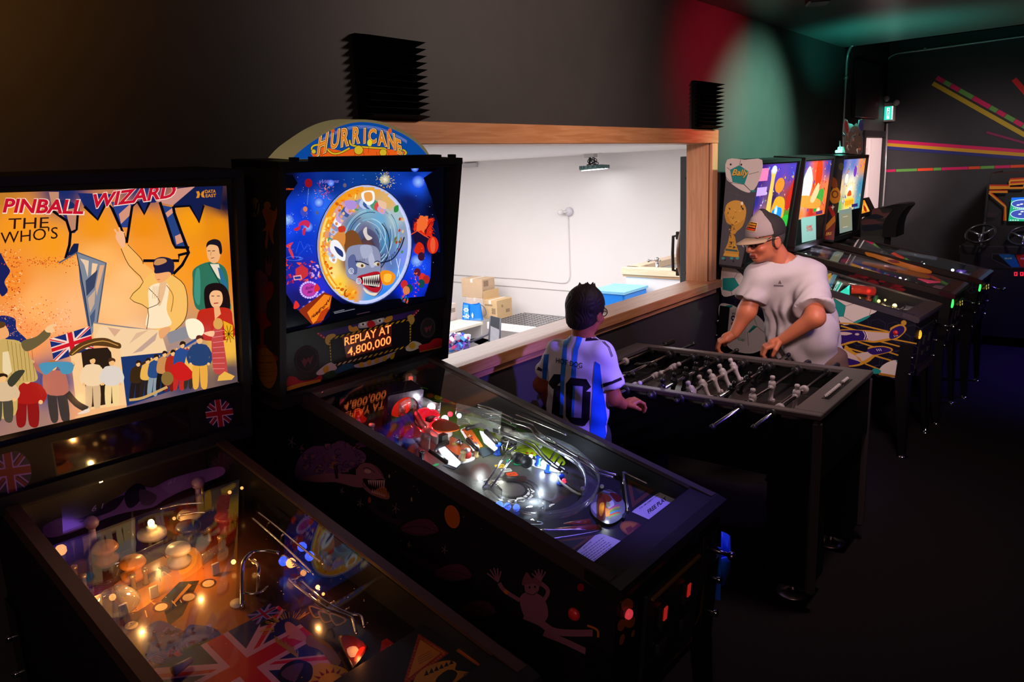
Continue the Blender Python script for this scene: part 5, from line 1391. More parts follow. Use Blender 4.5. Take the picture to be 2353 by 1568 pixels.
for p in ((725,350),(520,520)): A.curve([Z4(p[0]-26,p[1]+40),Z4(p[0]-6,p[1]-38),Z4(p[0]+34,p[1]+10),Z4(p[0]+10,p[1]+40)],'#e0302a',3)
for x,y in ((600,550),(660,500),(735,440),(760,425),(790,400)): A.ell(*Z4(x,y),4,4,'#e8d0ff',edge='#5a4ae0')
A.poly([Z4(*p) for p in ((548,575),(800,398),(880,430),(860,560),(770,700),(680,722),(560,600))],'#8a2a10'); A.poly([Z4(*p) for p in ((630,600),(800,420),(875,435),(850,560),(690,715))],'#f0821c')
A.poly([Z4(*p) for p in ((720,690),(770,590),(850,540),(790,680))],'#b83a10')
w = 'HURRICANE'
for i,ch in enumerate(w):
    t = i/8; o = Z4(668+t*178,668-t*185+math.sin(t*3.14)*22); A.text(ch,o,(7.5+2*math.sin(t*3),-6.5),(3.2,-13),'#5a1408',.03)
A.line([Z4(*p) for p in ((690,640),(740,600),(760,560),(810,540))],1.6,'#5a1408',sm=4)
# ---- the big glass ball with the swirl
bc = Z3(1200,1290); cx,cy = Z3(1200,1260); cx,cy = 836,562; RX,RY = 108,137; rot = .07
T = lambda x,y: (cx+x*RX*math.cos(rot)-y*RY*math.sin(rot),cy+x*RX*math.sin(rot)+y*RY*math.cos(rot))
A.ell(cx,cy,RX+2.5,RY+2.5,'#1c2a58',rot,48); A.ell(cx,cy,RX,RY,'#b8c0f0',rot,48)
ball = idw([(-.95,0,'#9aa8f0'),(-.75,-.3,'#f0981c'),(-.7,.3,'#f8d060'),(-.8,0,'#f09018'),(-.6,-.6,'#d8a0a0'),(-.3,-.88,'#f0a828'),(.1,-.93,'#e8a83a'),(.45,-.75,'#e0b060'),(.6,-.5,'#a8c0c8'),(.8,-.2,'#8a9ab8'),
            (.9,.2,'#7a90f0'),(.85,.5,'#5aa0ff'),(.5,.8,'#2a80f0'),(.2,.9,'#58a0e0'),(-.2,.85,'#f0a020'),(-.5,.7,'#ffd040'),(-.65,.5,'#ffe080'),(0,-.6,'#7ab0c8'),(.3,-.45,'#6aa8d0'),(.45,-.1,'#4a80b0'),(-.3,-.3,'#5a80a8'),(.1,0,'#5a5a78'),(0,-.2,'#6a6488'),(-.1,.15,'#7a5a50'),(.3,.2,'#3a4a78'),(.6,.3,'#5a78b8'),(-.3,.3,'#8a5a40'),(.35,.5,'#a89ab0'),(.6,.6,'#3a90f0'),(0,.5,'#908aa0')],3.6,.004)
def b2(a,b):
    x,y = (a-cx),(b-cy); xr = (x*math.cos(rot)+y*math.sin(rot))/RX; yr = (-x*math.sin(rot)+y*math.cos(rot))/RY; return xr,yr
A.grid(cx-RX,cx+RX,cy-RY,cy+RY,46,56,lambda a,b: ball(*b2(a,b)),lambda a,b: (lambda q: q[0]**2+q[1]**2 < .93)(b2(a,b)))
# orange flame rim on the left, blue glass on the right
A.ring(cx,cy,RX-2,RY-3,13,'#f09a1c',rot,40,2.2,4.6); A.ring(cx,cy,RX-6,RY-8,5,'#ffd870',rot,30,2.0,3.6); A.ring(cx,cy,RX-3,RY-3,5,'#c8d0ff',rot,40,-1.1,1.6)
A.ring(cx,cy,RX-1,RY-1,2.4,'#8a98e8',rot,30,2.6,4.2)
q = random.Random(12)
for i in range(60):
    a = q.uniform(1.7,4.5); r = q.uniform(.78,.93); A.ell(*T(r*math.cos(a),r*math.sin(a)),q.uniform(1,4),q.uniform(2,7),q.choice(['#f8c040','#f07a10','#ffe890','#d85a08','#f8a020']),q.random()*3,8)
for i in range(34):       # swirl streaks
    r = q.uniform(.22,.66); a0 = q.uniform(-3.4,1.2); A.ring(*T(.08,-.1),RX*r,RY*r*.95,q.uniform(.8,2.6),q.choice(['#7ac0d8','#3a5a80','#a8d0e0','#2a3a5a','#5a88b0','#8ab8c8']),rot+.15,20,a0,a0+q.uniform(.5,1.6))
A.ell(*T(.05,.02),30,40,'#3a3044',edge='#54567a'); A.ell(*T(.06,.1),20,30,'#7a4a34',edge='#4a3a48'); A.curve([T(*p) for p in ((-.05,-.22),(.02,-.3),(.05,-.18),(.16,-.12),(.05,-.08))],'#d8ccc8',4)
A.ring(*T(.1,.05),47,66,2,'#1c2238',rot+.15,30,-1.2,1.5); A.line([T(*p) for p in ((.02,-.4),(.3,-.28),(.52,.1),(.6,.3))],1,'#c8d4e8',sm=4)
# white car train with riders
for i in range(22):
    a = 2.75+i*.115; r = .70
    x,y = r*math.cos(a),r*math.sin(a)*.98
    A.curve([T(x-.09,y+.02),T(x-.02,y-.09),T(x+.09,y-.03),T(x+.05,y+.09)],q.choice(['#f0f0f4','#3a5a98','#c8a0d0','#4a9a70','#e8a050','#8a90c0','#d84a48','#b8c8e8']),3)
    A.ell(*T(x+.05*q.uniform(-1,1),y+.03),3.2,3.8,q.choice(['#f0b888','#e8a070','#d88a58','#f4c8a0']))
for pts,c in (([(1180,790),(1290,780),(1300,880),(1240,920),(1180,860)],'#f4f4f6'),([(1200,800),(1270,795),(1280,870),(1215,880)],'#e8a050'),([(1000,880),(1110,880),(1120,950),(1040,960)],'#b090d8'),([(1340,870),(1420,900),(1410,960),(1350,930)],'#e8c0a0'),([(1500,940),(1540,920),(1540,980),(1500,990)],'#2a8a3a')): A.curve([Z3(*p) for p in pts],c,4)
for i in range(14): A.ell(*Z3(q.uniform(1500,1600),q.uniform(1000,1400)),2.5,4,q.choice(['#c8a060','#7a4a20','#4a8a4a','#b83a2a','#e0b888']),.3,8)
for pts,c in (([(1000,1230),(1060,1170),(1130,1200),(1190,1340),(1180,1420),(1080,1440),(1010,1380)],'#7a4a24'),([(880,1260),(960,1170),(1010,1210),(1000,1320),(940,1330)],'#d88a40'),([(940,1140),(1000,1130),(1010,1180),(950,1190)],'#c83a24'),([(870,1280),(940,1280),(1010,1400),(1000,1480),(920,1440),(860,1370)],'#f2f2f6'),([(900,1330),(980,1380),(985,1440),(930,1400)],'#2a3a78')): A.curve([Z3(*p) for p in pts],c,4)
# roller-coaster figurehead: grinning grey-blue mask (generic)
mask = [(1020,0),(1060,-60),(1180,-80),(1310,-60),(1360,20),(1365,150),(1360,250),(1380,340),(1340,410),(1290,435),(1210,400),(1180,340),(1120,290),(1030,240),(1010,120)]
A.curve([Z4(p[0]+4,p[1]+4) for p in mask],'#2a2034',5); A.curve([Z4(*p) for p in mask],'#8a90b0',5)
A.curve([Z4(*p) for p in ((1040,60),(1100,20),(1130,120),(1120,220),(1050,180))],'#5a6494',5); A.curve([Z4(*p) for p in ((1160,-60),(1260,-70),(1280,20),(1190,60))],'#a8aec8',5); A.curve([Z4(*p) for p in ((1240,60),(1280,0),(1310,120),(1270,150))],'#b4b8d0',4)
A.curve([Z4(*p) for p in ((1130,250),(1210,215),(1350,195),(1372,330),(1330,400),(1250,380),(1180,320))],'#b01828',5); A.curve([Z4(*p) for p in ((1165,255),(1250,235),(1345,220),(1355,310),(1310,350),(1240,335))],'#2a0a14',5)
for k in range(9):
    x = 1190+k*19; A.poly([Z4(x-9,246-k*3),Z4(x+9,243-k*3),Z4(x+4,300-k*1)],'#f0eee0'); A.poly([Z4(x-6,320+k*3),Z4(x+10,326+k*2),Z4(x+8,280+k*2)],'#e8e4d8')
for c0,r in (((1165,128),(11,6)),((1325,115),(7,4.5))): A.ell(*Z4(*c0),r[0],r[1],'#d8d4c0',.15); A.ell(*Z4(c0[0]+14,c0[1]+4),3.2,3.6,'#6a3a18')
A.line([Z4(*p) for p in ((1110,90),(1170,95),(1245,125))],2.4,'#2a2440',sm=4); A.line([Z4(*p) for p in ((1300,100),(1330,85),(1355,95))],2,'#2a2440',sm=4)
for k in range(6): A.line([Z4(1120+k*16,100-k*2),Z4(1114+k*17,78-k*4)],.8,'#1c1830')
for x,y in ((1070,185),(1145,285)): A.ring(*Z4(x,y),6,7,1.4,'#e8e8f4'); A.ring(*Z4(x,y),3,3.5,1.2,'#e8e8f4')
A.curve([Z4(*p) for p in ((1190,350),(1260,400),(1330,405),(1300,435),(1220,405))],'#e8d8c0',4)
A.curve([Z4(*p) for p in ((1360,200),(1440,180),(1510,230),(1480,310),(1390,320))],'#f0901c',5); A.curve([Z4(*p) for p in ((1400,220),(1470,220),(1460,290),(1400,290))],'#ffc040',4)
A.ring(*Z4(1025,405),6,9,2,'#7a3a08',.2,16,.8,4.4)
A.line([Z4(*p) for p in ((1520,60),(1540,150),(1555,240))],1.2,'#dfe6ff'); A.line([Z4(*p) for p in ((1560,60),(1530,240))],1.2,'#dfe6ff'); A.line([Z3(*p) for p in ((1360,1500),(1480,1460),(1560,1350),(1600,1240))],3,'#1c2440',sm=4)
for k in range(8): A.line([Z3(1400+k*22,1490-k*k*3.5),Z3(1410+k*24,1440-k*k*3.6)],1.2,'#1c2440')
# right: red fairground huts and balloons
q = random.Random(21)
for i in range(34): A.curve([Z3(q.uniform(1700,1900)+q.uniform(-22,22),q.uniform(1040,1230)+q.uniform(-22,22)) for _ in range(5)],q.choice(['#e83a1a','#a81a10','#f06a30','#6a0f10','#d82a14']),2)
A.poly([Z3(*p) for p in ((1690,1215),(1730,1180),(1840,1260),(1800,1320),(1700,1300))],'#1a1030'); A.line([Z3(*p) for p in ((1665,1215),(1730,1178),(1845,1250))],2,'#f0502a')
A.ell(*Z3(1885,1320),13,20,'#d82c14'); A.ell(*Z3(1885,1320),6,18,'#e85a34'); A.curve([Z3(*p) for p in ((1700,1360),(1740,1290),(1790,1320),(1800,1390),(1760,1420),(1710,1400))],'#d0280f',4)
for x,y,c in ((1600,320,'#c82a2a'),(1650,360,'#0f4a4a'),(1780,250,'#d83028'),(1820,270,'#b02420'),(1770,310,'#124848'),(1730,200,'#5a1830'),(1620,380,'#d87a4a'),(1770,40,'#3a1430')): A.ell(*Z4(x,y),8,10,c)
q = random.Random(22)
for i in range(50): A.ell(*Z4(q.gauss(1715,22),q.uniform(200,450)),1.2,1.6,q.choice(['#e03a2a','#a81a3a','#3a6af0','#f08a6a','#1c3ac0']),0,6)
for i in range(16): A.ell(*Z4(q.uniform(1570,1660),q.uniform(420,500)),2,3,q.choice(['#1a7a8a','#d8503a','#103a90','#0c2a5a']),0,6)
A.text('Williams',Z3(745,705),(10.8,-.6),(2,-11),'#7a70d0',.01,.25,fit=4.2)
A.text('Williams',Z3(410,770),(5,-.4),(0,-6),'#d8501c',.02,0,fit=3.8)
A.line([Z4(895,598),Z4(1000,572)],1.2,'#8a8a98'); A.line([Z4(900,610),Z4(1105,565)],1.2,'#8a8a98'); A.line([Z4(1125,620),Z4(1255,592)],1,'#5a3a48')
q = random.Random(30)
for i in range(120):
    p = Z3(q.uniform(420,1900),q.uniform(600,1500)); xr,yr = b2(*p)
    if xr*xr+yr*yr > 1.15: A.ell(p[0],p[1],.6,.6,'#c8dcff',0,5)
A.build('backglass',artmat('hurricane_backglass',es=1.0,rough=.12,base=.2),HU.root,label='backlit blue picture glass with swirling ball')
# ---- speaker panel
b = HU.mb(); k = (HU.vt-HU.vb)/HU.hB; T0 = lambda v,w,d: (d,v,w)
b.prism([(HU.vb-.03,HU.top),(HU.vb-.014,HU.top),(HU.vb-.014+k*.185,HU.top+.185),(HU.vb-.03+k*.185,HU.top+.185)],T0,-HU.bw/2+.02,HU.bw/2-.02)
b.prism([(HU.vb-.03+k*.185,HU.top+.185),(HU.vb-.004+k*.185,HU.top+.185),(HU.vb-.004+k*.205,HU.top+.205),(HU.vb-.03+k*.205,HU.top+.205)],T0,-HU.bw/2+.02,HU.bw/2-.02)
sp = b.build('speaker_panel',mat('panel_black',(.008,.007,.009),.35,spec=.15,noise=.2,nscale=80),HU.root)
spl = px_plane(HU.F(0,HU.vb,HU.top)-HU.bgn*.0135,HU.bgn)
for cx_,cy_,rx,ry in ((632,1075,29,33),(1843,755,18.5,25)):
    A = Art(spl,6e-6); c = Z4(cx_,cy_)
    A.ell(c[0],c[1],rx,ry,'#120d10',.12); A.ring(c[0],c[1],rx*.86,ry*.86,.9,'#5a3038',.12)
    W_ = [(-.56,-.1),(-.36,.06),(-.3,-.2),(0,.02),(.12,-.22),(.26,-.05),(.6,-.32),(.30,.5),(.12,.12),(-.2,.62)]
    A.poly([(c[0]+x*rx*.9,c[1]+y*ry*.8-x*ry*.12) for x,y in W_],'#6a2430')
    A.build('speaker_grille',artmat('grille_print',rough=.8),sp)
A = Art(spl,6e-6)
# purple clown bill with striped frame, big shoes (printed sheet)
A.poly([Z4(*p) for p in ((712,800),(1775,555),(1700,640),(800,860))],'#3a2464')
A.poly([Z4(*p) for p in ((712,800),(745,795),(830,860),(800,870))],'#a01828'); A.poly([Z4(*p) for p in ((1740,562),(1775,555),(1710,640),(1680,640))],'#a01828')
for t in (.2,.55,.9): A.ell(*Z4(730+t*80,803+t*55),1.3,1.3,'#e8c8c8'); A.ell(*Z4(1760-t*60,575+t*60),1.3,1.3,'#e8c8c8')
A.curve([Z4(*p) for p in ((1150,720),(1180,680),(1290,650),(1390,650),(1410,690),(1300,740),(1160,760))],'#b8b0a8',4)
for c0 in ((1195,718),(1362,682)): A.ell(*Z4(*c0),7,5,'#e8e4dc',-.2); A.ell(*Z4(c0[0],c0[1]+4),2.4,2.6,'#1c1a2a')
for pts in (((1050,720),(1090,750),(1130,740),(1150,790),(1060,790)),((1400,690),(1440,640),(1480,630),(1490,670),(1440,705))): A.curve([Z4(*p) for p in pts],'#c8882a',4)
A.ell(*Z4(1275,722),9.5,9,'#c81820')
A.poly([Z4(*p) for p in ((845,858),(1690,650),(1670,930),(870,1145))],'#08070a')
for i in range(15):
    t = i/15; X = 850+t*830; Y = 868-t*205; A.poly([Z4(X,Y+14),Z4(X+26,Y-14),Z4(X+52,Y-20),Z4(X+26,Y+8)],'#c8a020')
    X = 880+t*780; Y = 1135-t*200; A.poly([Z4(X,Y+14),Z4(X+26,Y-14),Z4(X+50,Y-20),Z4(X+24,Y+8)],'#c8b080' if i < 7 else '#c8a020')
for i in range(8):
    t = i/8; A.poly([Z4(853+t*18,885+t*245),Z4(868+t*18,880+t*245),Z4(870+t*18,900+t*245),Z4(855+t*18,905+t*245)],'#c8a020'); A.poly([Z4(1662-t*4,700+t*235),Z4(1676-t*4,697+t*235),Z4(1675-t*4,717+t*235),Z4(1661-t*4,720+t*235)],'#c8a020')
A.poly([Z4(*p) for p in ((866,880),(1660,684),(1660,920),(880,1118))],'#17131a')
for pts in (((815,870),(840,830),(900,815),(920,840),(860,880),(850,930),(820,910)),((1640,640),(1690,625),(1710,680),(1680,725),(1650,690))): A.curve([Z4(*p) for p in pts],'#c8a048',4)
# striped trousers and shoes
A.curve([Z4(*p) for p in ((1100,1130),(1300,1075),(1500,1000),(1520,1000),(1420,1080),(1250,1140),(1140,1155))],'#b8a8b0',4)
for k_ in range(5): A.curve([Z4(1150+k_*80,1115-k_*22),Z4(1190+k_*80,1100-k_*22),Z4(1200+k_*75,1140-k_*20),Z4(1165+k_*76,1150-k_*20)],'#c89a1c',3)
A.curve([Z4(*p) for p in ((730,1200),(860,1105),(930,1150),(900,1190),(760,1230))],'#c8b8b0',4); A.curve([Z4(*p) for p in ((790,1165),(840,1130),(850,1190),(810,1210))],'#c89a1c',3)
A.curve([Z4(*p) for p in ((1620,970),(1690,890),(1780,920),(1750,960),(1670,990))],'#c8b8a0',4); A.curve([Z4(*p) for p in ((1650,940),(1690,900),(1720,930),(1690,970))],'#c89a1c',3)
A.curve([Z4(*p) for p in ((425,1300),(450,1245),(520,1250),(570,1285),(700,1270),(770,1225),(770,1285),(600,1310),(430,1340))],'#a81820',5); A.poly([Z4(*p) for p in ((430,1350),(560,1310),(770,1270),(770,1295),(580,1345),(430,1390))],'#c8781c')
A.curve([Z4(*p) for p in ((1750,960),(1760,930),(1850,910),(1900,870),(1970,862),(2000,900),(1980,940),(1850,975),(1770,990))],'#a81820',5); A.line([Z4(1760,998),Z4(1860,975),Z4(1990,945)],3,'#c8781c')
A.poly([Z4(*p) for p in ((910,1180),(1000,1120),(1090,1110),(1110,1150),(1000,1190),(900,1230))],'#1a4a6a'); A.curve([Z4(*p) for p in ((800,1220),(900,1180),(920,1240),(830,1265))],'#1a3a20',3)
A.build('clown_panel_print',artmat('clown_panel_print',rough=.45,spec=.15),sp)
A = Art(px_plane(HU.F(0,HU.vb,HU.top)-HU.bgn*.011,HU.bgn),6e-6)
A.text('REPLAY AT',Z4(1010,935),(18.3,-5.1),(0,-26.5),'#ff7a3a',.008,fit=5.82); A.text('4,800,000',Z4(1040,1040),(18.3,-5.3),(0,-26.5),'#ff7a3a',.008,fit=5.45)
A.build('display_text',artmat('display_text_lit',es=2.2,rough=.4),sp,label='glowing orange display text REPLAY AT 4,800,000')
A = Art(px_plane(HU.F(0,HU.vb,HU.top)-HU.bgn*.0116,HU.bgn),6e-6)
A.poly([Z4(*p) for p in ((985,845),(1480,728),(1480,940),(1030,1060))],'#3c0a02'); A.build('display_glow',artmat('display_glow_lit',es=.6,rough=.4),sp)  # red glow round the display text, painted as a flat emissive sheet
# ---- topper: half-round sign
n = HU.bgn; tz = HU.top+HU.hB
P0 = HU.F(0,HU.vt-.045,tz); tpl = px_plane(P0,HU.v)
tA = Art(tpl,6e-6)
arc_in = [Z3(*p) for p in ((468,462),(560,375),(680,285),(820,195),(960,130),(1100,95),(1230,92),(1370,115),(1500,165),(1620,225),(1720,295),(1800,375),(1850,440))]
arc_out = [Z3(*p) for p in ((455,463),(550,360),(680,262),(820,170),(960,105),(1100,70),(1230,66),(1380,90),(1510,140),(1630,200),(1740,280),(1810,355),(1862,440))]
arc_in,arc_out = smooth_path(arc_in,4),smooth_path(arc_out,4)
tA.poly(arc_in,'#0b4aa0')
for i in range(3): tA.line([(p[0]+(836-p[0])*.03,p[1]+8+3*i) for p in arc_in[10:38]],1.6,['#6a7ac0','#8a90c8','#5a70b8'][i])
tA.poly([Z3(*p) for p in ((670,400),(760,420),(880,445),(880,462),(712,462))],'#e85a18')
tA.poly([Z3(*p) for p in ((760,330),(980,380),(1260,330),(1640,390),(1600,455),(720,462))],'#f0601a')
for x in (780,930,1110,1200,1330,1450,1590): tA.line([Z3(x,390),Z3(x+6,455)],.9,'#8a2a08')
lt = [('H',728,425,33,-15,9,-66),('U',862,358,29,-9,5,-56),('R',968,333,29,-6,3,-56),('R',1083,303,28,-4,2,-51),('I',1196,297,26,-2,1,-46),('C',1244,293,27,1,0,-44),('A',1338,314,27,4,-2,-47),('N',1438,342,26,7,-3,-50),('E',1534,395,26,11,-6,-47)]
for pts,w in ((((700,400),(680,350),(720,320),(800,330),(880,400),(960,400),(1060,350)),5),(((1060,270),(1080,320),(1200,340),(1330,350),(1420,360),(1400,420)),5),(((1540,375),(1600,370),(1625,400),(1600,425)),4.5)):
    tA.line([Z3(*p) for p in pts],w*.75+2,'#2a1608',sm=5); tA.line([Z3(*p) for p in pts],w*.75,'#d8b82a',sm=5)
for c0,r in (((700,385),5),((1150,370),10),((1395,395),8)): tA.ell(*Z3(*c0),r+1,r+1,'#2a1608'); tA.ell(*Z3(*c0),r,r,'#d8b82a')
for d_,c_,bo in ((0,'#2a1608',.08),(0,'#f0e0a0',.055),(0,'#c8560e',.03),(0,'#e8922a',.0)):
    for ch,x,y,a,b_,c,d in lt: tA.text(ch,Z3(x,y),(a,b_),(c,d),c_,bo)
tA.ell(*Z3(1260,298),5.5,8,'#e8d820'); tA.line([Z3(1255,330),Z3(1245,400)],.8,'#5a3a08')
for x,y in ((890,175),(1462,178)): tA.ell(*Z3(x,y),4.5,6,'#d8581c')
for x in (560,): pass
topper = thing('topper_frame_root',None,None)
bpy.data.objects.remove(topper)
b = MB(); th = .10
fr = [tuple(tpl(*p)) for p in arc_out]; fi = [tuple(tpl(*p)) for p in arc_in]; m_ = len(fr); back = HU.v*(-th)
vs = [Vector(p)+HU.v*.004 for p in fr]+[Vector(p)+HU.v*.004 for p in fi]+[Vector(p)+back for p in fr]+[Vector(p)-HU.v*.004 for p in fi]
fs = []
for i in range(m_-1): fs += [[i,i+1,m_+i+1,m_+i],[i,2*m_+i,2*m_+i+1,i+1],[m_+i,m_+i+1,3*m_+i+1,3*m_+i]]
fs.append([2*m_+i for i in range(m_)]); fs.append([2*m_,0,m_-1,3*m_-1])
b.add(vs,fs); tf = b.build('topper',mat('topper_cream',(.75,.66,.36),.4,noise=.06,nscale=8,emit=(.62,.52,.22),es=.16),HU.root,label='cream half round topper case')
tA.build('topper_face',artmat('topper_print',es=.85,rough=.2,base=.5),tf,label='backlit blue arched sign with orange lettering')
b = HU.mb(); b.box((0,HU.vt-.01,tz+.006),(.5,.03,.012)); 
for x in (-.3,.0,.26,.33): b.box((x,HU.vt-.02,tz+.006),(.02,.02,.01))
b.build('topper_base',M_blk2,tf)

# ---- HURRICANE: playfield and what stands on it
HU.board(mat('playfield_edge',(.12,.06,.03),.5))
Q7 = zz(700,820,.24237); Q8 = zz(1100,960,.25506)
H7 = lambda X,Y: HU.uv(Q7(X,Y)); H8 = lambda X,Y: HU.uv(Q8(X,Y))
A = Art(lambda u,v,l: HU.pfl(u,v,l))
base = idw([(-.25,.1,'#101018'),(0,.1,'#2a3018'),(.25,.1,'#304418'),(-.2,.3,'#3a2a4a'),(0,.3,'#5a3a38'),(.2,.3,'#50701c'),(-.2,.5,'#4a4656'),(0,.5,'#50484a'),(.2,.5,'#6a9018'),
            (-.2,.7,'#4a4648'),(0,.7,'#46403f'),(.2,.7,'#5a6058'),(-.2,.85,'#34303a'),(0,.85,'#3c3436'),(.2,.85,'#403c42'),(-.2,1.05,'#1c1a1c'),(0,1.05,'#2a2220'),(.2,1.05,'#16161a')],3.5,.0008)
A.grid(-.256,.256,.04,1.24,20,50,base)
def p7(pts,c,n=0): (A.curve([H7(*p) for p in pts],c,n) if n else A.poly([H7(*p) for p in pts],c))
def p8(pts,c,n=0): (A.curve([H8(*p) for p in pts],c,n) if n else A.poly([H8(*p) for p in pts],c))
p7(((1330,830),(1400,760),(1600,880),(1590,900),(1500,920),(1440,930)),'#d8641a',3)
for c0,r,c in (((1425,828),.010,'#e8e020'),((1450,815),.008,'#48b040'),((1540,870),.008,'#f0b020'),((1580,890),.006,'#8a2010')): A.ell(*H7(*c0),r,r,c)
rr = random.Random(40)
# line drawing of fairground crowd on the grey field
for k in range(170):
    X,Y = rr.uniform(-60,860),rr.uniform(330,760)
    u,v = H8(X,Y)
    if -.25 < u < .25: A.line([(u,v),(u+rr.uniform(-.012,.012),v+rr.uniform(-.012,.012)),(u+rr.uniform(-.014,.014),v+rr.uniform(-.014,.014))],.0011,rr.choice(['#1a1616','#221c1c','#6a6464','#5a2a2a']))
for c0,rx in (((300,660),.085),((300,660),.070),((300,660),.056)):
    u,v = H8(*c0); A.ring(u,v,rx,rx,.004,'#1c1818',0,40)
u,v = H8(300,650); A.ell(u,v,.045,.045,'#5a5050'); A.ring(u,v,.046,.046,.008,'#221c1e')
p8(((-60,440),(60,420),(120,500),(60,560),(-60,560)),'#4a1c1a',4); p8(((350,540),(420,530),(430,570),(360,580)),'#3a2420',4); p8(((560,690),(640,680),(820,740),(830,800),(720,790),(600,740)),'#3a1418',4)
for i,ch in enumerate('PINBALL'):
    a = 1.9+i*.42; A.text(ch,(u+.038*math.cos(a),v+.038*math.sin(a)),(.008*math.sin(a),-.008*math.cos(a)),(-.008*math.cos(a),-.008*math.sin(a)),'#2a2426',.02,align='c')
for k in range(8): u2,v2 = H8(610+k*6,700+k*3); A.ring(u2,v2,.03-k*.003,.03-k*.003,.0016,'#6a5a5c',0,20,.5,4)
p8(((880,900),(1020,820),(1060,700),(1020,660),(1000,760)),'#8a8040',4)
for k in range(60):
    X,Y = rr.uniform(880,1100),rr.uniform(760,960); A.line([H8(X,Y),H8(X+rr.uniform(-26,26),Y+rr.uniform(-20,20))],.0013,'#2a2418')
A.build('playfield_print',artmat('hurricane_playfield_print',rough=.34,spec=.4,coat=.08),HU.root)
# printed light inserts, lit ones glow
LIT = Art(lambda u,v,l: HU.pfl(u,v,l+.0008))
def insert(fr,X,Y,w,h,col,txt=None,rot=0.0,shape='r',tc='#101010',A=None):
    u,v = (H7 if fr == 7 else H8)(X,Y)
    a = LIT if A is None else A
    e1 = (math.cos(rot),math.sin(rot)); e2 = (math.sin(rot),-math.cos(rot))
    if shape == 'r':
        P = [(u+x*w*e1[0]+y*h*e2[0],v+x*w*e1[1]+y*h*e2[1]) for x,y in ((-1,-.7),(-.7,-1),(.7,-1),(1,-.7),(1,.7),(.7,1),(-.7,1),(-1,.7))]; a.poly(P,col)
    else: a.ell(u,v,w,h,col,rot)
    if txt: a.text(txt,(u-e2[0]*h*.55,v-e2[1]*h*.55),(h*1.5*e1[0],h*1.5*e1[1]),(h*1.5*e2[0],h*1.5*e2[1]),tc,.04,align='c')
for X,Y,ch,r in ((1968,1378,'A',-.75),(2050,1356,'L',-.45),(2118,1321,'A',-.15),(2132,1277,'C',.1)): insert(7,X,Y,.0125,.0125,'#f0f0ee',ch,r)
insert(7,2118,1235,.010,.010,'#5a5254','E',.2)
insert(7,1852,1040,.016,.011,'#f0c818',None,.5); insert(7,1912,1080,.017,.010,'#d8dcd4',None,.5); insert(7,1965,1118,.017,.012,'#f04a18',None,.5)
for X,Y,t in ((1852,1040,'LIT'),(1912,1080,'BONUS'),(1965,1118,'2X')):
    u,v = H7(X,Y); LIT.text(t,(u-.0,v+.003),(.008,.004),(.004,-.008),'#3a2a10',.02,align='c',fit=2.4)
for X,Y,t in ((1720,1158,'X6'),(1805,1205,'X2')):
    u,v = H7(X,Y); LIT.poly([(u-.017,v-.013),(u+.017,v-.013),(u+.017,v+.004),(u,v+.018),(u-.017,v+.004)],'#e8e8e4'); LIT.text(t,(u,v+.005),(.014,.007),(.007,-.014),'#1c1818',.03,align='c')
u,v = H7(1775,1195); LIT.ell(u,v,.012,.012,'#b8a888')
insert(7,1940,990,.011,.009,'#10b070',shape='e'); insert(7,2020,1012,.015,.010,'#12b878',shape='e'); insert(7,1245,1028,.012,.006,'#10a860',shape='e'); insert(7,2105,1040,.013,.010,'#1c2422',shape='e')
insert(8,675,800,.014,.011,'#e8e8e4','W',.3,'e'); insert(8,700,848,.016,.013,'#e81838',None,0,'e'); insert(8,802,805,.015,.011,'#e01830',None,0,'e'); insert(8,640,910,.016,.015,'#d81838',None,0,'e')
insert(7,1745,1110,.012,.006,'#c8321c',None,.4,'e')
LIT.build('light_inserts',artmat('insert_lit',es=.8,rough=.4,base=.2,spec=.2),HU.root,label='glowing lettered light inserts')

# rear arch panel with coloured dots
P7 = lambda X,Y,h=0.0: HU.R(Q7(X,Y),h)
def plate(pts,h,col,name,mtl=None,t=.003,A_=None,n=4,E=None):
    """a raised flat plastic with its outline given on the playfield's own level h"""
    E = E or P7
    o = smooth_loop([(p[0],p[1]) for p in pts],n) if n else [tuple(p) for p in pts]
    b = MB(); b.prism(o,lambda a,c,d: E(a,c,h)+HU.pn*d,0,-t); return b.build(name,mtl or mat(name+'_'+str(col),col,.3),HU.root)
M_gplate = mat('plastic_green',(.05,.16,.012),.3)
plate(((1060,230),(1180,215),(1280,265),(1480,370),(1560,430),(1530,455),(1400,400),(1230,320),(1080,280)),.03,None,'arch_panel',M_gplate)
A = Art(lambda X,Y,l: P7(X,Y,.0305)+HU.pn*l)
for X,Y,r,c in ((1130,262,22,'#d8701c'),(1213,268,28,'#c8b818'),(1355,303,20,'#c8401c'),(1405,318,14,'#a83a14'),(1455,340,17,'#b86a1c')): A.ell(X,Y,r*1.25,r*.75,c)
A.build('arch_dots',artmat('dots_print',rough=.3),HU.root)
plate(((1150,345),(1300,345),(1420,380),(1580,440),(1590,470),(1450,450),(1300,420),(1150,405)),.02,None,'dot_strip',M_gplate)
A = Art(lambda X,Y,l: P7(X,Y,.0205)+HU.pn*l)
for X,Y,r,c in ((1190,370,26,'#e8741c'),(1268,385,32,'#e8e018'),(1350,410,34,'#f02414'),(1425,432,28,'#f08a18'),(1490,448,22,'#d8d020')): A.ell(X,Y,r*1.25,r*.8,c)
A.build('strip_dots',artmat('dots_print',rough=.3),HU.root)
b = MB(); b.ribbon([P7(*p) for p in ((330,520),(420,420),(560,340),(700,290),(900,235),(1040,215),(1180,215),(1320,270),(1500,370),(1700,480),(1900,580),(2228,780))],HU.pn,.045,.003); b.build('back_arch_rail',mat('arch_steel',(.5,.5,.52),.25,metal=1),HU.root)
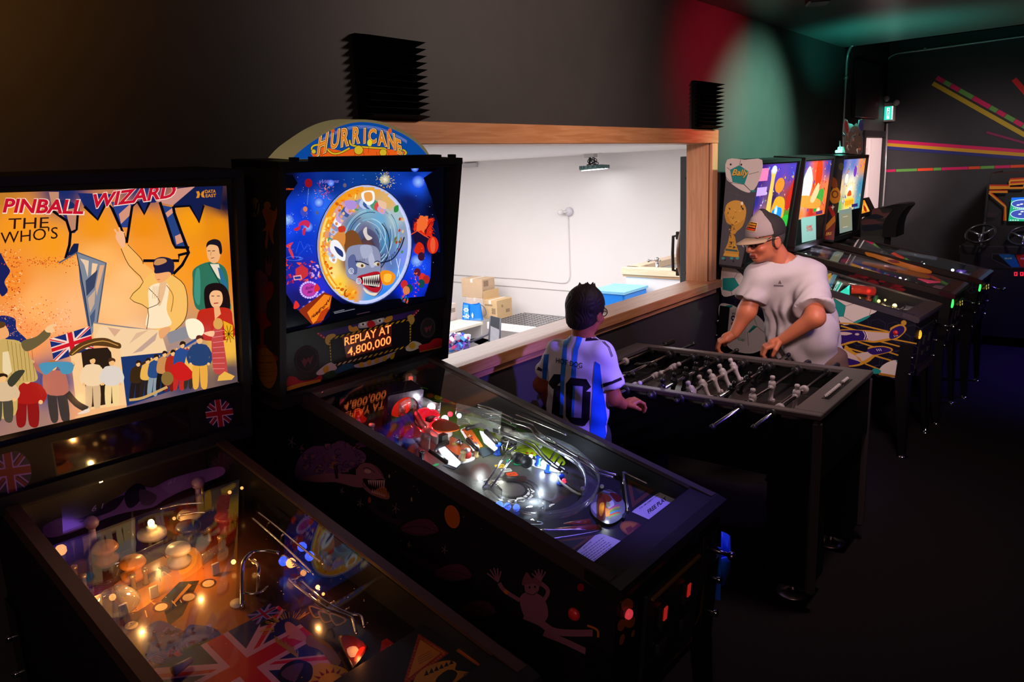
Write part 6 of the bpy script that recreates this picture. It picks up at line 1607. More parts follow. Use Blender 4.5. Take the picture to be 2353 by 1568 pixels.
# JUGGLER housing with arched mouth
hz = .02
fl_,fr_ = P7(770,700,0),P7(1030,640,0)
ex_ = (fr_-fl_).normalized(); Wd = .135; up_ = HU.pn; back_ = up_.cross(ex_).normalized()
if back_.dot(HU.v) > 0: back_ = -back_
o0 = P7(775,690,0)
K = lambda a,c,d=0.0: o0+ex_*(a*Wd)+up_*(c*.115)+back_*d
b = MB(); n_ = 16
outl = [(0,0),(0,1),(.06,1.04),(.94,1.04),(1,1),(1,0)]
arch = [(.88,0)]+[(.5+.38*math.cos(a),.48+.40*math.sin(a)) for a in [math.pi*k/n_ for k in range(n_+1)]]+[(.12,0)]
b.prism(outl+arch,lambda a,c,d: K(a,c,d),0,.03)
b.box(K(.5,1.02,.045),(Wd,.07,.008),rot=Matrix((ex_,back_,up_)).transposed()); jg = b.build('juggler_housing',mat('juggler_purple',(.022,.012,.045),.3,noise=.2,nscale=30),HU.root,label='dark purple JUGGLER housing with arch')
A = Art(lambda a,c,l: K(a,c,-.0005-l)); A.text('JUGGLER',(.5,.92),(.088,0),(0,.1),'#5a5068',.01,align='c')
rr = random.Random(4)
for k in range(14): A.ell(rr.choice([rr.uniform(.02,.1),rr.uniform(.9,.98)]),rr.uniform(.1,1.0),.012,.018,'#8a7ab0',0,6)
A.build('juggler_print',artmat('juggler_print',rough=.4),jg)
b = MB(); b.ball(K(.5,.52,.05),.046,20); b.build('red_dome',tplastic('red_dome_plastic',(.7,.015,.01),.1,.75,(1,.03,.01),.5),jg)
A = Art(lambda a,c,l: K(a,c,.035-l))
A.curve([(.2,.02),(.24,.3),(.4,.42),(.52,.3),(.5,.02)],'#6a9a20',4); A.ell(.2,.28,.07,.1,'#d8d0c0'); A.ell(.38,.36,.06,.08,'#c8a080'); A.curve([(.28,.05),(.3,.2),(.48,.2),(.5,.05)],'#3aa020',3)
A.build('juggler_figure',artmat('juggler_print',rough=.4),jg)
# flasher domes at the back
M_cdome = tplastic('dome_clear',(.8,.78,.8),.06,.30)
for X,Y,m_ in ((1003,255,M_cdome),(1135,232,tplastic('dome_blue',(.05,.1,.5),.08,.6))):
    p = P7(X,Y,.03); b = MB(); b.lathe([(.030,0),(.030,.004),(.020,.006),(.021,.028),(.018,.034),(0,.036)],p,HU.pn,20); d_ = b.build('flasher_dome',m_,HU.root)
    b = MB(); b.lathe([(.008,0),(.008,.026),(0,.028)],p,HU.pn,12); b.build('flasher_core',mat('flash_red',(.6,.05,.03),.3,emit=(1,.12,.05),es=1.2) if X < 1100 else mat('flash_dim',(.3,.05,.1),.3),d_)
p = P7(505,600,.0); b = MB(); b.lathe([(.028,0),(.028,.006),(.018,.01),(.018,.03),(.012,.038),(0,.04)],p,HU.pn,18); b.build('flasher_dome',tplastic('dome_red',(.6,.01,.01),.08,.75,(1,.03,.01),.12),HU.root)
# pop bumpers
M_rcap = tplastic('cap_red',(.75,.012,.03),.12,.8,(1,.02,.05),.55); M_rcap2 = tplastic('cap_red_dark',(.5,.01,.03),.12,.85,(1,.02,.05),.12)
def bumper(X,Y,cap,skirt,r=.040,hb=.05):
    p = P7(X,Y); b = MB(); b.lathe([(r*.72,0),(r*.72,hb*.5),(r*.9,hb*.55),(r*.9,hb*.62),(r*.6,hb*.66),(r*.6,hb)],p,HU.pn,24); o = b.build('bumper_body',skirt,HU.root)
    b = MB(); b.lathe([(r,hb),(r*1.02,hb+.004),(r*.86,hb+.012),(r*.55,hb+.02),(0,hb+.026)],p,HU.pn,28); b.build('bumper_cap',cap,o)
    return p
M_wskirt = mat('skirt_white',(.75,.75,.75),.4)
bumper(1290,800,M_rcap,M_wskirt); bumper(1150,690,M_rcap,M_wskirt,.042); bumper(1000,850,M_rcap2,mat('skirt_blue',(.25,.28,.55),.4),.036,.045)
plate(((1205,640),(1300,590),(1440,640),(1460,690),(1330,710),(1230,690)),.075,None,'orange_plastic',tplastic('plastic_orange',(.85,.13,.01),.15,.9))
for X,Y,h in ((1065,540,.06),(1380,545,.04),(1250,600,.06)):
    b = MB(); b.ball(P7(X,Y,h),.009,12); b.build('red_bulb',mat('red_bulb_lit',(.4,.01,.02),.3,emit=(1,.03,.06),es=2.5),HU.root)
# white lit plastics with black brackets
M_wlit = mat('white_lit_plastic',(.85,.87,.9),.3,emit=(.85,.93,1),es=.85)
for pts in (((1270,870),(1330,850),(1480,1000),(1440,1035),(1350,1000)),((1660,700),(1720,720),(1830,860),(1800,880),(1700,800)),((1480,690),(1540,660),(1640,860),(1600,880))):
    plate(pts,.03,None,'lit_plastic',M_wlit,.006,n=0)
A = Art(lambda X,Y,l: P7(X,Y,.0345)+HU.pn*l)
A.poly([(1490,690),(1560,655),(1690,850),(1620,880)],'#d8641c')
rr = random.Random(6)
for k in range(40): A.curve([(1500+(k % 10)*14+rr.uniform(-14,30),690+(k % 10)*16+rr.uniform(-12,14)) for _ in range(4)],rr.choice(['#e8a030','#1c3a8a','#c82a1c','#f0e0c0','#2a1c18','#d85a18']),2)
A.build('car_plastic',artmat('car_plastic_print',rough=.3,es=.25),HU.root)
M_bkt = mat('bracket_black',(.015,.015,.017),.4)
for pts in (((1180,895),(1235,925),(1260,870),(1360,825)),((1180,900),(1350,1020)),((1530,700),(1560,690),(1670,660),(1710,690)),((1540,800),(1640,900)),((1710,720),(1820,830))):
    b = MB(); b.ribbon([P7(X,Y,.045) for X,Y in pts],HU.pn,.012,.009); b.build('switch_bracket',M_bkt,HU.root)
b = MB(); b.box(P7(1310,780,.055),(.025,.02,.03),rot=HU.M.to_3x3()); b.build('switch_body',M_bkt,HU.root)
for X,Y in ((1195,590),(1835,690)): b = MB(); b.box(P7(X,Y,.06),(.03,.02,.012),rot=HU.M.to_3x3()); b.build('switch_body',M_bkt,HU.root)
plate(((1310,1030),(1380,990),(1480,1030),(1420,1070)),.002,None,'scoop',mat('scoop_steel',(.10,.14,.18),.25,metal=.8),.002,n=0)
plate(((1640,880),(1740,860),(1800,910),(1690,955)),.002,None,'scoop',mat('scoop_steel',(.10,.14,.18),.25,metal=.8),.002,n=0)
# posts: chrome, blue, tan
b = MB(); b.cyl(P7(1468,820),P7(1462,800,.085),.005,12); b.lathe([(.012,0),(.012,.004),(0,.005)],P7(1468,820),HU.pn,12); b.build('chrome_post',M_chrome,HU.root)
M_bpost = tplastic('post_blue',(.02,.12,.8),.15,.85); M_tan = mat('post_tan',(.5,.38,.18),.4); M_wpost = mat('post_white',(.8,.8,.8),.35)
for fr,X,Y,m_,h in ((7,1825,930,M_bpost,.04),(7,2210,1040,M_bpost,.035),(8,620,490,M_bpost,.035),(8,735,600,M_bpost,.03),(8,930,750,M_bpost,.03),(8,530,430,M_bpost,.03),(7,1498,990,M_tan,.035),(7,1622,950,M_tan,.035),(7,1105,990,M_chrome,.035),(7,868,860,M_chrome,.04),(7,635,720,M_wpost,.03),(7,1535,960,M_wpost,.03)):
    HU.post((Q7 if fr == 7 else Q8)(X,Y),h,.009,m_)
b = MB(); b.lathe([(.014,0),(.014,.02),(0,.022)],P7(1533,960),HU.pn,14); b.build('red_post',mat('post_red',(.6,.02,.015),.35),HU.root)
plate(((1460,940),(1540,900),(1610,930),(1600,980),(1480,1010)),.004,None,'white_plastic',M_wpost,.003)
# lime plastic slope on the right with dark green flap
P8 = lambda X,Y,h=0.0: HU.R(Q8(X,Y),h)
M_lime = mat('plastic_lime',(.55,.80,.015),.3); 
def plate8(pts,h,name,m_,t=.003,n=4): return plate(pts,h,None,name,m_,t,n=n,E=P8)
plate8(((-120,-20),(40,-50),(200,60),(330,100),(500,180),(640,260),(760,370),(770,420),(640,400),(500,340),(340,300),(180,240),(60,130),(-60,60)),.012,'lime_plastic',M_lime)
plate8(((330,90),(440,100),(520,160),(420,165),(340,150)),.03,'green_flap',mat('plastic_dkgreen',(.04,.15,.01),.3),n=0)
A = Art(lambda X,Y,l: P8(X,Y,.0125)+HU.pn*l)
A.line([(100,95),(150,130),(130,160)],8,'#c8a018',sm=3); A.line([(340,290),(460,270),(540,320)],5,'#6a9a10',sm=4)
for X,Y,c in ((435,320,'#d8401c'),(478,322,'#e0701c'),(525,325,'#e03018'),(600,350,'#3a60c8'),(650,370,'#d8401c')): A.ell(X,Y,13,8,c)
A.build('lime_print',artmat('dots_print',rough=.3),HU.root)
for X,Y in ((230,190),(320,230)):
    b = MB(); b.lathe([(.03,0),(.032,.02),(.022,.035),(.0,.04)],P8(X,Y,.01),HU.pn,18); b.build('clear_dome',M_cdome,HU.root)
plate8(((340,85),(210,30),(130,0),(60,-30),(70,-60),(220,-20),(340,50)),.05,'green_box_top',tplastic('plastic_greentint',(.35,.6,.35),.1,.25),n=0)
# black round targets on white plate, bright lamps
plate8(((300,330),(340,300),(520,390),(760,450),(730,490),(480,430)),.004,'white_plate',M_wpost,.003)
for X,Y in ((355,365),(432,400)):
    p = P8(X,Y,.018); ax = (CAM-p).normalized(); b = MB(); b.lathe([(.019,0),(.019,.005),(.014,.006),(.012,.003),(0,.003)],p,ax,24); b.build('round_target',mat('target_black',(.012,.012,.013),.4),HU.root)
for X,Y,h,r,es in ((590,415,.02,.011,26),(690,440,.02,.013,26),(470,350,.02,.006,16),(1800,0,0,0,0)):
    if r: b = MB(); b.ball(P8(X,Y,h),r,12); b.build('white_led',mat('led_cool_%d' % es,(1,1,1),.3,emit=(.75,.88,1),es=es),HU.root)
for X,Y,h,r in ((1200,480,.05,.014),(1330,590,.04,.012),(1465,560,.05,.008)):
    b = MB(); b.ball(P7(X,Y,h),r,12); b.build('white_led',mat('led_cool_9',(1,1,1),.3,emit=(.85,.92,1),es=9),HU.root)
for X,Y,r in ((1845,1408,.011),(1922,1422,.011),(2008,1432,.010)):
    b = MB(); b.ball(P7(X,Y,.008),r,12); b.build('blue_led',mat('led_blue',(.1,.15,1),.3,emit=(.06,.14,1),es=3.2),HU.root)
for X,Y,r in ((625,1085,.007),(650,1080,.007)):
    b = MB(); b.ball(P8(X,Y,.006),r,12); b.build('white_led',mat('led_cool_16',(1,1,1),.3,emit=(.75,.88,1),es=16),HU.root)
# clear ramps: low walls of clear plastic following their lanes
def ramp(pts,hts,wall=.05,name='clear_ramp',floor=True,m_=None):
    P = [HU.R(q[1],h) for q,h in zip(pts,hts)]
    P = [Vector(x) for x in smooth_path([tuple(x) for x in P],6)]
    b = MB(); b.ribbon(P,HU.pn,wall,.003); return b.build(name,m_ or M_clear,HU.root)
def path7(pts): return [(7,Q7(*p)) for p in pts]
def path8(pts): return [(8,Q8(*p)) for p in pts]
ramp(path7(((890,560),(930,640),(1000,740),(1100,860),(1180,900))),[.05]*5,.05)
ramp(path7(((1030,560),(1080,650),(1150,760),(1260,850))),[.05]*4,.04)
ramp(path7(((890,560),(980,500),(1120,490),(1230,540),(1280,540))),[.05]*5,.04)
ramp(path7(((1430,560),(1560,590),(1690,620),(1860,640))),[.055]*4,.045)
ramp(path7(((1440,650),(1560,660),(1700,690),(1850,740))),[.05]*4,.035)
loop = path8(((350,180),(540,190),(700,240),(850,310),(960,400),(1050,500),(1080,600),(1040,720),(960,810),(840,880),(700,910),(540,920),(380,900),(250,860)))
ramp(loop,[.06]*len(loop),.018)
inner_ = path8(((370,190),(540,240),(680,300),(800,370),(900,450),(950,540),(955,640),(930,700)))
ramp(inner_,[.06]*len(inner_),.016)
lo2 = path8(((400,990),(560,990),(560,970),(520,965))); ramp(lo2,[.012]*4,.01,'lane_guide',m_=mat('guide_white',(.6,.68,.7),.3))
lo3 = path8(((220,900),(330,840),(450,815),(570,825),(590,870),(540,910))); ramp(lo3,[.06]*6,.03)
lo4 = path8(((40,660),(90,650),(150,690),(200,740))); ramp(lo4,[.05]*4,.03)
fl8 = [P8(X,Y,.055) for X,Y in ((960,400),(1050,500),(1080,600),(1040,720),(960,810),(840,880),(700,910),(540,930),(400,910))]
fi8 = [P8(X,Y,.055) for X,Y in ((880,440),(940,530),(955,620),(930,700),(870,770),(760,820),(640,840),(560,850),(450,850))]
b = MB(); fo,fi_ = [smooth_path([tuple(p) for p in q],4) for q in (fl8,fi8)]; m_ = len(fo)
b.add(fo+fi_,[[i,i+1,m_+i+1,m_+i] for i in range(m_-1)],None,True); b.build('clear_ramp_floor',M_clear,HU.root)
for X,Y in ((555,260),(935,640),(1110,620),(545,860)):
    b = MB(); b.cyl(P8(X,Y,0),P8(X,Y,.075),.006,10); b.build('clear_post',tplastic('post_clear',(.7,.72,.7),.1,.5),HU.root)
# wire ramps over the right side
WR = lambda pts,h=.075,r=.0032,E=Q8,m=None: wire(HU,pts,h,r,E,m,sm=5)
M_dw = mat('wire_dark',(.10,.10,.11),.3,metal=.9)
WR(((-10,-120),(120,-80),(320,10),(480,60),(540,130),(700,230),(860,330),(1010,410),(1110,480),(1250,518))); WR(((-10,-100),(120,-50),(300,40),(460,95),(520,170),(680,270),(850,360),(1000,440),(1080,500),(1220,540)))
WR(((180,115),(330,175),(490,235),(560,310),(640,390),(740,460),(800,500)),.06,.0032,m=M_dw); WR(((200,150),(330,205),(480,270),(560,350),(650,430),(740,480)),.06,.0032,m=M_dw)
for X,Y in ((310,10),(540,140),(700,240),(900,350)): WR(((X,Y),(X-16,Y+40)),.075,.0025)
for X,Y in ((660,340),(700,380),(730,430)): WR(((X-20,Y+40),(X+24,Y-30)),.06,.0028,m=M_dw)
WR(((330,-30),(560,60),(800,160)),.09,.0028)
# black spring stand with long prongs
hub = P8(260,320,.0)
b = MB()
for k in range(6): 
    a = k*math.pi/3; b.tube([hub+HU.pn*.03+HU.u*math.cos(a)*.02*(1 if k % 2 else .7)+HU.v*math.sin(a)*.02,hub+HU.pn*.05+HU.u*math.cos(a+.6)*.024+HU.v*math.sin(a+.6)*.024],.004,6)
for k in range(3): b.tube([hub+HU.pn*(.02+.014*k)+HU.u*math.cos(a)*.024+HU.v*math.sin(a)*.024 for a in [j*math.pi/8 for j in range(16)]],.003,6,closed=True)
b.build('spring_hub',M_dw,HU.root)
for X,Y,X2,Y2 in ((240,310,272,205),(220,300,215,250),(255,320,330,262)): WR(((X,Y,.05),(X2,Y2,.06)),.06,.0035,m=M_dw)
WR(((235,350,.06),(38,632,.02))); WR(((300,360,.06),(110,632,.02)))
# slingshot plastics, flippers, wire guide
plate8(((770,540),(830,500),(920,520),(980,600),(960,680),(850,630)),.035,'sling_plastic',mat('sling_dark',(.05,.045,.025),.3,noise=.5,nscale=60))
b = MB(); b.ball(P8(770,570,.03),.007,10); b.build('red_bulb',mat('red_bulb_lit',(.4,.01,.02),.3,emit=(1,.03,.06),es=2.5),HU.root)
ramp(path8(((715,520),(730,580),(800,640),(900,700),(965,690))),[.02]*5,.008,'rubber_band',m_=mat('rubber_white',(.6,.6,.58),.5))
A = Art(lambda X,Y,l: P8(X,Y,.03)+HU.pn*l)
A.curve([(1010,780),(1080,680),(1180,650),(1280,720),(1320,800),(1290,900),(1180,960),(1080,920),(1020,860)],'#8a9098',4)
A.curve([(1180,680),(1250,690),(1290,740),(1240,760)],'#6a1c1a',4); A.curve([(1010,800),(1060,760),(1080,830),(1060,870)],'#d8dcd8',4); A.ell(1185,780,36,40,'#e8ecec')
for k,c in enumerate(('#e86a9a','#e8c04a','#7ac04a','#4a9ad0','#e0602a','#8ac85a')): A.line([(1170,830+k*14),(1220,800+k*16),(1270,790+k*16)],11,c,sm=4)
A.curve([(1130,830),(1170,820),(1180,880),(1140,890)],'#f0a04a',4); A.curve([(1290,880),(1330,850),(1310,910)],'#3a4450',3)
A.build('clown_plastic',artmat('clown_plastic_print',rough=.25),HU.root)
A = Art(lambda X,Y,l: P8(X,Y,.045)+HU.pn*l)
A.curve([(1075,680),(1130,690),(1150,720),(1140,830),(1140,920),(1080,920),(1075,800)],'#7a2410',3); A.curve([(1090,780),(1130,770),(1120,860),(1100,890),(1085,860)],'#d88a20',3); A.curve([(1120,690),(1170,700),(1200,740),(1160,760)],'#8a3a14',3)
A.build('lane_plastic',artmat('clown_plastic_print',rough=.25),HU.root)
WR(((1290,630,.0),(1305,600,.04),(1308,510,.05),(1320,500,.05),(1540,605,.03)),.05,.004); WR(((1308,510,.05),(1330,700,.04),(1345,830,.03),(1310,860,.01)),.04,.0038)
for a,c_ in (((1000,960),(760,975)),((1090,1010),(680,1020))):
    b = MB(); b.tube([P8(*a,.015),P8((a[0]+c_[0])/2,(a[1]+c_[1])/2,.015),P8(*c_,.015)],[.014,.011,.007],12); b.build('flipper',mat('flipper_red',(.35,.06,.03),.35),HU.root)
WR(((520,1020,.02),(1040,1010,.02),(1090,1000,.025)),.02,.004); WR(((640,1100,.02),(850,1070,.02),(1070,1030,.02),(1100,1005,.02)),.02,.004)
# apron with cards
HU.apron(mat('apron_black',(.012,.010,.010),.35),.27,.022)
A = Art(lambda X,Y,l: P8(X,Y,.0226)+HU.pn*l)
for P_ in (((1335,540),(1590,650),(1385,810)),((660,1110),(1050,1060),(810,1230))):
    cx_,cy_ = sum(p[0] for p in P_)/3,sum(p[1] for p in P_)/3
    for s_,c in ((1,'#8a4a10'),(.92,'#140c08'),(.86,'#8a4a10'),(.78,'#140c08'),(.72,'#8a4a10'),(.64,'#0c0a0a')): A.poly([(cx_+(p[0]-cx_)*s_,cy_+(p[1]-cy_)*s_) for p in P_],c)
for k in range(5): A.line([(1410+k*10,640+k*10),(1470+k*14,610+k*10)],7,'#5a4a1a')
A.curve([(1640,630),(1700,610),(1870,680),(1850,710),(1700,660)],'#2a1012',3)
for k in range(6): A.ell(1700+k*26,630+k*11,7,5,'#5a2a2a')
A.ell(1410,1030,130,60,'#5a1a0c',.3); A.ell(1385,1000,115,62,'#b86a14',.25); A.ring(1385,1000,108,57,5,'#6a2a10',.25)
A.poly([(1320,1000),(1370,975),(1385,995),(1440,950),(1480,985),(1420,1045),(1395,1015),(1350,1050)],'#7a1c10')
A.build('apron_print',artmat('apron_print',rough=.4),HU.root)
M_cardp = artmat('card_print',rough=.6,spec=.2)
A = Art(lambda X,Y,l: P8(X,Y,.0231)+HU.pn*l)
A.curve([(1380,850),(1400,830),(1600,690),(1640,672),(1670,680),(1820,735),(1838,750),(1600,938),(1570,935)],'#e8e4ec',1)
A.text('FREE PLAY',(1532,868),(33,-25.5),(-20,-46),'#12101a',.03,fit=5.0); A.text('FOR AMUSEMENT ONLY',(1450,830),(16,-12),(-8,-20),'#2a2440',.01,fit=11.4); A.text('1 coin for fun',(1655,880),(17,-13),(-8,-20),'#4a4470',.01,fit=6)
A.build('price_card',M_cardp,HU.root,label='card lit violet reading FREE PLAY')
A = Art(lambda X,Y,l: P8(X,Y,.0231)+HU.pn*l)
A.curve([(845,1240),(1050,1060),(1090,1048),(1120,1050),(1330,1130),(1345,1145),(1080,1365),(1050,1368)],'#e8e4ec',1)
A.text('INSTRUCTIONS',(945,1185),(12,-10),(-7,-18),'#2a2440',.02,fit=6)
rr = random.Random(2)
for k in range(9):
    x0,y0 = 895+k*22,1245+k*12; L_ = rr.uniform(200,245)*(1-.02*k)
    x = 0
    while x < L_-12:
        w_ = rr.uniform(8,26); A.line([(x0+x,y0-x*.72),(x0+min(L_,x+w_),y0-min(L_,x+w_)*.72)],5,'#3a3468'); x += w_+5
A.build('instruction_card',M_cardp,HU.root)
# side print on the left cabinet side (faces the left machine)
sp0 = HU.F(-HU.cw/2-.0006,0,0); SL = px_plane(sp0,-HU.u)
S6 = zz(660,960,.28067)
A = Art(SL); S = lambda *ps: [S6(*p) for p in ps]
mau,mau2,orr,ink = '#7a4a5c','#5c3a6a','#a85a1c','#140a10'
A.curve(S((60,470),(100,330),(200,240),(330,230),(440,190),(540,240),(630,290),(640,350),(560,400),(430,460),(250,480),(140,520)),mau2,5)
rr = random.Random(14)
for k in range(44):
    X = rr.uniform(110,620); Y = rr.uniform(240,460)-(X-100)*.04
    A.curve([S6(X+rr.uniform(-34,34),Y+rr.uniform(-26,26)) for _ in range(5)],rr.choice([mau,'#6a3a50','#8a5430','#4a2a58','#845060']),2); A.ring(*S6(X,Y),8,8,1.0,ink,0,14,rr.random()*3,3+rr.random()*3)
A.curve(S((120,500),(300,460),(460,460),(580,480),(640,560),(560,570),(400,530),(250,530)),mau,5)
A.curve(S((570,420),(610,375),(700,380),(760,430),(800,500),(815,560),(840,640),(820,670),(740,650),(660,610),(590,530),(565,470)),mau,5)
A.curve(S((620,500),(700,510),(800,510),(830,630),(800,655),(720,620),(650,560)),'#1c0a0e',4); A.curve(S((790,560),(830,640),(815,662),(750,645),(700,615)),'#8a4a20',3)
for k in range(8): A.poly(S((660+k*18,512),(676+k*18,514),(672+k*17,556+k*5)),'#b08890'); A.poly(S((690+k*15,612+k*5),(704+k*15,617+k*5),(700+k*14,580+k*6)),'#a88088')
A.ell(*S6(660,440),8,4.5,'#a88080',.2); A.line(S((620,420),(660,410),(720,450)),1.4,ink,sm=4); A.ring(*S6(640,545),6,7,1.2,ink); A.line(S((570,420),(610,375),(700,380),(800,500)),1.2,ink,sm=4)
for k in range(5): A.line(S((380+k*8,390),(400+k*4,500)),1.2,ink)
A.ell(*S6(1352,812),17,27,'#a8501a',-.25); A.line(S((1420,920),(1520,1030),(1660,1140)),.7,'#3a2a24',sm=4)
for k,(x,y,w_,h_) in enumerate(((1090,890,160,60),(1360,1260,150,52),(1560,1560,160,50))):
    A.curve(S((x-160,y+20),(x-80,y-40),(x+20,y-62),(x+100,y-40),(x+150,y+40),(x+60,y+72),(x-60,y+70)),'#4a2238',5); A.line(S((x-160,y+20),(x,y),(x+150,y+50)),1.2,ink,sm=4); A.line(S((x-130,y+30),(x-40,y+66),(x+150,y+60)),.9,ink,sm=4)
    A.line(S((x-420,y-170),(x-300,y-80),(x-150,y-20)),10,'#2c1630',w2=12,sm=5)
A.line(S((920,1080),(1100,1170),(1240,1240)),10,'#2c1630',sm=5)
for x,y,s_ in ((890,740,1),(40,200,1),(600,700,.8),(1290,1080,.8),(450,600,.6),(1000,1040,.6)):
    for a in (.4,1.5,2.6,3.7,4.9): A.line([S6(x,y),S6(x+34*s_*math.cos(a),y+44*s_*math.sin(a))],1.8,'#5a4a50')
for k in range(40): A.ell(*S6(rr.uniform(0,1800),rr.uniform(250,1400)),.9,1.2,'#8a7a70',0,5)
A.ell(*S6(676,675),3.4,7,'#8a3a18'); A.ell(*S6(1020,670),2,5,'#8a6a50'); A.ell(*S6(838,480),2,4,'#8a7a60')
# leaping performer near the front (generic)
Z8b = zz(1100,1240,.25)
V = lambda *ps: [Z8b(*p) for p in ps]
for pts,c,w_ in ((((190,400),(240,470),(380,560)),mau,9),(((560,390),(640,470),(600,560)),mau,9),(((420,700),(560,760),(720,850),(1050,860)),mau,16),(((600,860),(800,940),(1050,1060)),mau,14)): A.line(V(*pts),w_,c,sm=5)
A.curve(V((380,540),(470,480),(600,540),(640,700),(560,780),(430,720)),mau,5); A.ell(*Z8b(490,440),17,19,mau); A.curve(V((400,420),(440,300),(500,360),(560,290),(580,430),(500,400)),'#6a3a48',4)
for a in (-.9,-.5,-.1,.3,.7): A.line([Z8b(180,390),Z8b(180+90*math.sin(a)-30,390-130*math.cos(a))],3,mau); A.line([Z8b(570,380),Z8b(570+90*math.sin(a)-10,380-110*math.cos(a))],3,mau)
for x,y in ((470,440),(520,435)): A.ell(*Z8b(x,y),2,3,ink)
A.line(V((440,490),(500,510),(540,480)),1.5,ink,sm=4); A.line(V((1000,790),(1090,830),(1100,900)),5,orr,sm=4); A.line(V((240,470),(270,495)),9,orr)
A.ell(*Z8b(940,440),8,9,'#7a1018')
A.build('side_print',artmat('side_print',rough=.45,spec=.4),HU.root,label='dim mauve fairground side print')
# side of the backbox
sb = px_plane(HU.F(-HU.bw/2-.0006,0,HU.top),-HU.u); A = Art(sb); B5 = zz(520,340,.38298)
N = lambda *ps: [B5(*p) for p in ps]
A.ell(*B5(166,357),12.5,23,'#5a4a10',.03); A.poly(N((140,340),(156,338),(160,380),(168,345),(176,378),(184,330),(196,322),(180,410),(168,375),(158,412)),'#140e06')
A.curve(N((215,380),(240,360),(290,380),(300,350),(305,400),(290,460),(280,520),(285,580),(262,540),(255,500),(245,600),(232,580),(240,500),(215,500),(240,460)),'#6a3a0c',4); A.ell(*B5(246,345),8,9,'#6a420f')
A.curve(N((150,780),(190,730),(245,770),(240,840),(200,870),(165,840)),'#4a2432',5); A.curve(N((235,740),(240,660),(250,700),(262,640),(262,700),(276,660),(272,740),(258,770)),'#4a2430',3)
A.curve(N((165,860),(220,850),(260,800),(285,830),(270,900),(245,930),(240,1010),(270,1060),(230,1090),(225,1180),(205,1180),(200,1060),(160,1020),(170,960)),'#5a1414',4); A.curve(N((180,880),(230,870),(240,980),(185,980)),'#4a2a34',3)
A.curve(N((160,1190),(230,1180),(250,1210),(310,1260),(290,1280),(240,1230),(180,1220)),'#5a1612',3); A.curve(N((175,1240),(235,1200),(290,1260),(305,1360),(270,1440),(220,1420),(185,1340)),'#6a4210',5)
for k in range(5): A.ring(*B5(240,1230+k*40),20,8,.8,'#2a1a08',0,16,.2,3)
A.line(N((180,1290),(300,1290)),.8,'#2a1a08'); A.line(N((180,1350),(305,1340)),.8,'#2a1a08')
for pts in (((150,760),(140,720),(170,740),(180,690),(200,730),(230,700),(240,740)),((190,800),(205,820),(225,790))): A.line(N(*pts),.9,'#140a10')
A.build('backbox_side_print',artmat('side_print',rough=.45,spec=.4),HU.root)
# front: coin slots lit, start button, flipper buttons, plunger, name
b = HU.mb(); fw_ = HU.L+.012
doors = [o for o in bpy.data.objects if o.parent == HU.root and o.name.startswith('coin_door')][0]
for u_ in (-.065,.065):
    b = HU.mb(); b.box((u_,HU.L+.02,.245),(.018,.004,.038),bev=.002); b.build('coin_slot',mat('coin_slot_lit',(.2,.01,.01),.3,emit=(1,.03,.02),es=.3),doors)
b = HU.mb(); b.box((0,HU.L+.012,.315),(.26,.01,.006)); b.build('door_trim',mat('trim_gold',(.30,.16,.05),.4,metal=.5),doors)
FP = px_plane(HU.F(0,HU.L+.0008,0),HU.v); A = Art(FP); Zf = zz(1380,1100,.29851)
Fz = lambda *ps: [Zf(*p) for p in ps]
for x,y,rx,ry in ((205,975,14,16),(160,1130,9,14),(225,1100,12,16),(165,1240,5.5,13),(250,1195,3.5,9)): A.ell(*Zf(x,y),rx,ry,'#8a4a10',.3)
A.ell(*Zf(205,1040),9,13,'#0c0808',.2)
A.curve(Fz((785,620),(820,545),(870,550),(870,620),(850,720),(820,860),(800,960),(780,1100),(765,1160),(770,1050),(745,1110),(710,1150),(760,1040),(775,920),(790,800)),'#5a3a14',3)
A.text('Williams',Zf(395,1568),(27,-28),(6,-36),'#5a3c18',.02,.2,fit=3.5)
A.build('front_print',artmat('front_print',rough=.45),HU.root)
b = HU.mb(); c0 = HU.L; pb = on_plane(Zf(205,1040),HU.F(0,HU.L,0),HU.v); b = MB(); b.lathe([(.012,0),(.012,.008),(.009,.011),(0,.012)],pb,HU.v,16); b.build('start_button',mat('start_lit',(.5,.02,.03),.3,emit=(.9,.06,.08),es=.5),HU.root)
pb = HU.F(.205,HU.L,.30)
b = MB(); b.lathe([(.03,0),(.03,.006),(.014,.012),(.010,.03),(.006,.034),(.006,.062),(.012,.066),(.013,.078),(0,.084)],pb,HU.v,16); b.build('plunger',mat('plunger_steel',(.2,.18,.2),.25,metal=1),HU.root)
b = HU.mb(); b.box((.21,HU.L+.004,.27),(.09,.008,.16),bev=.003); b.build('plunger_plate',mat('plate_dark',(.03,.025,.03),.3,metal=.6),HU.root)
for sd in (-1,1):
    b = MB(); b.lathe([(.016,0),(.016,.006),(.011,.012),(0,.013)],HU.F(sd*HU.cw/2,HU.L-.11,.30),HU.u*sd,16); b.build('flipper_button',M_red,HU.root)
# lamps inside
inner(HU,(1200,480),.07,(.95,.97,1),.5,E=Q7); inner(HU,(1700,760),.075,(.92,1,.95),.45,E=Q7); inner(HU,(1330,900),.07,(.9,.96,1),.35,E=Q7); inner(HU,(1900,960),.07,(.85,.95,1),.16,E=Q7)
inner(HU,(590,420),.05,(.75,.88,1),.35,E=Q8); inner(HU,(500,780),.08,(.8,.9,1),.12,E=Q8); inner(HU,(1130,680),.06,(1,.12,.1),.2,E=Q7); inner(HU,(560,560),.06,(1,.1,.06),.08,E=Q7); inner(HU,(1180,780),.06,(.9,.95,1),.05,E=Q8); inner(HU,(250,120),.09,(1,1,.8),.45,E=Q8)  # last bulb added above the lime plastic to brighten it

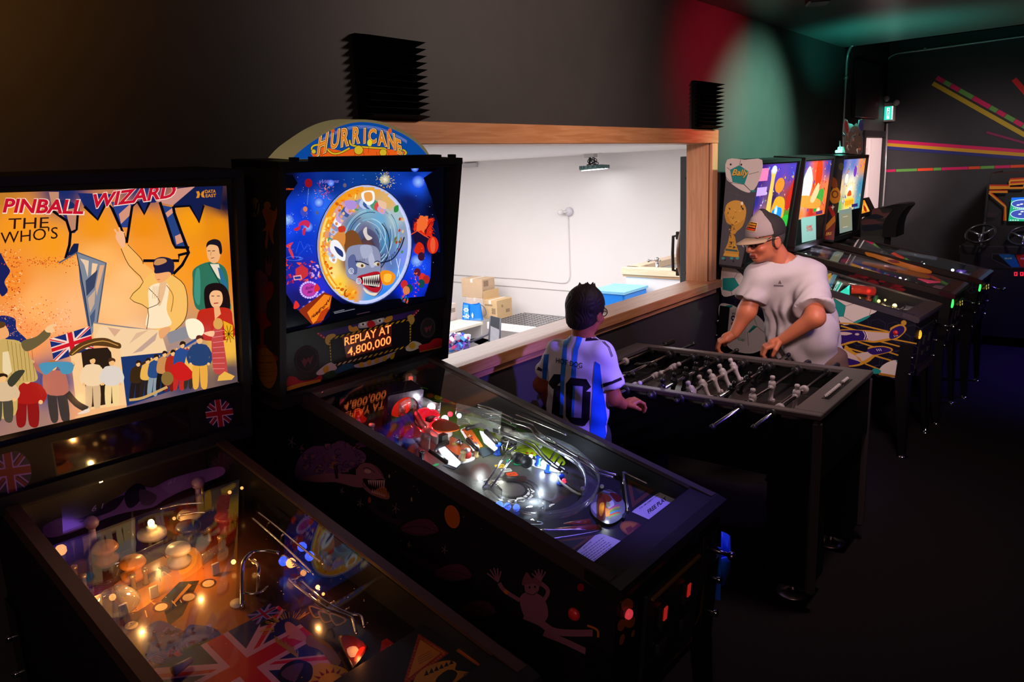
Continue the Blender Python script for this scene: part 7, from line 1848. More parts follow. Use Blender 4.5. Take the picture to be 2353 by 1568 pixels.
# ------------------------------------------------------------------ the row of three beyond the foosball table
ZB = zz(1640,320,.21689); ZM = zz(1840,520,.24236); ZG = zz(1600,460,.25514); ZC = zz(1640,560,.20408)
def pts(Z,*ps): return [Z(*p) for p in ps]
SO = Machine('pinball_machine','pinball machine with grey football and gold trophy side art behind the man',(5.511,2.267,-1.317),-3.19,4.62,.182,.222,.723,.213,.556,.032)
M_srail = mat('rail_soccer',(.16,.14,.16),.35,metal=.8,noise=.1,nscale=60); M_slock = mat('lockbar_bright',(.34,.30,.31),.3,metal=.9,noise=.08,nscale=120)
SO.cabinet(m_rail=M_srail,m_lock=M_slock); SO.backbox(edge=.02)
# backbox side
A = Art(px_plane(SO.F(-SO.bw/2-.0006,0,SO.top),-SO.u))
A.poly(pts(ZB,(143,216),(515,222),(412,780),(290,1356),(55,1326)),'#4a474e')
for q in (((120,560),(460,640)),((100,820),(420,900)),((80,1080),(350,1120)),((250,560),(200,900)),((390,600),(330,1000))): A.line(pts(ZB,*q),.6,'#5c5a64')
A.curve(pts(ZB,(143,216),(330,218),(515,222),(480,440),(400,560),(300,545),(180,465),(130,400)),'#d8cfc8',3)
wh,tl_,dk,gd = '#d8cfc8','#1f8f88','#20201f','#d8a23c'
A.poly(pts(ZB,(172,325),(272,275),(372,345),(325,480),(200,455)),tl_); A.poly(pts(ZB,(395,540),(445,540),(440,560),(385,562)),tl_)
for q in (((172,325),(140,300)),((272,275),(285,218)),((372,372),(480,345)),((325,480),(390,545)),((200,455),(175,462))): A.line(pts(ZB,*q),.9,dk)
A.line(pts(ZB,(130,400),(180,462),(320,480),(400,558)),.9,dk); A.text('Bally',ZB(190,385),(19,.6),(3,-20),'#3a3420',.05,.2,fit=2.05); A.text('Bally',ZB(192,382),(19,.6),(3,-20),'#e0b848',.02,.2,fit=2.0)
for x,y in ((180,268),(292,270),(118,1280),(208,1293)): A.ell(*ZB(x,y),2.2,2.4,'#121212')
# gold cup
A.curve(pts(ZB,(120,760),(140,690),(210,650),(290,660),(338,720),(342,800),(320,860),(260,900),(180,900),(130,850)),gd,4)
A.curve(pts(ZB,(115,760),(135,880),(190,920),(170,1000),(150,1100),(115,1210),(265,1230),(240,1120),(230,1000),(300,930),(335,840),(280,880),(200,900)),'#c8922c',3)
A.poly(pts(ZB,(110,1205),(262,1222),(268,1255),(100,1235)),gd); A.poly(pts(ZB,(128,1160),(250,1175),(256,1195),(120,1180)),'#2e5a5c')
rr = random.Random(51)
for k in range(40):
    X,Y = rr.uniform(125,330),rr.uniform(700,1150); X = X if Y < 900 else 190+(X-228)*.35
    A.curve([ZB(X+rr.uniform(-20,20),Y+rr.uniform(-18,18)) for _ in range(4)],rr.choice(['#3a2c16','#e8be5a','#5a4420','#2e2a26']),2)
A.ell(*ZB(300,680),3,4,'#fff0d0'); 
for x in (100,190,250): A.ell(*ZB(x,1262),4,3,'#3a9a98')
A.build('backbox_side_print',artmat('soccer_print',rough=.4),SO.root,label='grey side print with football and gold cup')
# cabinet side
A = Art(px_plane(SO.F(-SO.cw/2-.0006,0,0),-SO.u))
cor = [pix(SO.F(-SO.cw/2,v,w)) for v,w in ((0,.006),(SO.L,.006),(SO.L,SO.hf-.04),(0,SO.rr-.04))]
A.poly(cor,'#0d0b1e')
for r in range(9):
    for c in range(12):
        v = .1+c*.104+(r % 2)*.052; w = .03+r*.06
        if w < SO.gl(v)-.09:
            P = [pix(SO.F(-SO.cw/2,v+.052*math.cos(a),w+.04*math.sin(a))) for a in [math.pi/6+k*math.pi/3 for k in range(7)]]
            A.line(P,.8,'#34324e')
A.curve(pts(ZC,(60,700),(200,690),(330,760),(480,800),(590,930),(600,1080),(560,1180),(400,1240),(180,1180),(90,1000)),wh,4)
A.curve(pts(ZC,(100,240),(220,270),(340,380),(330,520),(220,580),(90,570)),wh,4); A.poly(pts(ZC,(100,390),(235,385),(288,470),(200,540),(100,520)),tl_)
for q in (((235,385),(265,330),(340,330)),((288,470),(340,470)),((200,540),(205,580))): A.line(pts(ZC,*q),.9,dk)
A.curve(pts(ZC,(80,750),(140,700),(210,695),(200,720),(120,745)),tl_,3); A.poly(pts(ZC,(390,990),(450,920),(490,935),(400,1010)),tl_)
A.poly(pts(ZC,(170,750),(380,700),(360,1110),(150,1040)),'#c8beb8'); A.text('World',ZC(200,800),(7,.5),(1,-7),'#2a2a30',.02); A.text('Cup',ZC(270,1090),(9,.8),(1,-9),'#3a8a5a',.03)
A.ell(*ZC(220,840),5,6.5,'#23264a'); A.ell(*ZC(220,840),2,2.4,'#e8e0dc'); A.curve(pts(ZC,(195,900),(215,880),(235,915),(200,920)),'#8a2a24',3)
for q in (((460,850),(490,935),(380,1000),(390,1150)),((490,935),(580,1010))): A.line(pts(ZC,*q),1,dk)
# right of the man: ball, boots and net
A.curve(pts(ZM,(300,660),(500,715),(720,790),(640,850),(520,910),(380,920)),wh,4); A.poly(pts(ZM,(310,680),(425,755),(408,858),(340,860)),tl_); A.curve(pts(ZM,(500,910),(650,845),(640,870),(540,918)),tl_,3)
for q in (((310,680),(428,757),(405,858)),((428,757),(515,730)),((405,858),(500,910)),((650,845),(670,780))): A.line(pts(ZM,*q),.9,dk)
ye,pu,sk = '#c8942a','#2c1466','#cbb6ae'
for q in (((380,945),(700,1040),(1100,1115)),((700,1080),(1050,1170)),((540,1095),(1000,1250)),((430,1150),(860,1275)),((610,1305),(800,1380)),((360,920),(520,925),(830,1000))): A.line(pts(ZM,*q),3.2,ye)
A.curve(pts(ZM,(340,990),(600,985),(830,1000),(850,965),(930,930),(985,945),(1000,990),(930,1060),(880,1075),(700,1105),(560,1090),(450,1120),(340,1130)),ye,4)
A.curve(pts(ZM,(350,1000),(600,995),(640,1075),(480,1090),(350,1120)),pu,4); A.poly(pts(ZM,(610,998),(835,1015),(850,1060),(690,1090),(640,1080)),sk); A.curve(pts(ZM,(840,1020),(870,975),(940,945),(980,960),(975,1005),(920,1050),(850,1070)),pu,4)
A.curve(pts(ZM,(360,1005),(440,1005),(490,1020),(420,1035),(360,1025)),sk,3); A.ell(*ZM(535,1025),5,2.6,sk)
for q in (((590,995),(612,1035),(600,1075)),((610,995),(632,1035),(620,1078))): A.line(pts(ZM,*q),1.6,'#e8dede',sm=4)
for k in range(3): A.line(pts(ZM,(880+k*16,1022+k*6),(890+k*16,1050-k*4)),1.4,'#e8dede')
A.curve(pts(ZM,(420,1130),(520,1200),(640,1190),(640,1150),(760,1135),(860,1155),(860,1190),(720,1230),(640,1290),(520,1330),(420,1310)),ye,4)
A.poly(pts(ZM,(400,1160),(520,1230),(570,1290),(420,1270)),sk); A.curve(pts(ZM,(520,1220),(640,1190),(700,1205),(590,1280),(560,1250)),sk,3); A.curve(pts(ZM,(640,1165),(760,1145),(850,1165),(840,1190),(700,1220),(640,1195)),pu,4); A.curve(pts(ZM,(390,1240),(480,1260),(570,1295),(480,1320),(390,1310)),pu,3)
for k in range(3): A.line(pts(ZM,(716+k*18,1165-k*2),(730+k*18,1185-k*2)),1.3,'#e8dede')
A.curve(pts(ZM,(740,1370),(790,1310),(900,1270),(990,1330),(975,1445),(760,1405)),wh,4); A.curve(pts(ZM,(700,1345),(760,1370),(740,1400),(670,1390)),tl_,3); A.poly(pts(ZM,(900,1275),(995,1270),(990,1320),(920,1300)),tl_)
A.line(pts(ZM,(740,1400),(980,1440)),5,'#a8701c'); A.ell(*ZM(977,917),6.5,6,'#c09030')
A.build('side_print',artmat('soccer_print',rough=.4),SO.root,label='dark side print with footballs and purple boots')
def abstract_glass(M,col,shapes,seed,es,lamp_c=None):
    A = Art(lambda a,t,l: M.bgst(a,t,l)); f = idw(col,3.2,.003)
    A.grid(-.47,.47,.30,.955,16,20,f); q = random.Random(seed)
    for k in range(90):
        a,t = q.uniform(-.45,.45),q.uniform(.32,.93); r = q.uniform(.01,.035)
        A.curve([(a+q.uniform(-r,r),t+q.uniform(-r,r)) for _ in range(4)],q.choice(shapes),2)
    return A
# football machine: night stadium print
A = abstract_glass(SO,[(-.4,.9,'#3a1a78'),(0,.9,'#5a3ab8'),(.4,.9,'#4a3ab0'),(-.4,.6,'#2a2a8a'),(0,.6,'#2a1a5a'),(.4,.6,'#a82a1c'),(-.4,.35,'#c86a9a'),(0,.4,'#e8a030'),(.4,.4,'#2a8a2a')],
                  ['#e84a3a','#e8e8ff','#4a8af0','#f0a0c0','#1c1c5a','#f0c03a'],61,1)
A.poly([(-.42,.8),(-.2,.8),(-.2,.92),(-.42,.92)],'#e87ab0'); A.poly([(-.4,.66),(-.18,.66),(-.18,.74),(-.4,.74)],'#c8a0f0')
A.curve([(-.12,.42),(-.02,.42),(-.03,.8),(.0,.9),(-.14,.9),(-.11,.8)],'#f0c05a',4); A.ell(-.07,.9,.06,.04,'#ffffff',edge='#b8c8ff')
A.curve([(.0,.35),(.3,.35),(.32,.55),(.22,.62),(.05,.6)],'#f0a028',4); A.ell(.12,.74,.11,.075,'#e8842a'); A.curve([(.02,.34),(.24,.34),(.26,.5),(.04,.5)],'#1c8ae8',4); A.ell(.12,.48,.04,.06,'#ffffff',edge='#6ac0ff'); A.curve([(.26,.3),(.46,.3),(.46,.42),(.3,.4)],'#2fae3a',3); A.curve([(.34,.5),(.46,.5),(.46,.8),(.4,.7)],'#c8281c',3)
A.build('backglass',artmat('far_backglass',es=1.15,rough=.12,base=.2),SO.root)
k_ = lambda M,h,m: (lambda b: (b.prism([(M.vb-.03,M.top),(M.vb-.012,M.top),(M.vb-.012+(M.vt-M.vb)/M.hB*h,M.top+h),(M.vb-.03+(M.vt-M.vb)/M.hB*h,M.top+h)],lambda v,w,d: (d,v,w),-M.bw/2+.02,M.bw/2-.02),b.build('speaker_panel',m,M.root))[1])(M.mb())
M_sp = mat('panel_black',(.010,.009,.012),.3)
k_(SO,.21,M_sp)
def far_field(M,col,seed,shapes,n=40):
    M.board(mat('playfield_edge',(.12,.06,.03),.5)); A = Art(lambda u,v,l: M.pfl(u,v,l)); A.grid(-.256,.256,.04,1.24,8,20,idw(col,3,.002)); q = random.Random(seed)
    for k in range(n):
        u,v = q.uniform(-.22,.22),q.uniform(.1,1.15); A.curve([(u+q.uniform(-.04,.04),v+q.uniform(-.05,.05)) for _ in range(4)],q.choice(shapes),2)
    A.build('playfield_print',artmat('far_playfield_print',rough=.25,coat=.2),M.root)
    for k in range(14):
        p = M.pfl(q.uniform(-.22,.22),q.uniform(.2,.95)); b = MB(); b.lathe([(.02,0),(.02,.03),(.012,.035),(.014,.05),(0,.055)],p,M.pn,12); b.build('post',mat('far_post_%d' % (k % 4),q.choice(shapes),.35),M.root)
    for (u0,v0,u1,v1,h) in ((-.2,.2,-.1,.7,.06),(.2,.15,.22,.8,.06),(-.05,.3,.1,.35,.05),(.02,.5,.2,.9,.07)):
        b = MB(); b.ribbon([M.pfl(u0+(u1-u0)*t+.03*math.sin(t*3.1),v0+(v1-v0)*t,h) for t in [j/8 for j in range(9)]],M.pn,.03,.003); b.build('clear_ramp',M_clear,M.root)
    for sd in (-1,1):
        b = MB(); b.tube([M.pfl(sd*.1,1.0,.015),M.pfl(sd*.03,1.04,.015)],[.012,.007],10); b.build('flipper',mat('flipper_white',(.7,.68,.62),.35),M.root)
    M.apron(mat('apron_black',(.012,.010,.010),.35),.17,.02)
    for sd in (-1,1):
        b = MB(); b.box(M.pfl(sd*.14,1.14,.0215),(.14,.09,.002),rot=M.M.to_3x3()); b.build('apron_card',mat('far_card',(.45,.42,.5),.5),M.root)
        b = MB(); b.lathe([(.016,0),(.016,.006),(.011,.012),(0,.013)],M.F(sd*M.cw/2,M.L-.11,.30),M.u*sd,16); b.build('flipper_button',M_red,M.root)
    b = MB(); b.lathe([(.03,0),(.03,.006),(.012,.012),(.012,.05),(.006,.055),(.006,.10),(.018,.106),(.02,.125),(0,.132)],M.F(.20,M.L,.29),M.v,14); b.build('plunger',M_chrome,M.root)
far_field(SO,[(-.2,.1,'#8a7a4a'),(.2,.1,'#5a4a3a'),(-.2,.5,'#6a7a3a'),(.2,.5,'#7a6030'),(0,.8,'#a88a3a'),(-.2,1.1,'#3a3a40'),(.2,1.1,'#3a3640')],71,['#e8c85a','#d8d0b0','#8a2a1c','#2a6a3a','#c89a3a','#4a4438'])
ms = lambda X,Y,h: SO.R(ZM(X,Y),h)
b = MB(); b.tube([ms(480,600,.06),ms(560,600,.07),ms(690,620,.06)],.03,14); b.build('red_dome',tplastic('dome_red_far',(.7,.06,.03),.1,.6,(1,.05,.03),.35),SO.root)
b = MB(); b.ball(ms(645,615,.06),.012,10); b.build('red_bulb',mat('red_bulb_bright',(.4,.01,.02),.3,emit=(1,.05,.05),es=8),SO.root)
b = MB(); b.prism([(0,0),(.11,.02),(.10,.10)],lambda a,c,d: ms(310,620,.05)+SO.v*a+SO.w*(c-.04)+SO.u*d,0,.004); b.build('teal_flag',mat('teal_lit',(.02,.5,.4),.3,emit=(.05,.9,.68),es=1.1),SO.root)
for X,Y,r,es in ((890,755,.016,5),(740,710,.012,3),(560,690,.009,3),(800,700,.008,3)): b = MB(); b.ball(ms(X,Y,.02),r,8); b.build('white_bulb',mat('bulb_cream_%d' % es,(1,.8,.4),.3,emit=(1,.75,.32),es=es),SO.root)
wire(SO,((850,680,.04),(930,670,.04),(990,740,.03),(960,790,.02),(860,770,.02)),.03,.005,ZM)
inner(SO,(560,660),.08,(1,.72,.30),.8,E=ZM); inner(SO,(800,700),.07,(1,.70,.30),.9,E=ZM); inner(SO,(300,560),.08,(1,.8,.5),.3,E=ZM)
b = MB(); p = on_plane(ZM(1128,1028),SO.F(0,SO.L+.002,0),SO.v); b.ball(p,(.016,.012,.03),10); b.build('start_button',mat('button_orange_lit',(.4,.2,.02),.3,emit=(1,.45,.03),es=1.3),SO.root)
A = Art(px_plane(SO.F(0,SO.L+.012,0),SO.v)); A.poly(pts(ZM,(1092,1320),(1240,1225),(1258,1262),(1100,1425)),'#2a2224'); A.text('WORLDCUP',ZM(1105,1400),(11,-8),(2,-16),'#4a3a3c',.02,fit=3.2); A.build('front_print',artmat('front_print',rough=.45),SO.root)
# ---- middle machine
MI = Machine('pinball_machine','pinball machine with red and orange flaming backglass, middle of the far three',(6.253,2.225,-1.264),-.36,5.77,.206,.198,.678,.242,.556,0)
MI.cabinet(m_lock=mat('lockbar_plum',(.16,.05,.07),.3,metal=.85)); MI.backbox(m_box=mat('backbox_plum',(.020,.008,.010),.45),edge=.018)
A = abstract_glass(MI,[(-.4,.9,'#4a3aa0'),(0,.9,'#e8503a'),(.4,.9,'#3a3a9a'),(-.4,.6,'#f0e8e8'),(0,.6,'#e85a1c'),(.4,.6,'#f0783a'),(-.4,.36,'#e87a2a'),(0,.36,'#c8281c'),(.4,.36,'#e86a2a')],['#f0e0d0','#d8281c','#f0902a','#f8c050','#5a3aa0','#a81c14'],62,1)
A.curve([(-.42,.7),(-.25,.9),(-.1,.74),(-.16,.56),(-.32,.52)],'#f8f0f0',4); A.curve([(.0,.95),(.16,.93),(.2,.75),(.1,.62),(.0,.72)],'#d83a14',4); A.curve([(.08,.36),(.3,.44),(.34,.6),(.2,.62),(.05,.5)],'#2a9a3a',4); A.curve([(-.4,.46),(.2,.4),(.22,.5),(-.38,.58)],'#f0943a',4); A.curve([(-.1,.52),(.1,.7),(.16,.6),(.02,.48)],'#f0c090',4)
A.ell(.22,.38,.07,.03,'#fff4e0',edge='#f0a050'); A.build('backglass',artmat('far_backglass',es=1.15,rough=.12,base=.2),MI.root)
spm = k_(MI,.21,M_sp)
def screen(M,sp,ps,col,mark=None,nm='display',es=.85):
    f = px_plane(M.F(0,M.vb,M.top)-M.bgn*.0112,M.bgn); A = Art(f,2e-5); A.poly(ps,col)
    if mark: mark(A)
    return A.build(nm,artmat('screen_lit_%s' % nm,es=es,rough=.3,base=.3),sp)
screen(MI,spm,pts(ZB,(925,836),(1082,810),(1085,1062),(935,1098)),'#9ac4be',lambda A: (A.text('GAME',ZB(980,945),(12,-1.5),(0,-9),'#d8403a',.03,fit=1.1),A.text('OVER',ZB(985,978),(12,-1.5),(0,-9),'#d8403a',.03,fit=1.2)))
screen(MI,spm,pts(ZB,(1083,768),(1150,752),(1150,788),(1083,800)),'#7a3a8a',nm='sticker',es=.4)
far_field(MI,[(-.2,.1,'#5a5a80'),(.2,.1,'#4a3a50'),(-.2,.5,'#5a6a60'),(.2,.5,'#6a4a4a'),(0,.8,'#8a2a3a'),(-.2,1.1,'#2a1a20'),(.2,1.1,'#3a1a20')],72,['#d83a5a','#c8c8d8','#3a4a9a','#e8a03a','#8a1c3a','#4a4a58'])
def _cl(M,X,Y,h):
    u,v = M.uv(ZM(X,Y),h); return M.pfl(min(.2,max(-.2,u)),min(1.1,max(.12,v)),h)
mi = lambda X,Y,h: _cl(MI,X,Y,h)
for X,Y,r,c,es in ((180,190,.014,(.9,.93,1),6),(735,440,.012,(.8,.88,1),7),(940,495,.011,(1,.8,.85),6),(995,512,.011,(1,.7,.8),6),(640,370,.008,(.3,.4,1),3)): b = MB(); b.ball(mi(X,Y,.02),r,8); b.build('white_bulb',mat('bulb_far_%d' % X,c,.3,emit=c,es=es),MI.root)
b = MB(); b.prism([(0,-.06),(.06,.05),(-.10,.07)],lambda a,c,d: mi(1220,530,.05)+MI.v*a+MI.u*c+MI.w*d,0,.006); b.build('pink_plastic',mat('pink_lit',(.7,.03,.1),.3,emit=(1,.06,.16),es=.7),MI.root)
b = MB(); b.tube([mi(400,335,.04),mi(440,340,.05)],.03,12); b.build('pink_cap',mat('pink_cap',(.6,.08,.16),.3),MI.root)
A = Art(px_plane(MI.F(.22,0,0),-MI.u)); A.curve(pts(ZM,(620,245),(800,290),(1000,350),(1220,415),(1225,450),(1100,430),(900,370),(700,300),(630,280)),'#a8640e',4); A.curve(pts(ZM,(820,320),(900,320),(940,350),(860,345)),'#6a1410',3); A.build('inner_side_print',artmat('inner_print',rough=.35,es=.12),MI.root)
inner(MI,(160,230),.09,(.75,.75,1),.9,E=ZM); inner(MI,(900,470),.07,(1,.35,.45),.9,E=ZM); inner(MI,(640,400),.08,(.7,.8,.9),.6,E=ZM)
A = Art(px_plane(MI.F(-MI.cw/2-.0006,0,0),-MI.u))
rr = random.Random(77)
for k in range(26):
    X = rr.uniform(420,940); Y = 470+(X-420)*.19+rr.uniform(-30,40); A.curve(pts(ZM,(X-50,Y+10),(X,Y-22),(X+66,Y+4),(X,Y+20)),rr.choice(['#5a0c14','#3a0a10','#7a1018']),2)
A.line(pts(ZM,(245,410),(262,350),(310,352)),1.4,'#4a3a30'); A.build('side_print',artmat('side_print',rough=.45,spec=.4),MI.root)
# ---- far machine
FA = Machine('pinball_machine','farthest pinball machine with cut out plastic topper and bright white centred backglass',(7.03,2.159,-1.265),-1.06,5.77,.212,.194,.677,.242,.555,0)
FA.cabinet(m_lock=mat('lockbar_plum',(.16,.05,.07),.3,metal=.85)); FA.backbox(m_box=mat('backbox_black2',(.012,.011,.011),.4),edge=.018)
A = abstract_glass(FA,[(-.4,.9,'#2a4ab0'),(0,.92,'#5a7ac8'),(.4,.9,'#f0902a'),(-.4,.6,'#e8c8a0'),(0,.62,'#fff4d8'),(.4,.6,'#3a8ab0'),(-.4,.4,'#6ab050'),(0,.42,'#ffd84a'),(.4,.4,'#4aa0b8')],['#f0e8f8','#3a4ab0','#f09a2a','#a83ab0','#e8d05a','#3a8ac8','#d84a2a'],63,1)
A.ell(-.02,.58,.16,.09,'#ffffff',edge='#ffe09a'); A.poly([(-.16,.36),(.2,.36),(.2,.46),(-.16,.46)],'#f8c83a'); A.curve([(-.1,.5),(.06,.5),(.02,.56),(-.06,.56)],'#d8541c',3); A.ell(.1,.8,.06,.07,'#7a3ab8'); A.ell(-.2,.72,.06,.06,'#fff0e8')
for k in range(5): A.poly([(-.14+k*.066,.38),(-.09+k*.066,.38),(-.09+k*.066,.44),(-.14+k*.066,.44)],'#e8981c')
A.build('backglass',artmat('far_backglass',es=1.15,rough=.12,base=.2),FA.root); spf = k_(FA,.21,M_sp)
screen(FA,spf,pts(ZB,(1325,755),(1462,728),(1468,965),(1335,1000)),'#8a9a90',lambda A: (A.poly(pts(ZB,(1345,800),(1450,782),(1452,930),(1350,950)),'#9a9878'),A.line(pts(ZB,(1370,825),(1420,815)),1.2,'#d8d8c0'),A.line(pts(ZB,(1370,935),(1420,925)),1.2,'#d8d8d0')),es=.75)
screen(FA,spf,pts(ZB,(1462,690),(1525,678),(1525,712),(1462,722)),'#4a3a9a',nm='sticker',es=.4)
A = Art(px_plane(FA.F(-FA.bw/2-.0006,0,FA.top),-FA.u)); 
A.curve(pts(ZB,(1240,560),(1290,500),(1340,560),(1330,660),(1260,680),(1225,620)),'#c87a1c',4); A.ring(*ZB(1285,585),8,9,3,'#6a2a10'); A.curve(pts(ZB,(1250,400),(1300,430),(1310,500),(1270,520),(1240,480)),'#8a3a14',3); A.ell(*ZB(1350,290),6,9,'#4a4418')
A.poly(pts(ZB,(1180,920),(1285,800),(1290,870),(1180,985)),'#c87a1c'); A.poly(pts(ZB,(1205,720),(1245,700),(1290,800),(1260,830)),'#a81c14'); A.poly(pts(ZB,(1170,985),(1290,880),(1275,1070),(1165,1060)),'#7a2410'); A.text('ERS',ZB(1185,1020),(8,-1),(1,-9),'#e8a83a',.03,.2,fit=1.7)
A.poly(pts(ZB,(1240,720),(1258,712),(1262,690),(1270,715),(1285,712),(1268,730),(1262,755),(1256,732)),'#e8d8d0'); A.build('backbox_side_print',artmat('soccer_print',rough=.4),FA.root)
far_field(FA,[(-.2,.1,'#3a3a44'),(.2,.1,'#3a3a44'),(-.2,.5,'#3a4048'),(.2,.5,'#3a444c'),(0,.8,'#5a6a7a'),(-.2,1.1,'#3a1a4a'),(.2,1.1,'#4a1a3a')],73,['#8a9ab8','#5a3a9a','#c8d0e0','#3a5a6a','#7a2a5a'])
fa = lambda X,Y,h: _cl(FA,X,Y,h)
for X,Y,r,es in ((1440,415,.013,6),(1535,420,.013,7),(1180,350,.007,4)): b = MB(); b.ball(fa(X,Y,.02),r,8); b.build('white_bulb',mat('bulb_ice_%d' % es,(.8,.9,1),.3,emit=(.75,.88,1),es=es),FA.root)
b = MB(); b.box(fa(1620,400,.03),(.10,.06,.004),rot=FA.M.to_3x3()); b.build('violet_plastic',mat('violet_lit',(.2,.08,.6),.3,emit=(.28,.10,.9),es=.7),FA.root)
inner(FA,(1440,400),.07,(.75,.88,1),.9,E=ZM); inner(FA,(1150,330),.07,(.7,.85,1),.6,E=ZM); inner(FA,(1620,400),.05,(.5,.3,1),.15,E=ZM)
for M_,gx,gy,wx,wy in ((MI,1437,732,1523,730),(FA,1697,580,1772,576)):
    pl_ = M_.F(0,M_.L+.004,0); b = MB(); b.ball(on_plane(ZM(gx,gy),pl_,M_.v),(.014,.01,.035),10); b.build('start_button',mat('button_green_lit',(.02,.4,.05),.3,emit=(.05,1,.15),es=1.4),M_.root)
    A = Art(px_plane(M_.F(0,M_.L+.022,0),M_.v),2e-5)
    for dx in (-11,9):
        for dy in (-14,12): A.poly(pts(ZM,(wx+dx-4,wy+dy-8-dx*.4),(wx+dx+4,wy+dy-11-dx*.4),(wx+dx+4,wy+dy+7-dx*.4),(wx+dx-4,wy+dy+10-dx*.4)),'#c8b83a')
    A.build('coin_light',artmat('coin_lit',es=.8,rough=.4),M_.root)
A = Art(px_plane(FA.F(-FA.cw/2-.0006,0,0),-FA.u)); A.ring(*ZM(1620,580),12,14,1.4,'#2a2450'); 
for k in range(5): A.line([ZM(1620,580),ZM(1620+46*math.cos(k*1.26),580+54*math.sin(k*1.26))],1.4,'#2a2450')
A.build('side_print',artmat('side_print',rough=.45,spec=.4),FA.root)
# cut-out topper with clear plastic
tz = FA.top+FA.hB; Zt = zz(1900,260,.16579); tp_ = px_plane(FA.F(0,FA.vt-.1,tz),FA.v); bt = [(228,555),(232,330),(262,310),(228,270),(240,150),(258,78),(285,95),(300,140),(350,150),(380,180),(410,140),(440,170),(450,95),(485,80),(515,120),(505,230),(490,290),(505,340),(498,552)]
b = MB(); b.prism([Zt(*p) for p in bt],lambda a,c,d: tp_(a,c)+FA.v*d,0,-.008); tp = b.build('topper',tplastic('topper_clear',(.7,.75,.74),.1,.6),FA.root,label='clear plastic cut out topper with printed shapes')
A = Art(lambda a,c,l: tp_(a,c,l+.0008),2e-5); rr = random.Random(81)
A.curve([Zt(*p) for p in ((250,540),(270,330),(300,290),(350,190),(420,190),(470,300),(480,540))],'#5a4438',3)
for k in range(34): X,Y = rr.uniform(270,470),rr.uniform(210,530); A.curve([Zt(X+rr.uniform(-22,22),Y+rr.uniform(-44,44)) for _ in range(4)],rr.choice(['#b84a3a','#3a5a78','#8a8478','#d8c8b0','#2a2420','#c8603a','#5a6a6a']),2)
A.curve([Zt(*p) for p in ((245,150),(265,110),(290,140),(300,240),(275,280))],'#8a1c20',3); A.curve([Zt(*p) for p in ((440,180),(460,100),(505,110),(500,230),(470,240))],'#2c2458',3)
A.build('topper_print',artmat('topper2_print_glow',rough=.3,es=.3),tp)  # emission added to the print to brighten it, no lamp behind
# teal lamp on top of it
lp = on_plane(Zt(190,550),FA.F(0,FA.vt-.14,tz),FA.v)
t = thing('clip_lamp','small teal glowing lamp clipped on top of the farthest backbox','lamp',tuple(lp))
b = MB(); b.box(lp+Vector((0,0,.012)),(.12,.06,.024),bev=.006); b.box(lp+Vector((.05,.0,.035)),(.08,.06,.03),bev=.006); b.build('lamp_body',mat('teal_glow',(.1,.8,.6),.3,emit=(.18,1,.78),es=4),t)
b = MB(); b.tube(smooth_path([tuple(lp+Vector((-.0,.0,.03))),tuple(lp+Vector((-.03,.0,.06))),tuple(lp+Vector((-.04,0,.10)))],4),.006,6); b.build('lamp_cord',mat('cord_pale',(.5,.6,.58),.5),t)

# ------------------------------------------------------------------ foosball table
TX0,TX1,TY0,TY1,TZ = 3.051,3.86,.888,2.19,.90
FB = thing('foosball_table','black foosball table with eight chrome rods between the boy and the man','foosball table',((TX0+TX1)/2,(TY0+TY1)/2,0))
M_tb = mat('table_black',(.007,.007,.008),.6,spec=.15,noise=.25,nscale=60); M_trim = mat('table_rim',(.095,.080,.075),.38,spec=.5,noise=.2,nscale=120)
M_rod = mat('rod_chrome',(.62,.58,.60),.16,metal=1); M_bk = mat('man_black',(.012,.012,.014),.2,spec=.6); M_wt = mat('man_white',(.62,.54,.55),.3); M_hand = mat('handle_black',(.012,.012,.013),.4)
Y0i,Y1i = TY0+.115,TY1-.09; X0i,X1i = TX0+.035,TX1-.035; FZ = .785
b = MB()
b.box((TX0+.0175,(TY0+TY1)/2,.73),(.035,TY1-TY0,.27)); b.box((TX1-.0175,(TY0+TY1)/2,.73),(.035,TY1-TY0,.27))
b.box(((TX0+TX1)/2,TY0+.04,.73),(TX1-TX0-.07,.08,.27)); b.box(((TX0+TX1)/2,TY1-.04,.73),(TX1-TX0-.07,.08,.27)); b.box(((TX0+TX1)/2,(TY0+TY1)/2,.61),(TX1-TX0-.07,TY1-TY0-.16,.03))
b.build('cabinet',M_tb,FB)
for x in (TX0+.02,TX1-.02): b = MB(); b.box((x,(TY0+TY1)/2,TZ-.012),(.045,TY1-TY0+.01,.024),bev=.004); b.build('side_rim',M_trim,FB)
for yc,w in ((TY0+.057,.125),(TY1-.045,.10)): b = MB(); b.box(((TX0+TX1)/2,yc,TZ-.011),(TX1-TX0-.08,w,.023),bev=.003); b.build('end_board',M_trim,FB)
A = Art(lambda x,y,l: (x,y,FZ+l),2e-5); xc,yc = (X0i+X1i)/2,(Y0i+Y1i)/2
A.poly([(X0i,Y0i),(X1i,Y0i),(X1i,Y1i),(X0i,Y1i)],'#242322'); wl = '#5a5654'
A.line([(X0i,yc),(X1i,yc)],.006,wl); A.ring(xc,yc,.11,.11,.006,wl)
for y,s_ in ((Y0i,1),(Y1i,-1)): A.line([(xc-.2,y),(xc-.2,y+s_*.2),(xc+.2,y+s_*.2),(xc+.2,y)],.006,wl); A.line([(xc-.1,y),(xc-.1,y+s_*.09),(xc+.1,y+s_*.09),(xc+.1,y)],.006,wl); A.ring(xc,y+s_*.2,.07,.05,.006,wl,0,20,0,3.14159*s_)
b = MB(); b.box((xc,yc,FZ-.008),(X1i-X0i,Y1i-Y0i,.014)); b.build('pitch_board',M_tb,FB); A.build('pitch',artmat('pitch_print',rough=.35,spec=.4),FB)
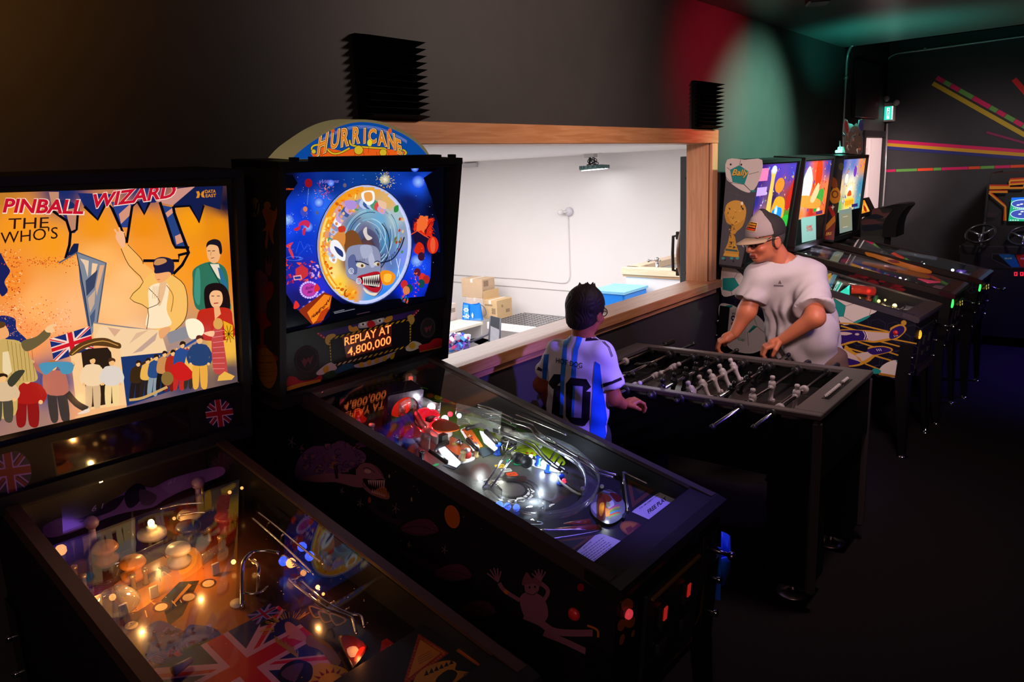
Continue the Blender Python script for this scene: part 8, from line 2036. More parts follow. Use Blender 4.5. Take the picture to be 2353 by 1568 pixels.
# abacus scorer with beads in the end board
b = MB(); sy = TY0+.05; b.box((xc+.01,sy,TZ+.0016),(.36,.032,.003),bev=.001); sc_ = b.build('scorer',mat('scorer_black',(.008,.008,.008),.3),FB)
b = MB(); b.cyl((xc-.17,sy,TZ+.010),(xc+.19,sy,TZ+.010),.002,6); b.build('scorer_wire',M_rod,sc_)
for k in range(14):
    x = xc-.155+k*.021+(.045 if k > 9 else 0); b = MB(); b.lathe([(.003,-.006),(.008,-.004),(.008,.004),(.003,.006)],(x,sy,TZ+.011),(1,0,0),12); b.build('scoring_bead',M_wt,sc_)
# legs, corner strips, feet
for sx,lx in ((-1,TX0+.12),(1,TX1-.12)):
    for sy_,ly in ((-1,TY0+.12),(1,TY1-.12)):
        b = MB(); b.box((lx,ly,.34),(.20,.20,.52),bev=.01); b.box((lx+.0,ly,.09),(.15,.15,.05),bev=.01); lg = b.build('leg',M_tb,FB)
        b = MB(); b.cyl((lx,ly,.0),(lx,ly,.09),.014,10); b.lathe([(.072,0),(.07,.006),(.03,.018),(.016,.026)],(lx,ly,0),(0,0,1),28); b.build('foot',mat('foot_chrome',(.6,.52,.52),.32,metal=1),lg)
        b = MB(); b.box((TX0+.014 if sx < 0 else TX1-.014,TY0+.014 if sy_ < 0 else TY1-.014,.475),(.04,.04,.79),bev=.012); b.build('corner_strip',mat('corner_grey',(.06,.045,.05),.35),FB)
b = MB(); b.box((xc,TY0+.10,.25),(TX1-TX0-.3,.05,.06)); b.build('stretcher',M_tb,FB)
# rods
ys = [2.081-.142*k for k in range(8)]
RZ = .872
def player(rod,x,y,m,ang):
    R = Matrix.Rotation(ang,4,'X'); X = Matrix.Translation((x,y,RZ)) @ R; b = MB(X)
    b.lathe([(0,.058),(.010,.055),(.0125,.047),(.010,.038),(.006,.034),(.015,.028),(.018,.016),(.016,-.004),(.012,-.02),(.010,-.04),(.011,-.055),(.014,-.062),(.013,-.074),(0,-.076)],(0,0,0),(0,0,1),14)
    b.cyl((-.018,0,.0),(.018,0,.0),.0135,12); b.box((0,-.006,-.066),(.018,.026,.018),bev=.004); b.build('player_figure',m,rod)
# (figures, team, where along the rod, lean, out on the boy's side, handle side)
spec = [([3.36],M_bk,.15,.06,.25,'far'),([3.30,3.53],M_bk,1.45,.05,.24,'near'),([3.12,3.337,3.537],M_wt,1.0,.10,.03,'far'),([3.15,3.273,3.40,3.514,3.654],M_bk,.12,.03,.20,'near'),
        ([3.187,3.309,3.425,3.546,3.682],M_wt,-.5,.04,.03,'far'),([3.286,3.48,3.666],M_bk,.5,.045,.23,'near'),([3.201,3.444],M_wt,.05,.285,.12,'far'),([3.36],M_wt,.08,.204,.13,'far')]
for k,(fr,m,ang,near,far,hs) in enumerate(spec):
    y = ys[k]; xa,xb = TX0-near,TX1+far
    b = MB(); b.cyl((xa,y,RZ),(xb,y,RZ),.0085,12); rod = b.build('rod',M_rod,FB)
    for f in fr: player(rod,f,y,m,ang)
    for x in (X0i+.05,X1i-.05) if k not in (0,7) else (3.47 if k else 3.535,3.15):
        b = MB(); b.lathe([(.012,-.011),(.021,-.009),(.021,.009),(.012,.011)],(x,y,RZ),(1,0,0),16); b.build('bumper',M_wt if k in (0,7) else M_hand,rod)
    for x,ax in ((X0i,1),(X1i,-1),(TX0,-1),(TX1,1)):
        b = MB(); b.lathe([(.026,0),(.026,.004),(.016,.010),(.010,.010)],(x,y,RZ),(ax,0,0),18); b.build('bearing',M_hand,rod)
    hx,sx = (xa,-1) if hs == 'near' else (xb,1)
    b = MB(); b.lathe([(.010,-.115),(.015,-.11),(.0165,-.08),(.014,-.05),(.0165,-.02),(.015,.0),(0,.004)],(hx,y,RZ),(sx,0,0),14); b.build('handle',M_hand,rod)
    b = MB(); o_ = xb if hs == 'near' else xa; b.lathe([(.012,-.02),(.012,.0),(0,.003)],(o_,y,RZ),(-sx,0,0),12); b.build('rod_cap',M_hand,rod)
ROD_Y = ys

# ------------------------------------------------------------------ racing cabinet at the right edge, sit-down cabinet, cup holder
ZA = zz(2100,380,.25504)
ax0 = 8.75
def a_(X,Y,x=ax0): return on_x(ZA(X,Y),x)
yL = a_(655,75).y
AR = thing('arcade_cabinet','black racing arcade cabinet with steering wheels at right edge of the room','arcade cabinet',(ax0+.3,yL-.5,0))
top = a_(655,75).z; M_ar = mat('arcade_black',(.012,.011,.012),.4,noise=.2,nscale=40)
cz = a_(500,715).z; yc0 = a_(490,715).y
prof = [(ax0-.02,.10),(FX-.12,.10),(FX-.12,top),(ax0+.10,top),(ax0+.10,a_(575,520).z),(ax0-.02,cz),(ax0-.10,cz-.06),(ax0-.06,cz-.22)]
b = MB(); b.prism(prof,lambda x,z,d: (x,d,z),yL,yL-.02); b.prism(prof,lambda x,z,d: (x,d,z),yL-1.08,yL-1.1); b.box((ax0+.45,yL-.55,(top+.1)/2),(.62,1.06,top-.12)); b.build('cabinet',M_ar,AR)
b = MB(); b.box((ax0+.25,yc0-.50,cz-.06),(.5,1.16,.10),bev=.01); b.box((ax0+.12,yc0-.5,(cz-.1+.1)/2),(.3,1.12,cz-.2)); b.build('control_panel',M_ar,AR)
A = Art(lambda a,c,l: on_x((a,c),ax0+.093)-Vector((l,0,0)),3e-5); q = lambda *p: [ZA(*k) for k in p]
for col,off in (('#a82a14',0),('#c8821c',14)):
    for ps in (((680,182+off),(860,182+off),(862,150),(870,125+off),(1000,118+off)),((855,160+off),(1000,150+off)),((680,205+off*.3),(985,200+off*.3),(995,180)),((680,232+off*.6),(845,232+off*.6)),((676,235+off),(820+off*.4,360+off),(812+off,500))): A.line(q(*ps),4.2,col)
for k in range(4): A.line(q((650,430+k*11),(760-k*8,432+k*11)),1.2,'#3a2630')
b0 = A.build('bezel_print',artmat('bezel_print',rough=.4),AR)
A = Art(lambda a,c,l: on_x((a,c),ax0+.09)-Vector((l,0,0)),3e-5)
A.poly(q((880,292),(1100,285),(1100,505),(850,503)),'#1fa87a'); A.poly(q((880,292),(1100,285),(1100,310),(878,318)),'#1c6ae8')
for cx,cy,rx,ry in ((985,348,28,10.5),(985,440,30,11.5)): A.ell(*ZA(cx,cy),rx,ry,'#bfe4f4'); A.ell(*ZA(cx,cy),rx-1.8,ry-1.8,'#3c4fae')
for X,Y in ((970,350),(940,358),(975,418),(955,440)): A.ell(*ZA(X,Y),4,1.5,'#e8f0ff',-.1)
for k in range(6): A.ell(*ZA(900+k*18,388),1.4,1.2,'#d8f0f0')
for k in range(4): A.poly(q((865+k*22,490),(878+k*22,490),(878+k*22,500),(865+k*22,500)),'#bff0e0')
A.build('screen',artmat('race_screen_lit',es=1.0,rough=.2,base=.3),AR,label='lit screen showing two oval race tracks')
for cX,cY,R_ in ((600,615,108),(985,635,108)):
    c = a_(cX,cY,ax0-.02); ax = (Vector((-.62,.10,.78))).normalized(); e1 = ax.orthogonal().normalized(); e2 = ax.cross(e1); r = .125
    b = MB(); b.tube([c+(e1*math.cos(t)+e2*math.sin(t))*r for t in [k*math.pi/16 for k in range(32)]],.011,10,closed=True); wh_ = b.build('steering_wheel',mat('wheel_black',(.02,.02,.021),.25,spec=.6),AR)
    b = MB(); hub = c-ax*.03
    for t in (.4,2.5,4.6): b.tube([hub,c+(e1*math.cos(t)+e2*math.sin(t))*r],[.016,.009],8)
    b.ball(hub,.026,12); b.cyl(hub,hub-ax*.09,.018,10); b.build('wheel_spokes',mat('spoke_metal',(.30,.30,.31),.25,metal=.9),wh_)
A = Art(lambda a,c,l: on_x((a,c),ax0-.035)-Vector((l,0,0)),3e-5)
A.poly(q((700,795),(1100,795),(1100,925),(860,925),(700,850)),'#3a3436'); A.poly(q((710,803),(1100,803),(1100,918),(862,918),(708,846)),'#0d0c0e'); A.poly(q((760,803),(905,803),(955,918),(880,918)),'#0f5a9a'); A.poly(q((915,803),(1100,803),(1100,918),(960,918)),'#b8201c'); A.text('BLUE',ZA(820,845),(13,0),(0,-4.5),'#b8c8d8',.02,fit=1.25); A.text('RED',ZA(962,848),(13,0),(0,-4.5),'#e8c8c8',.02,fit=1.0)
pp = A.build('player_plate',artmat('bezel_print',rough=.4),AR)
b = MB(); v = a_(900,870,ax0-.03); b.box((ax0-.028,v.y-.06,v.z),(.012,.42,.14)); b.build('plate_backing',M_ar,AR)
A = Art(lambda a,c,l: on_x((a,c),ax0-.034)-Vector((l,0,0)),3e-5)
for X in (918,972):
    A.poly(q((X-16,962),(X+16,962),(X+15,998),(X-15,998)),'#e8203a'); A.poly(q((X-8,968),(X+8,968),(X+4,992),(X-6,992)),'#5a0a10')
A.build('coin_light',artmat('coin_red_lit',es=1.2,rough=.4),AR)
b = MB(); v = a_(945,980,ax0-.03); b.box((ax0-.026,v.y,v.z),(.014,.16,.07)); b.build('coin_plate',M_ar,AR)
for y in (yL-.08,yL-1.0):
    for x in (ax0+.05,FX-.2): b = MB(); b.cyl((x,y,0),(x,y,.105),.022,12); b.build('foot',M_rub,AR)
# sit-down cabinet with camouflage side and flared black hood
ZS = zz(1900,260,.16579); sx0 = 8.42
def s_(X,Y,x=sx0): return on_x(ZS(X,Y),x)
SD = thing('arcade_cabinet','camouflage sided arcade cabinet with small orange screen beside the white door','arcade cabinet',(sx0+.2,1.95,0))
o = [(475,1480),(520,1440),(620,1390),(640,1340),(720,1305),(900,1305),(925,1340),(860,1400),(800,1500),(800,1700),(470,1700)]
f2 = lambda a,c,d: s_(a,c)+Vector((d,0,0))
b = MB(); b.prism(o,f2,.0,.30); yA,yB = s_(475,1600).y,s_(800,1600).y; b.box((sx0+.15,(yA+yB)/2,s_(600,1700).z/2),(.30,abs(yA-yB),s_(600,1700).z)); b.build('camouflage_body',mat('camo_base',(.07,.075,.07),.5),SD)
A = Art(lambda a,c,l: s_(a,c)-Vector((.0015+l,0,0)),3e-5); rr = random.Random(91); A.poly([ZS0 for ZS0 in o],'#3f423c')
for ps,c in ((((630,1340),(720,1320),(780,1390),(870,1380),(800,1460),(640,1440)),'#8a5a52'),(((490,1490),(640,1470),(720,1500),(800,1520),(600,1545),(495,1545)),'#7a504c'),(((560,1430),(680,1400),(790,1440),(700,1470),(590,1460)),'#1c2a3a'),(((500,1560),(700,1545),(780,1600),(520,1640)),'#1a2836')): A.curve(ps,c,4)
A.build('camouflage_print',artmat('camo_print',rough=.5),SD)
b = MB(); b.prism([(780,1305),(920,1268),(1040,1255),(1110,1258),(1125,1290),(1060,1360),(1000,1460),(970,1568),(960,1720),(780,1720),(790,1540),(850,1420),(930,1345),(900,1310)],f2,-.02,.34); b.build('flared_hood',mat('hood_black',(.006,.006,.007),.5),SD)
b = MB(); b.prism([(470,1410),(510,1180),(550,1172),(632,1340),(610,1410),(480,1450)],f2,-.06,.10); scs = b.build('screen_case',M_ar,SD)
A = Art(lambda a,c,l: s_(a,c)-Vector((.0615+l,0,0)),3e-5); A.poly([(483,1395),(512,1205),(545,1200),(618,1355)],'#e8901c'); A.curve([(510,1260),(560,1300),(575,1360),(545,1350)],'#a8240f',3); A.curve([(540,1230),(600,1340),(590,1355)],'#ffd060',3); A.curve([(495,1350),(520,1250),(530,1340)],'#ffc850',3)
A.build('screen',artmat('orange_screen_lit',es=1.1,rough=.3,base=.3),scs)
# blue cup holder clipped to the HURRICANE leg
cp_ = HU.F(HU.cw/2+.088,HU.L-.03,.135)
CH = thing('cup_holder','bright blue plastic cup holder clipped beside the front leg of the arched topper pinball machine','cup holder',tuple(cp_))
M_cup = mat('cup_blue',(.01,.10,.62),.35)
b = MB(); n = 30; r0 = .042; vs = []; fs = []
zs = lambda a: .115 if math.cos(a-2.6) > .72 else .055+.0*a
for k in range(n+1):
    a = .5+(2*math.pi-1.0)*k/n-2.6+math.pi
    tz_ = .11 if (k < 6 or k > n-6) else .062
    for r,z in ((r0,0),(r0,tz_),(r0-.004,tz_+.003),(r0-.006,0)): vs.append(cp_+Vector((math.cos(a)*r,math.sin(a)*r,z)))
for k in range(n):
    for j in range(4): fs.append([k*4+j,k*4+(j+1) % 4,k*4+4+(j+1) % 4,k*4+4+j])
fs += [[0,1,2,3],[n*4+3,n*4+2,n*4+1,n*4]]
b.add(vs,fs,None,True); b.lathe([(0,-.03),(.034,-.03),(.036,-.004),(.042,0),(.036,.001),(0,-.02)],cp_,(0,0,1),30); b.build('cup',M_cup,CH)
b = MB(); b.box(cp_+HU.u*(-.044)+Vector((0,0,.02)),(.006,.07,.17),bev=.002); bp = b.build('clip_plate',M_cup,CH)
for z in (.03,-.04): b = MB(); b.ball(cp_+HU.u*(-.040)+Vector((0,-.02,z)),.005,8); b.build('screw',M_chrome,bp)

# ------------------------------------------------------------------ people
def ax3(f,u):
    f = Vector(f).normalized(); u = Vector(u); r = f.cross(u).normalized(); u = r.cross(f).normalized(); return r,f,u
def hand_prims(w,kn,side,curl,s=1.0,up=(0,0,1)):
    """hand from wrist w towards the knuckles kn, fingers curling down round a rod"""
    w = Vector(w); d = (Vector(kn)-w).normalized(); n = Vector(up); n = (n-d*n.dot(d)).normalized(); sd = d.cross(n)*side
    P = [('c',w,w+d*.045*s,.026*s,.030*s,.012)]
    for k,(o,L) in enumerate(((-.030,.040),(-.010,.046),(.010,.043),(.028,.034))):
        b0 = w+d*.05*s+sd*o*.9*s; k1 = w+d*.085*s+sd*o*s+n*.004*s
        P.append(('c',b0,k1,.015*s,.0115*s,.006)); a = curl; p = k1
        for j,f in enumerate((.95,.7,.55)):
            dd = d*math.cos(a)-n*math.sin(a); q = p+dd*L*f*s; P.append(('c',p,q,(.0105-.001*j)*s,(.0098-.001*j)*s,.003)); p = q; a += curl*.85
    t0 = w+d*.02*s-sd*.026*s; t1 = t0+(d*.6-sd*.55-n*.35).normalized()*.042*s; t2 = t1+(d*.75+sd*.1-n*.7).normalized()*.034*s
    P += [('c',t0,t1,.016*s,.0125*s,.008),('c',t1,t2,.012*s,.0095*s,.004)]
    return P
def head_prims(c,R,s=1.0,child=False):
    r,f,u = R; M3 = np.array([list(r),list(f),list(u)]).T; H = lambda a,b,d: c+(r*a+f*b+u*d)*s
    E = lambda p,rad,k=.012: ('e',H(*p),tuple(x*s for x in rad),M3,k)
    P = [E((0,-.012,.030),(.076,.094,.088)),E((0,.022,-.030),(.062,.070,.075),.02),E((0,.060,-.082),(.030,.026,.022),.02),E((0,.012,-.07),(.052,.05,.03),.02),
         ('c',H(0,.084,.012),H(0,.108,-.028),.009*s,.015*s,.010),E((.013,.096,-.033),(.010,.012,.009),.006),E((-.013,.096,-.033),(.010,.012,.009),.006),
         E((.036,.066,-.026),(.026,.022,.022),.016),E((-.036,.066,-.026),(.026,.022,.022),.016),('c',H(-.04,.076,.030),H(.04,.076,.030),.012*s,.012*s,.012)]
    for q in (-1,1):
        P += [('-e',H(q*.031,.097,.010),(.017*s,.012*s,.010*s),M3,.008),E((q*.031,.078,.009),(.013,.012,.0115),.002),
              E((q*.079,-.012,-.012),(.009,.021,.032),.004),('-e',H(q*.090,-.006,-.010),(.006*s,.012*s,.02*s),M3,.004),('c',H(q*.02,.086,-.058),H(0,.092,-.056),.006*s,.0075*s,.004)]
    P += [('c',H(-.02,.086,-.068),H(.02,.086,-.068),.006*s,.006*s,.004),('-e',H(0,.098,-.063),(.022*s,.012*s,.0022*s),M3,.002)]
    return P,H,M3
def skin_col(base,H,c,R,s,lip,brow=None):
    base = np.array(hexc(base)); lip = np.array(hexc(lip)); br = np.array(hexc(brow or '#3a2418')); r,f,u = [np.array(x) for x in R]; c = np.array(c)
    def fn(V):
        q = (V-c)/s; a,b,d = q@r,q@f,q@u; C = np.tile(base,(len(V),1))*(1+.05*np.sin(V[:,:1]*90)*np.sin(V[:,1:2]*70+V[:,2:3]*80))
        C[(b > .075) & (abs(a) < .024) & (d < -.052) & (d > -.076)] = lip
        C[(b > .065) & (abs(abs(a)-.032) < .020) & (abs(d-.030) < .006)] = br
        e = (b > .07) & (abs(abs(a)-.031) < .012) & (abs(d-.009) < .007); C[e] = (.5,.47,.44); C[e & (abs(abs(a)-.031) < .005)] = (.03,.02,.015)
        ch = (b > .04) & (abs(abs(a)-.038) < .02) & (abs(d+.026) < .02); C[ch] *= np.array([1.08,.92,.9])
        return C
    return fn
M_skin = artmat('skin',rough=.48,spec=.4)
_mats['skin'].node_tree.nodes['Principled BSDF'].inputs['Subsurface Weight'].default_value = .08
def merge(mbs):
    m = MB()
    for x in mbs:
        o = len(m.v); m.v += x.v; m.f += [[i+o for i in f] for f in x.f]; m.s += x.s; m.c += x.c
    return m
PX = lambda X,Y,x: on_x((X,Y),x)
def dress(V,F_,mat_): pass
# ---- the man
man = thing('person','man in grey cap, glasses and pale grey t-shirt leaning over the foosball table','person',(4.44,1.36,0))
hc = PX(1758,552,4.10); RM = ax3((-.84,.47,-.16),(-.12,.10,1)); sM = 1.06
sL,sR = PX(1862,636,4.22),PX(1745,640,4.12); eL,eR = PX(1873,730,4.05),PX(1716,716,4.05); wL,wR = PX(1795,783,4.03),PX(1687,768,4.00)
kL,kR = Vector((3.965,1.505,.90)),Vector((3.94,1.765,.90))
nb = PX(1800,606,4.19); pel = PX(1856,838,4.46); che = PX(1812,672,4.27); bel = PX(1846,755,4.39)
hp,H,M3 = head_prims(hc,RM,sM)
hp += [('c',H(0,-.035,-.05),nb-Vector((0,0,.03)),.060,.070,.02)]
SK = '#b5694a'
head = skin_mb(hp,.0036,.012,skin_col(SK,H,hc,RM,sM,'#96483c'),relax=1)
hips = [pel+Vector((0,q*.1,0)) for q in (-1,1)]
bp_ = [('c',nb-Vector((0,0,.02)),che,.07,.11),('c',che,pel,.12,.12),('c',nb,sL,.06,.06),('c',nb,sR,.06,.06),('c',sL,eL,.055,.048),('c',eL,wL,.050,.030),('c',sR,eR,.055,.048),('c',eR,wR,.050,.030)]
for h_,fy in zip(hips,(-.15,.15)): kn_ = Vector((4.42,h_.y+fy*.3,.48)); bp_ += [('c',h_,kn_,.085,.06),('c',kn_,Vector((4.47,1.36+fy,.09)),.055,.04)]
colm = lambda V: np.tile(np.array(hexc(SK)),(len(V),1))*(1+.06*np.sin(V[:,:1]*60+V[:,2:]*45))
body = skin_mb(bp_,.009,.03,colm)
hds = [skin_mb(hand_prims(wL,kL,1,.75,1.05),.0034,.006,colm),skin_mb(hand_prims(wR,kR,-1,.75,1.05),.0034,.006,colm)]
merge([head,body]+hds).build('body',M_skin,man)
slL = sL+(eL-sL)*.80; slR = sR+(eR-sR)*.68
sh = [('c',nb-Vector((0,0,.045)),che,.085,.15,.05),('c',sL+(nb-sL)*.15,sR+(nb-sR)*.15,.085,.085,.05),('c',che,bel,.145,.178,.06),('c',bel,pel+Vector((.0,0,.045)),.180,.185,.05),('e',bel+Vector((-.05,.03,0)),(.155,.155,.17),None,.06),
      ('k',sL,slL,.080,.100,.04),('k',sR,slR,.078,.088,.04),('c',nb,sL,.06,.075,.04),('c',nb,sR,.06,.075,.04)]
dL,dR = (slL-sL).normalized(),(slR-sR).normalized()
def cut_m(G,D):
    D = np.maximum(D,(pel.z+.012+.06*(G[...,0]-pel.x))-G[...,2])
    nk = np.array(nb+Vector((-.01,.01,.045))); return np.maximum(D,.082-np.linalg.norm(G-nk,axis=-1))
def folds(V,N):
    p = V-np.array(che); r_ = np.array([.5,.86,0]); a = p@r_; z = p[:,2]
    w = np.clip((.12-z)/.2,0,1)
    return w*(.011*np.sin(a*58+2.2*np.sin(z*9)+z*12)+.005*np.sin(a*120+z*25+1.5*np.sin(z*21)))+.003*np.sin(z*60+a*24)*(1-w)+.007*np.sin(z*70-a*30)*np.clip((-.05-z)/.25,0,1)*np.clip(a*4+.3,0,1)*0.7
shirt = skin_mb(sh,.0065,.03,post=cut_m,disp=folds,relax=2).build('t_shirt',mat('shirt_grey',(.47,.43,.435),.85,spec=.2,noise=.07,nscale=260,bump=.1),man)
def decal(fn_pts,target,off,m,name,par,view,cols,step=2.5e-4,sub=3):
    """print wrapped on cloth: shapes drawn in the photograph's frame, laid on the garment's surface"""
    me = target.data; T = target.matrix_world; pm = parent_matrix(target)
    bv = BVHTree.FromPolygons([pm @ v.co for v in me.vertices],[list(p.vertices) for p in me.polygons]); A = Art(lambda a,c,l: (a,c,l))
    fn_pts(A); b = MB()
    for f,c in zip(A.f,A.c):
        tri = [Vector(A.v[i]) for i in f]
        for k in range(1,len(tri)-1):
            st = [(tri[0],tri[k],tri[k+1],0)]
            while st:
                p,q,r,dpt = st.pop(); L = max((p-q).xy.length,(q-r).xy.length,(p-r).xy.length)
                if L > 3.2 and dpt < 9:
                    e = max(((p-q).xy.length,0),((q-r).xy.length,1),((p-r).xy.length,2))[1]
                    if e == 0: m_ = (p+q)/2; st += [(p,m_,r,dpt+1),(m_,q,r,dpt+1)]
                    elif e == 1: m_ = (q+r)/2; st += [(p,q,m_,dpt+1),(p,m_,r,dpt+1)]
                    else: m_ = (p+r)/2; st += [(p,q,m_,dpt+1),(m_,q,r,dpt+1)]
                    continue
                P3 = []
                for v in (p,q,r):
                    d = ray((v.x,v.y)).normalized(); h,n,i,_ = bv.ray_cast(CAM,d)
                    if h is None or (h-CAM).length > 6: P3 = None; break
                    P3.append(h+(-d)*(off+v.z/6e-6*step))
                if P3: b.add(P3,[[0,1,2]],c)
    return b.build(name,m,par)
decal(lambda A: (A.poly([(1778,655),(1800,656),(1800,659),(1778,658)],'#6a6068'),A.poly([(1788,652),(1792,644),(1796,653)],'#6a6068')),shirt,.0012,artmat('cloth_print',rough=.85,spec=.1),'chest_logo',shirt,None,None)
# trousers, shoes, belt
tr_ = [('c',hips[0]+Vector((0,0,.03)),hips[1]+Vector((0,0,.03)),.115,.115,.04)]
for h_,fy in zip(hips,(-.15,.15)): kn_ = Vector((4.42,h_.y+fy*.3,.48)); tr_ += [('c',h_,kn_,.118,.088,.05),('c',kn_,Vector((4.47,1.36+fy,.10)),.086,.070,.03)]
skin_mb(tr_,.011,.03,disp=lambda V,N: .004*np.sin(V[:,2]*55+V[:,1]*30)).build('trousers',mat('trousers_brown',(.12,.075,.055),.85,spec=.1,noise=.15,nscale=120),man)
for fy in (-.15,.15): skin_mb([('c',Vector((4.49,1.36+fy,.045)),Vector((4.33,1.36+fy*1.1,.035)),.045,.038,.02),('e',Vector((4.40,1.36+fy,.02)),(.13,.048,.02),None,.01)],.008,.02).build('shoe',mat('shoe_dark',(.03,.03,.032),.6),man)
# hair, cap, glasses
E_ = lambda p,rad,k=.01: ('e',H(*p),tuple(x*sM for x in rad),M3,k)
def half(fn):
    def post(G,D):
        q = (G-np.array(hc))/sM; a,b,d = [q@np.array(x) for x in RM]; return np.maximum(D,fn(a,b,d)*sM)
    return post
skin_mb([E_((0,-.014,.024),(.081,.098,.092))],.005,.01,post=half(lambda a,b,d: np.maximum(np.maximum(b-.015,d-.05),-.055-d))).build('hair',mat('hair_grey',(.05,.04,.035),.8,noise=.4,nscale=300),man)
crown = [E_((0,-.010,.046),(.088,.107,.092)),('c',H(0,.045,.118),H(0,.0,.136),.02,.03,.03)]
cp0 = half(lambda a,b,d: np.maximum(.034-d,.010-b)); cp1 = half(lambda a,b,d: np.maximum(.022-d,b-.010))
cap = skin_mb(crown,.004,.012,post=cp0).build('cap',mat('cap_grey',(.30,.24,.235),.85,noise=.06,nscale=200),man)
skin_mb(crown,.004,.012,post=cp1).build('cap_mesh',mat('cap_mesh_dark',(.02,.016,.017),.8,noise=.3,nscale=500,bump=.3),cap)
b = MB(); vs = []; n = 20
for t in range(n+1):
    a = -1.25+2.5*t/n
    for rr_,up_ in ((.100,.0),(.185,1.0)):
        x = math.sin(a)*(.086 if rr_ < .15 else .080); y = -.010+(math.cos(a)*.1+.0 if rr_ < .15 else .03+math.cos(a)*.155)
        vs.append(H(x,y,.036-(.016*up_)-.012*(x/.08)**2))
for v in list(vs): vs.append(v-RM[2]*.004)
m_ = 2*(n+1); b.add(vs,[[2*i,2*i+1,2*i+3,2*i+2] for i in range(n)]+[[m_+2*i,m_+2*i+2,m_+2*i+3,m_+2*i+1] for i in range(n)]+[[2*i+1,m_+2*i+1,m_+2*i+3,2*i+3] for i in range(n)]+[[2*i,2*i+2,m_+2*i+2,m_+2*i] for i in range(n)],None,True)
b.build('cap_brim',mat('brim_tan',(.34,.24,.15),.8,noise=.05,nscale=200),cap)
def patch(A):
    q = zz(1600,460,.25514)
    A.poly([q(*p) for p in ((445,185),(553,203),(535,288),(425,268))],'#c8a878'); A.poly([q(*p) for p in ((450,192),(546,208),(530,281),(432,263))],'#1a0e0c')
    rr = random.Random(3)
    for k,(y,c) in enumerate(((200,'#c88a2a'),(222,'#d8701c'),(246,'#d8481a'))):
        for j in range(7): x = 456+j*12-k*5; A.poly([q(x,y+j*2.3),q(x+9,y+2+j*2.3),q(x+6,y+17+j*2.3),q(x-3,y+15+j*2.3)],c)
decal(patch,cap,.0015,artmat('cloth_print',rough=.85,spec=.1),'cap_patch',cap,None,None)
def glasses(par,H,R,s,m,rx=.026,rz=.019):
    g = MB()
    for q in (-1,1):
        g.tube([H(q*.034+rx*math.cos(t),.106-.012*abs(math.cos(t))*(1 if math.cos(t)*q > 0 else 0),.006+rz*math.sin(t)) for t in [k*math.pi/10 for k in range(20)]],.0022*s,6,closed=True)
        g.tube([H(q*.060,.094,.012),H(q*.080,.04,.012),H(q*.084,-.015,.008),H(q*.082,-.03,-.008)],.0022*s,6)
    g.tube([H(-.008,.108,.010),H(0,.112,.013),H(.008,.108,.010)],.002*s,6)
    o = g.build('glasses',m,par)
    for q in (-1,1):
        b = MB(); b.lathe([(.0,-.0005),(.023*s,-.0005),(.023*s,.0005),(0,.0005)],H(q*.034,.104,.006),R[1],16); b.build('lens',glassmat('lens_glass',(.8,.8,.82),1.5),o)
glasses(man,H,RM,sM,mat('glasses_black',(.012,.012,.012),.25))
# ---- the boy
boy = thing('person','boy seen from behind in white and blue striped jersey number 10','person',(2.74,1.82,0))
hb_ = PX(1347,716,2.755); RB = ax3((.95,.02,-.22),(.10,-.04,1)); sB = .93
bL,bR = PX(1279,806,2.70),PX(1388,811,2.72); nk = PX(1340,775,2.735); mid_ = PX(1325,900,2.73); hipb = PX(1318,1020,2.73)
beL,beR = PX(1243,884,2.76),PX(1408,914,2.76); bwL,bwR = PX(1262,930,2.90),PX(1433,931,2.87)
hq,HB,MB3 = head_prims(hb_,RB,sB)
hq += [('c',HB(0,-.025,-.05),nk-Vector((0,0,.03)),.046,.05,.02)]
SB = '#a85a38'; colb = lambda V: np.tile(np.array(hexc(SB)),(len(V),1))*(1+.05*np.sin(V[:,:1]*60+V[:,2:]*45))
hdb = skin_mb(hq,.004,.012,skin_col(SB,HB,hb_,RB,sB,'#8a4038','#1c100c'))
bb = [('c',nk,mid_,.05,.085),('c',mid_,hipb,.085,.09),('c',bL,bR,.032,.032),('c',bL,beL,.034,.034),('c',beL,bwL,.034,.023),('c',bR,beR,.034,.035),('c',beR,bwR,.036,.024)]
hpb = [hipb+Vector((.03*q,-.07*q,-.03)) for q in (-1,1)]
for h_ in hpb: bb += [('c',h_,Vector((h_.x+.02,h_.y,.40)),.065,.045),('c',Vector((h_.x+.02,h_.y,.40)),Vector((h_.x,h_.y,.07)),.043,.03)]
merge([hdb,skin_mb(bb,.008,.025,colb),skin_mb(hand_prims(bwR,(2.945,1.655,.880),-1,.75,.8),.0034,.005,colb),skin_mb(hand_prims(bwL,(3.02,bwL.y-.02,.86),1,.75,.8),.0034,.005,colb)]).build('body',M_skin,boy)
sbL = bL+(beL-bL)*.62; sbR = bR+(beR-bR)*.72; tors = (bR-bL).normalized()
js = [('c',bL+(bR-bL)*.12,bL+(bR-bL)*.88,.050,.050,.04),('c',nk-Vector((0,0,.06)),mid_,.085,.115,.04),('c',bL+tors*.066-Vector((0,0,.06)),hipb-tors*.055-Vector((0,0,.06)),.085,.092,.05),('c',bR-tors*.062-Vector((0,0,.06)),hipb+tors*.060-Vector((0,0,.06)),.085,.092,.05),
      ('k',bL,sbL,.046,.056,.025),('k',bR,sbR,.048,.062,.025)]
eL_,eR_ = (sbL-bL).normalized(),(sbR-bR).normalized()
def cut_b(G,D):
    D = np.maximum(D,(hipb.z-.07)-G[...,2])
    return np.maximum(D,.058-np.linalg.norm(G-np.array(nk+Vector((.01,0,.03))),axis=-1))
def fold_b(V,N):
    p = V-np.array(mid_); a = p@np.array(tors); z = p[:,2]; return .0035*np.sin(a*46+1.8*np.sin(z*10)+z*8)+.0022*np.sin(z*60+a*30)
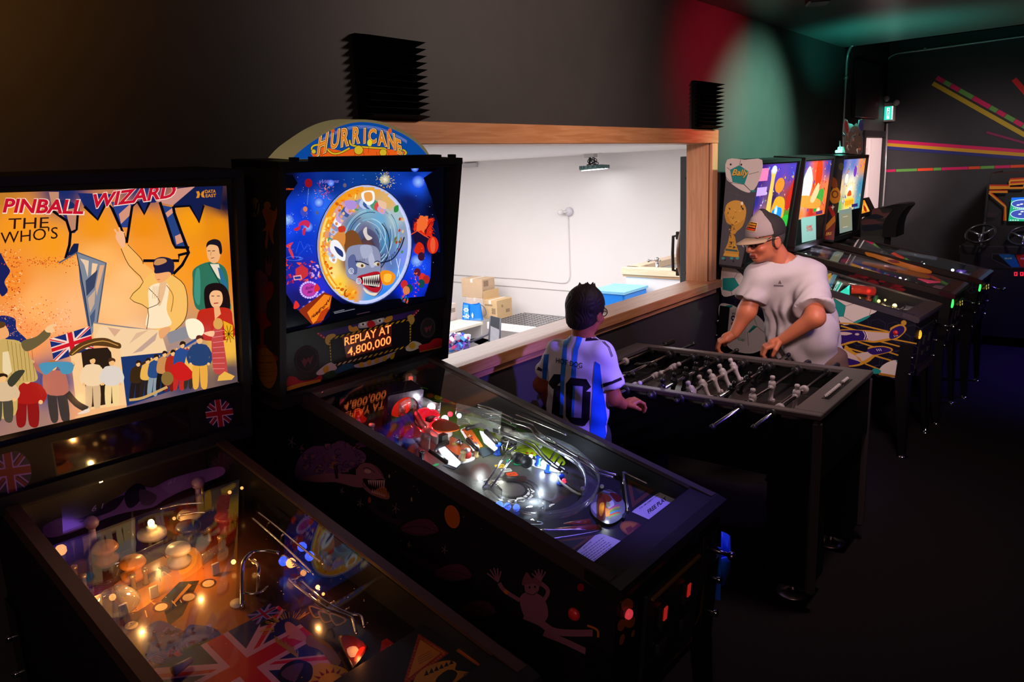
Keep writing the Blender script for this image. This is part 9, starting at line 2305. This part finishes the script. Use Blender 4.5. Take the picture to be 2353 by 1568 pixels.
jer = skin_mb(js,.0058,.03,post=cut_b,disp=fold_b,relax=2).build('jersey',mat('jersey_white',(.66,.62,.66),.7,spec=.25,noise=.04,nscale=200),boy)
ZJ = zz(1200,640,.24242); J = lambda *ps: [ZJ(*p) for p in ps]
def jprint(A):
    bl,b2 = '#2a7ad8','#1a62d0'
    A.poly(J((440,508),(478,508),(455,580),(425,640),(420,760),(400,960),(385,1320),(345,1320),(362,900),(378,700),(392,600)),bl); A.poly(J((528,512),(585,518),(560,600),(530,680),(512,860),(490,1330),(455,1330),(462,900),(480,680),(512,590)),bl)
    A.poly(J((205,722),(252,718),(240,860),(215,1100),(208,1270),(192,1260),(190,880)),b2); A.poly(J((690,785),(738,818),(760,1030),(790,1200),(830,1560),(640,1500),(658,1200),(680,860)),b2)
    A.poly(J((365,540),(408,535),(395,565),(375,560)),'#16101a'); A.poly(J((612,535),(690,560),(730,584),(600,594)),'#16101a')
    A.line(J((760,596),(815,650),(850,745)),1,'#1c1624'); A.line(J((775,596),(828,650),(860,740)),1,'#1c1624')
    A.text('HOT DOG',ZJ(318,800),(13.3,2.75),(1.2,-16.5),'#18121c',.01,fit=4.55)
    for P_ in (((300,908),(362,910),(362,985),(330,1015),(362,1020),(355,1240),(350,1290),(388,1300),(388,1330),(275,1300),(300,1045),(292,1052),(242,995)),((412,1000),(458,942),(608,955),(653,1030),(606,1072),(650,1076),(638,1340),(590,1400),(470,1385),(412,1310))): A.poly(J(*P_),'#17111a')
    A.poly(J((482,1018),(574,1024),(560,1325),(462,1316)),'#a8a0c8'); A.poly(J((482,1018),(502,1019),(488,1318),(462,1316)),bl)
    A.poly(J((152,836),(190,862),(186,884),(136,868)),'#15111a'); A.poly(J((762,998),(850,975),(938,936),(948,962),(860,1000),(770,1034)),'#15111a')
decal(jprint,jer,.0016,artmat('jersey_print',rough=.7,spec=.2),'jersey_print',jer,None,None)
SH = [('c',hpb[0]+Vector((0,0,.07)),hpb[1]+Vector((0,0,.07)),.10,.10,.03)]+[('c',h_,Vector((h_.x+.02,h_.y,.46)),.095,.085,.03) for h_ in hpb]
skin_mb(SH,.011,.03).build('shorts',mat('shorts_dark',(.015,.015,.02),.8),boy)
for h_ in hpb: skin_mb([('c',Vector((h_.x-.02,h_.y,.04)),Vector((h_.x+.13,h_.y-.01,.032)),.038,.032,.02),('e',Vector((h_.x+.06,h_.y,.018)),(.11,.042,.018),None,.01)],.008,.02).build('shoe',mat('shoe_dark',(.03,.03,.032),.6),boy)
def half_b(fn):
    def post(G,D):
        q = (G-np.array(hb_))/sB; a,b,d = [q@np.array(x) for x in RB]; return np.maximum(D,fn(a,b,d)*sB)
    return post
EB = lambda p,rad,k=.01: ('e',HB(*p),tuple(x*sB for x in rad),MB3,k)
tf_ = [('c',HB(x,y,.10),HB(x+.012*math.sin(9*x+y*40),y+.006,.136+.006*math.sin(30*x)),.014,.003,.008) for x,y in ((0,-.02),(.015,-.035),(-.015,-.01),(.03,-.02),(-.03,-.03),(.0,.01),(.02,.0))]
skin_mb([EB((0,-.018,.030),(.089,.106,.099)),EB((0,-.036,-.046),(.070,.070,.056),.03)]+tf_,.0042,.01,post=half_b(lambda a,b,d: np.minimum(np.maximum(np.maximum(b-.03,-.100+.2*abs(a)-d),(b+.0)-(d+.03)*1.2),.04-d+0*a)),
        disp=lambda V,N: .0010*np.sin(np.arctan2((V-np.array(hb_))@np.array(RB[0]),(V-np.array(hb_))@np.array(RB[1]))*34+5*np.sin(V[:,2]*60)+3*np.sin(V[:,0]*140))).build('hair',mat('hair_brown',(.018,.009,.006),.65,spec=.35,noise=.5,nscale=240),boy)
glasses(boy,HB,RB,sB,mat('glasses_black',(.012,.012,.012),.25))
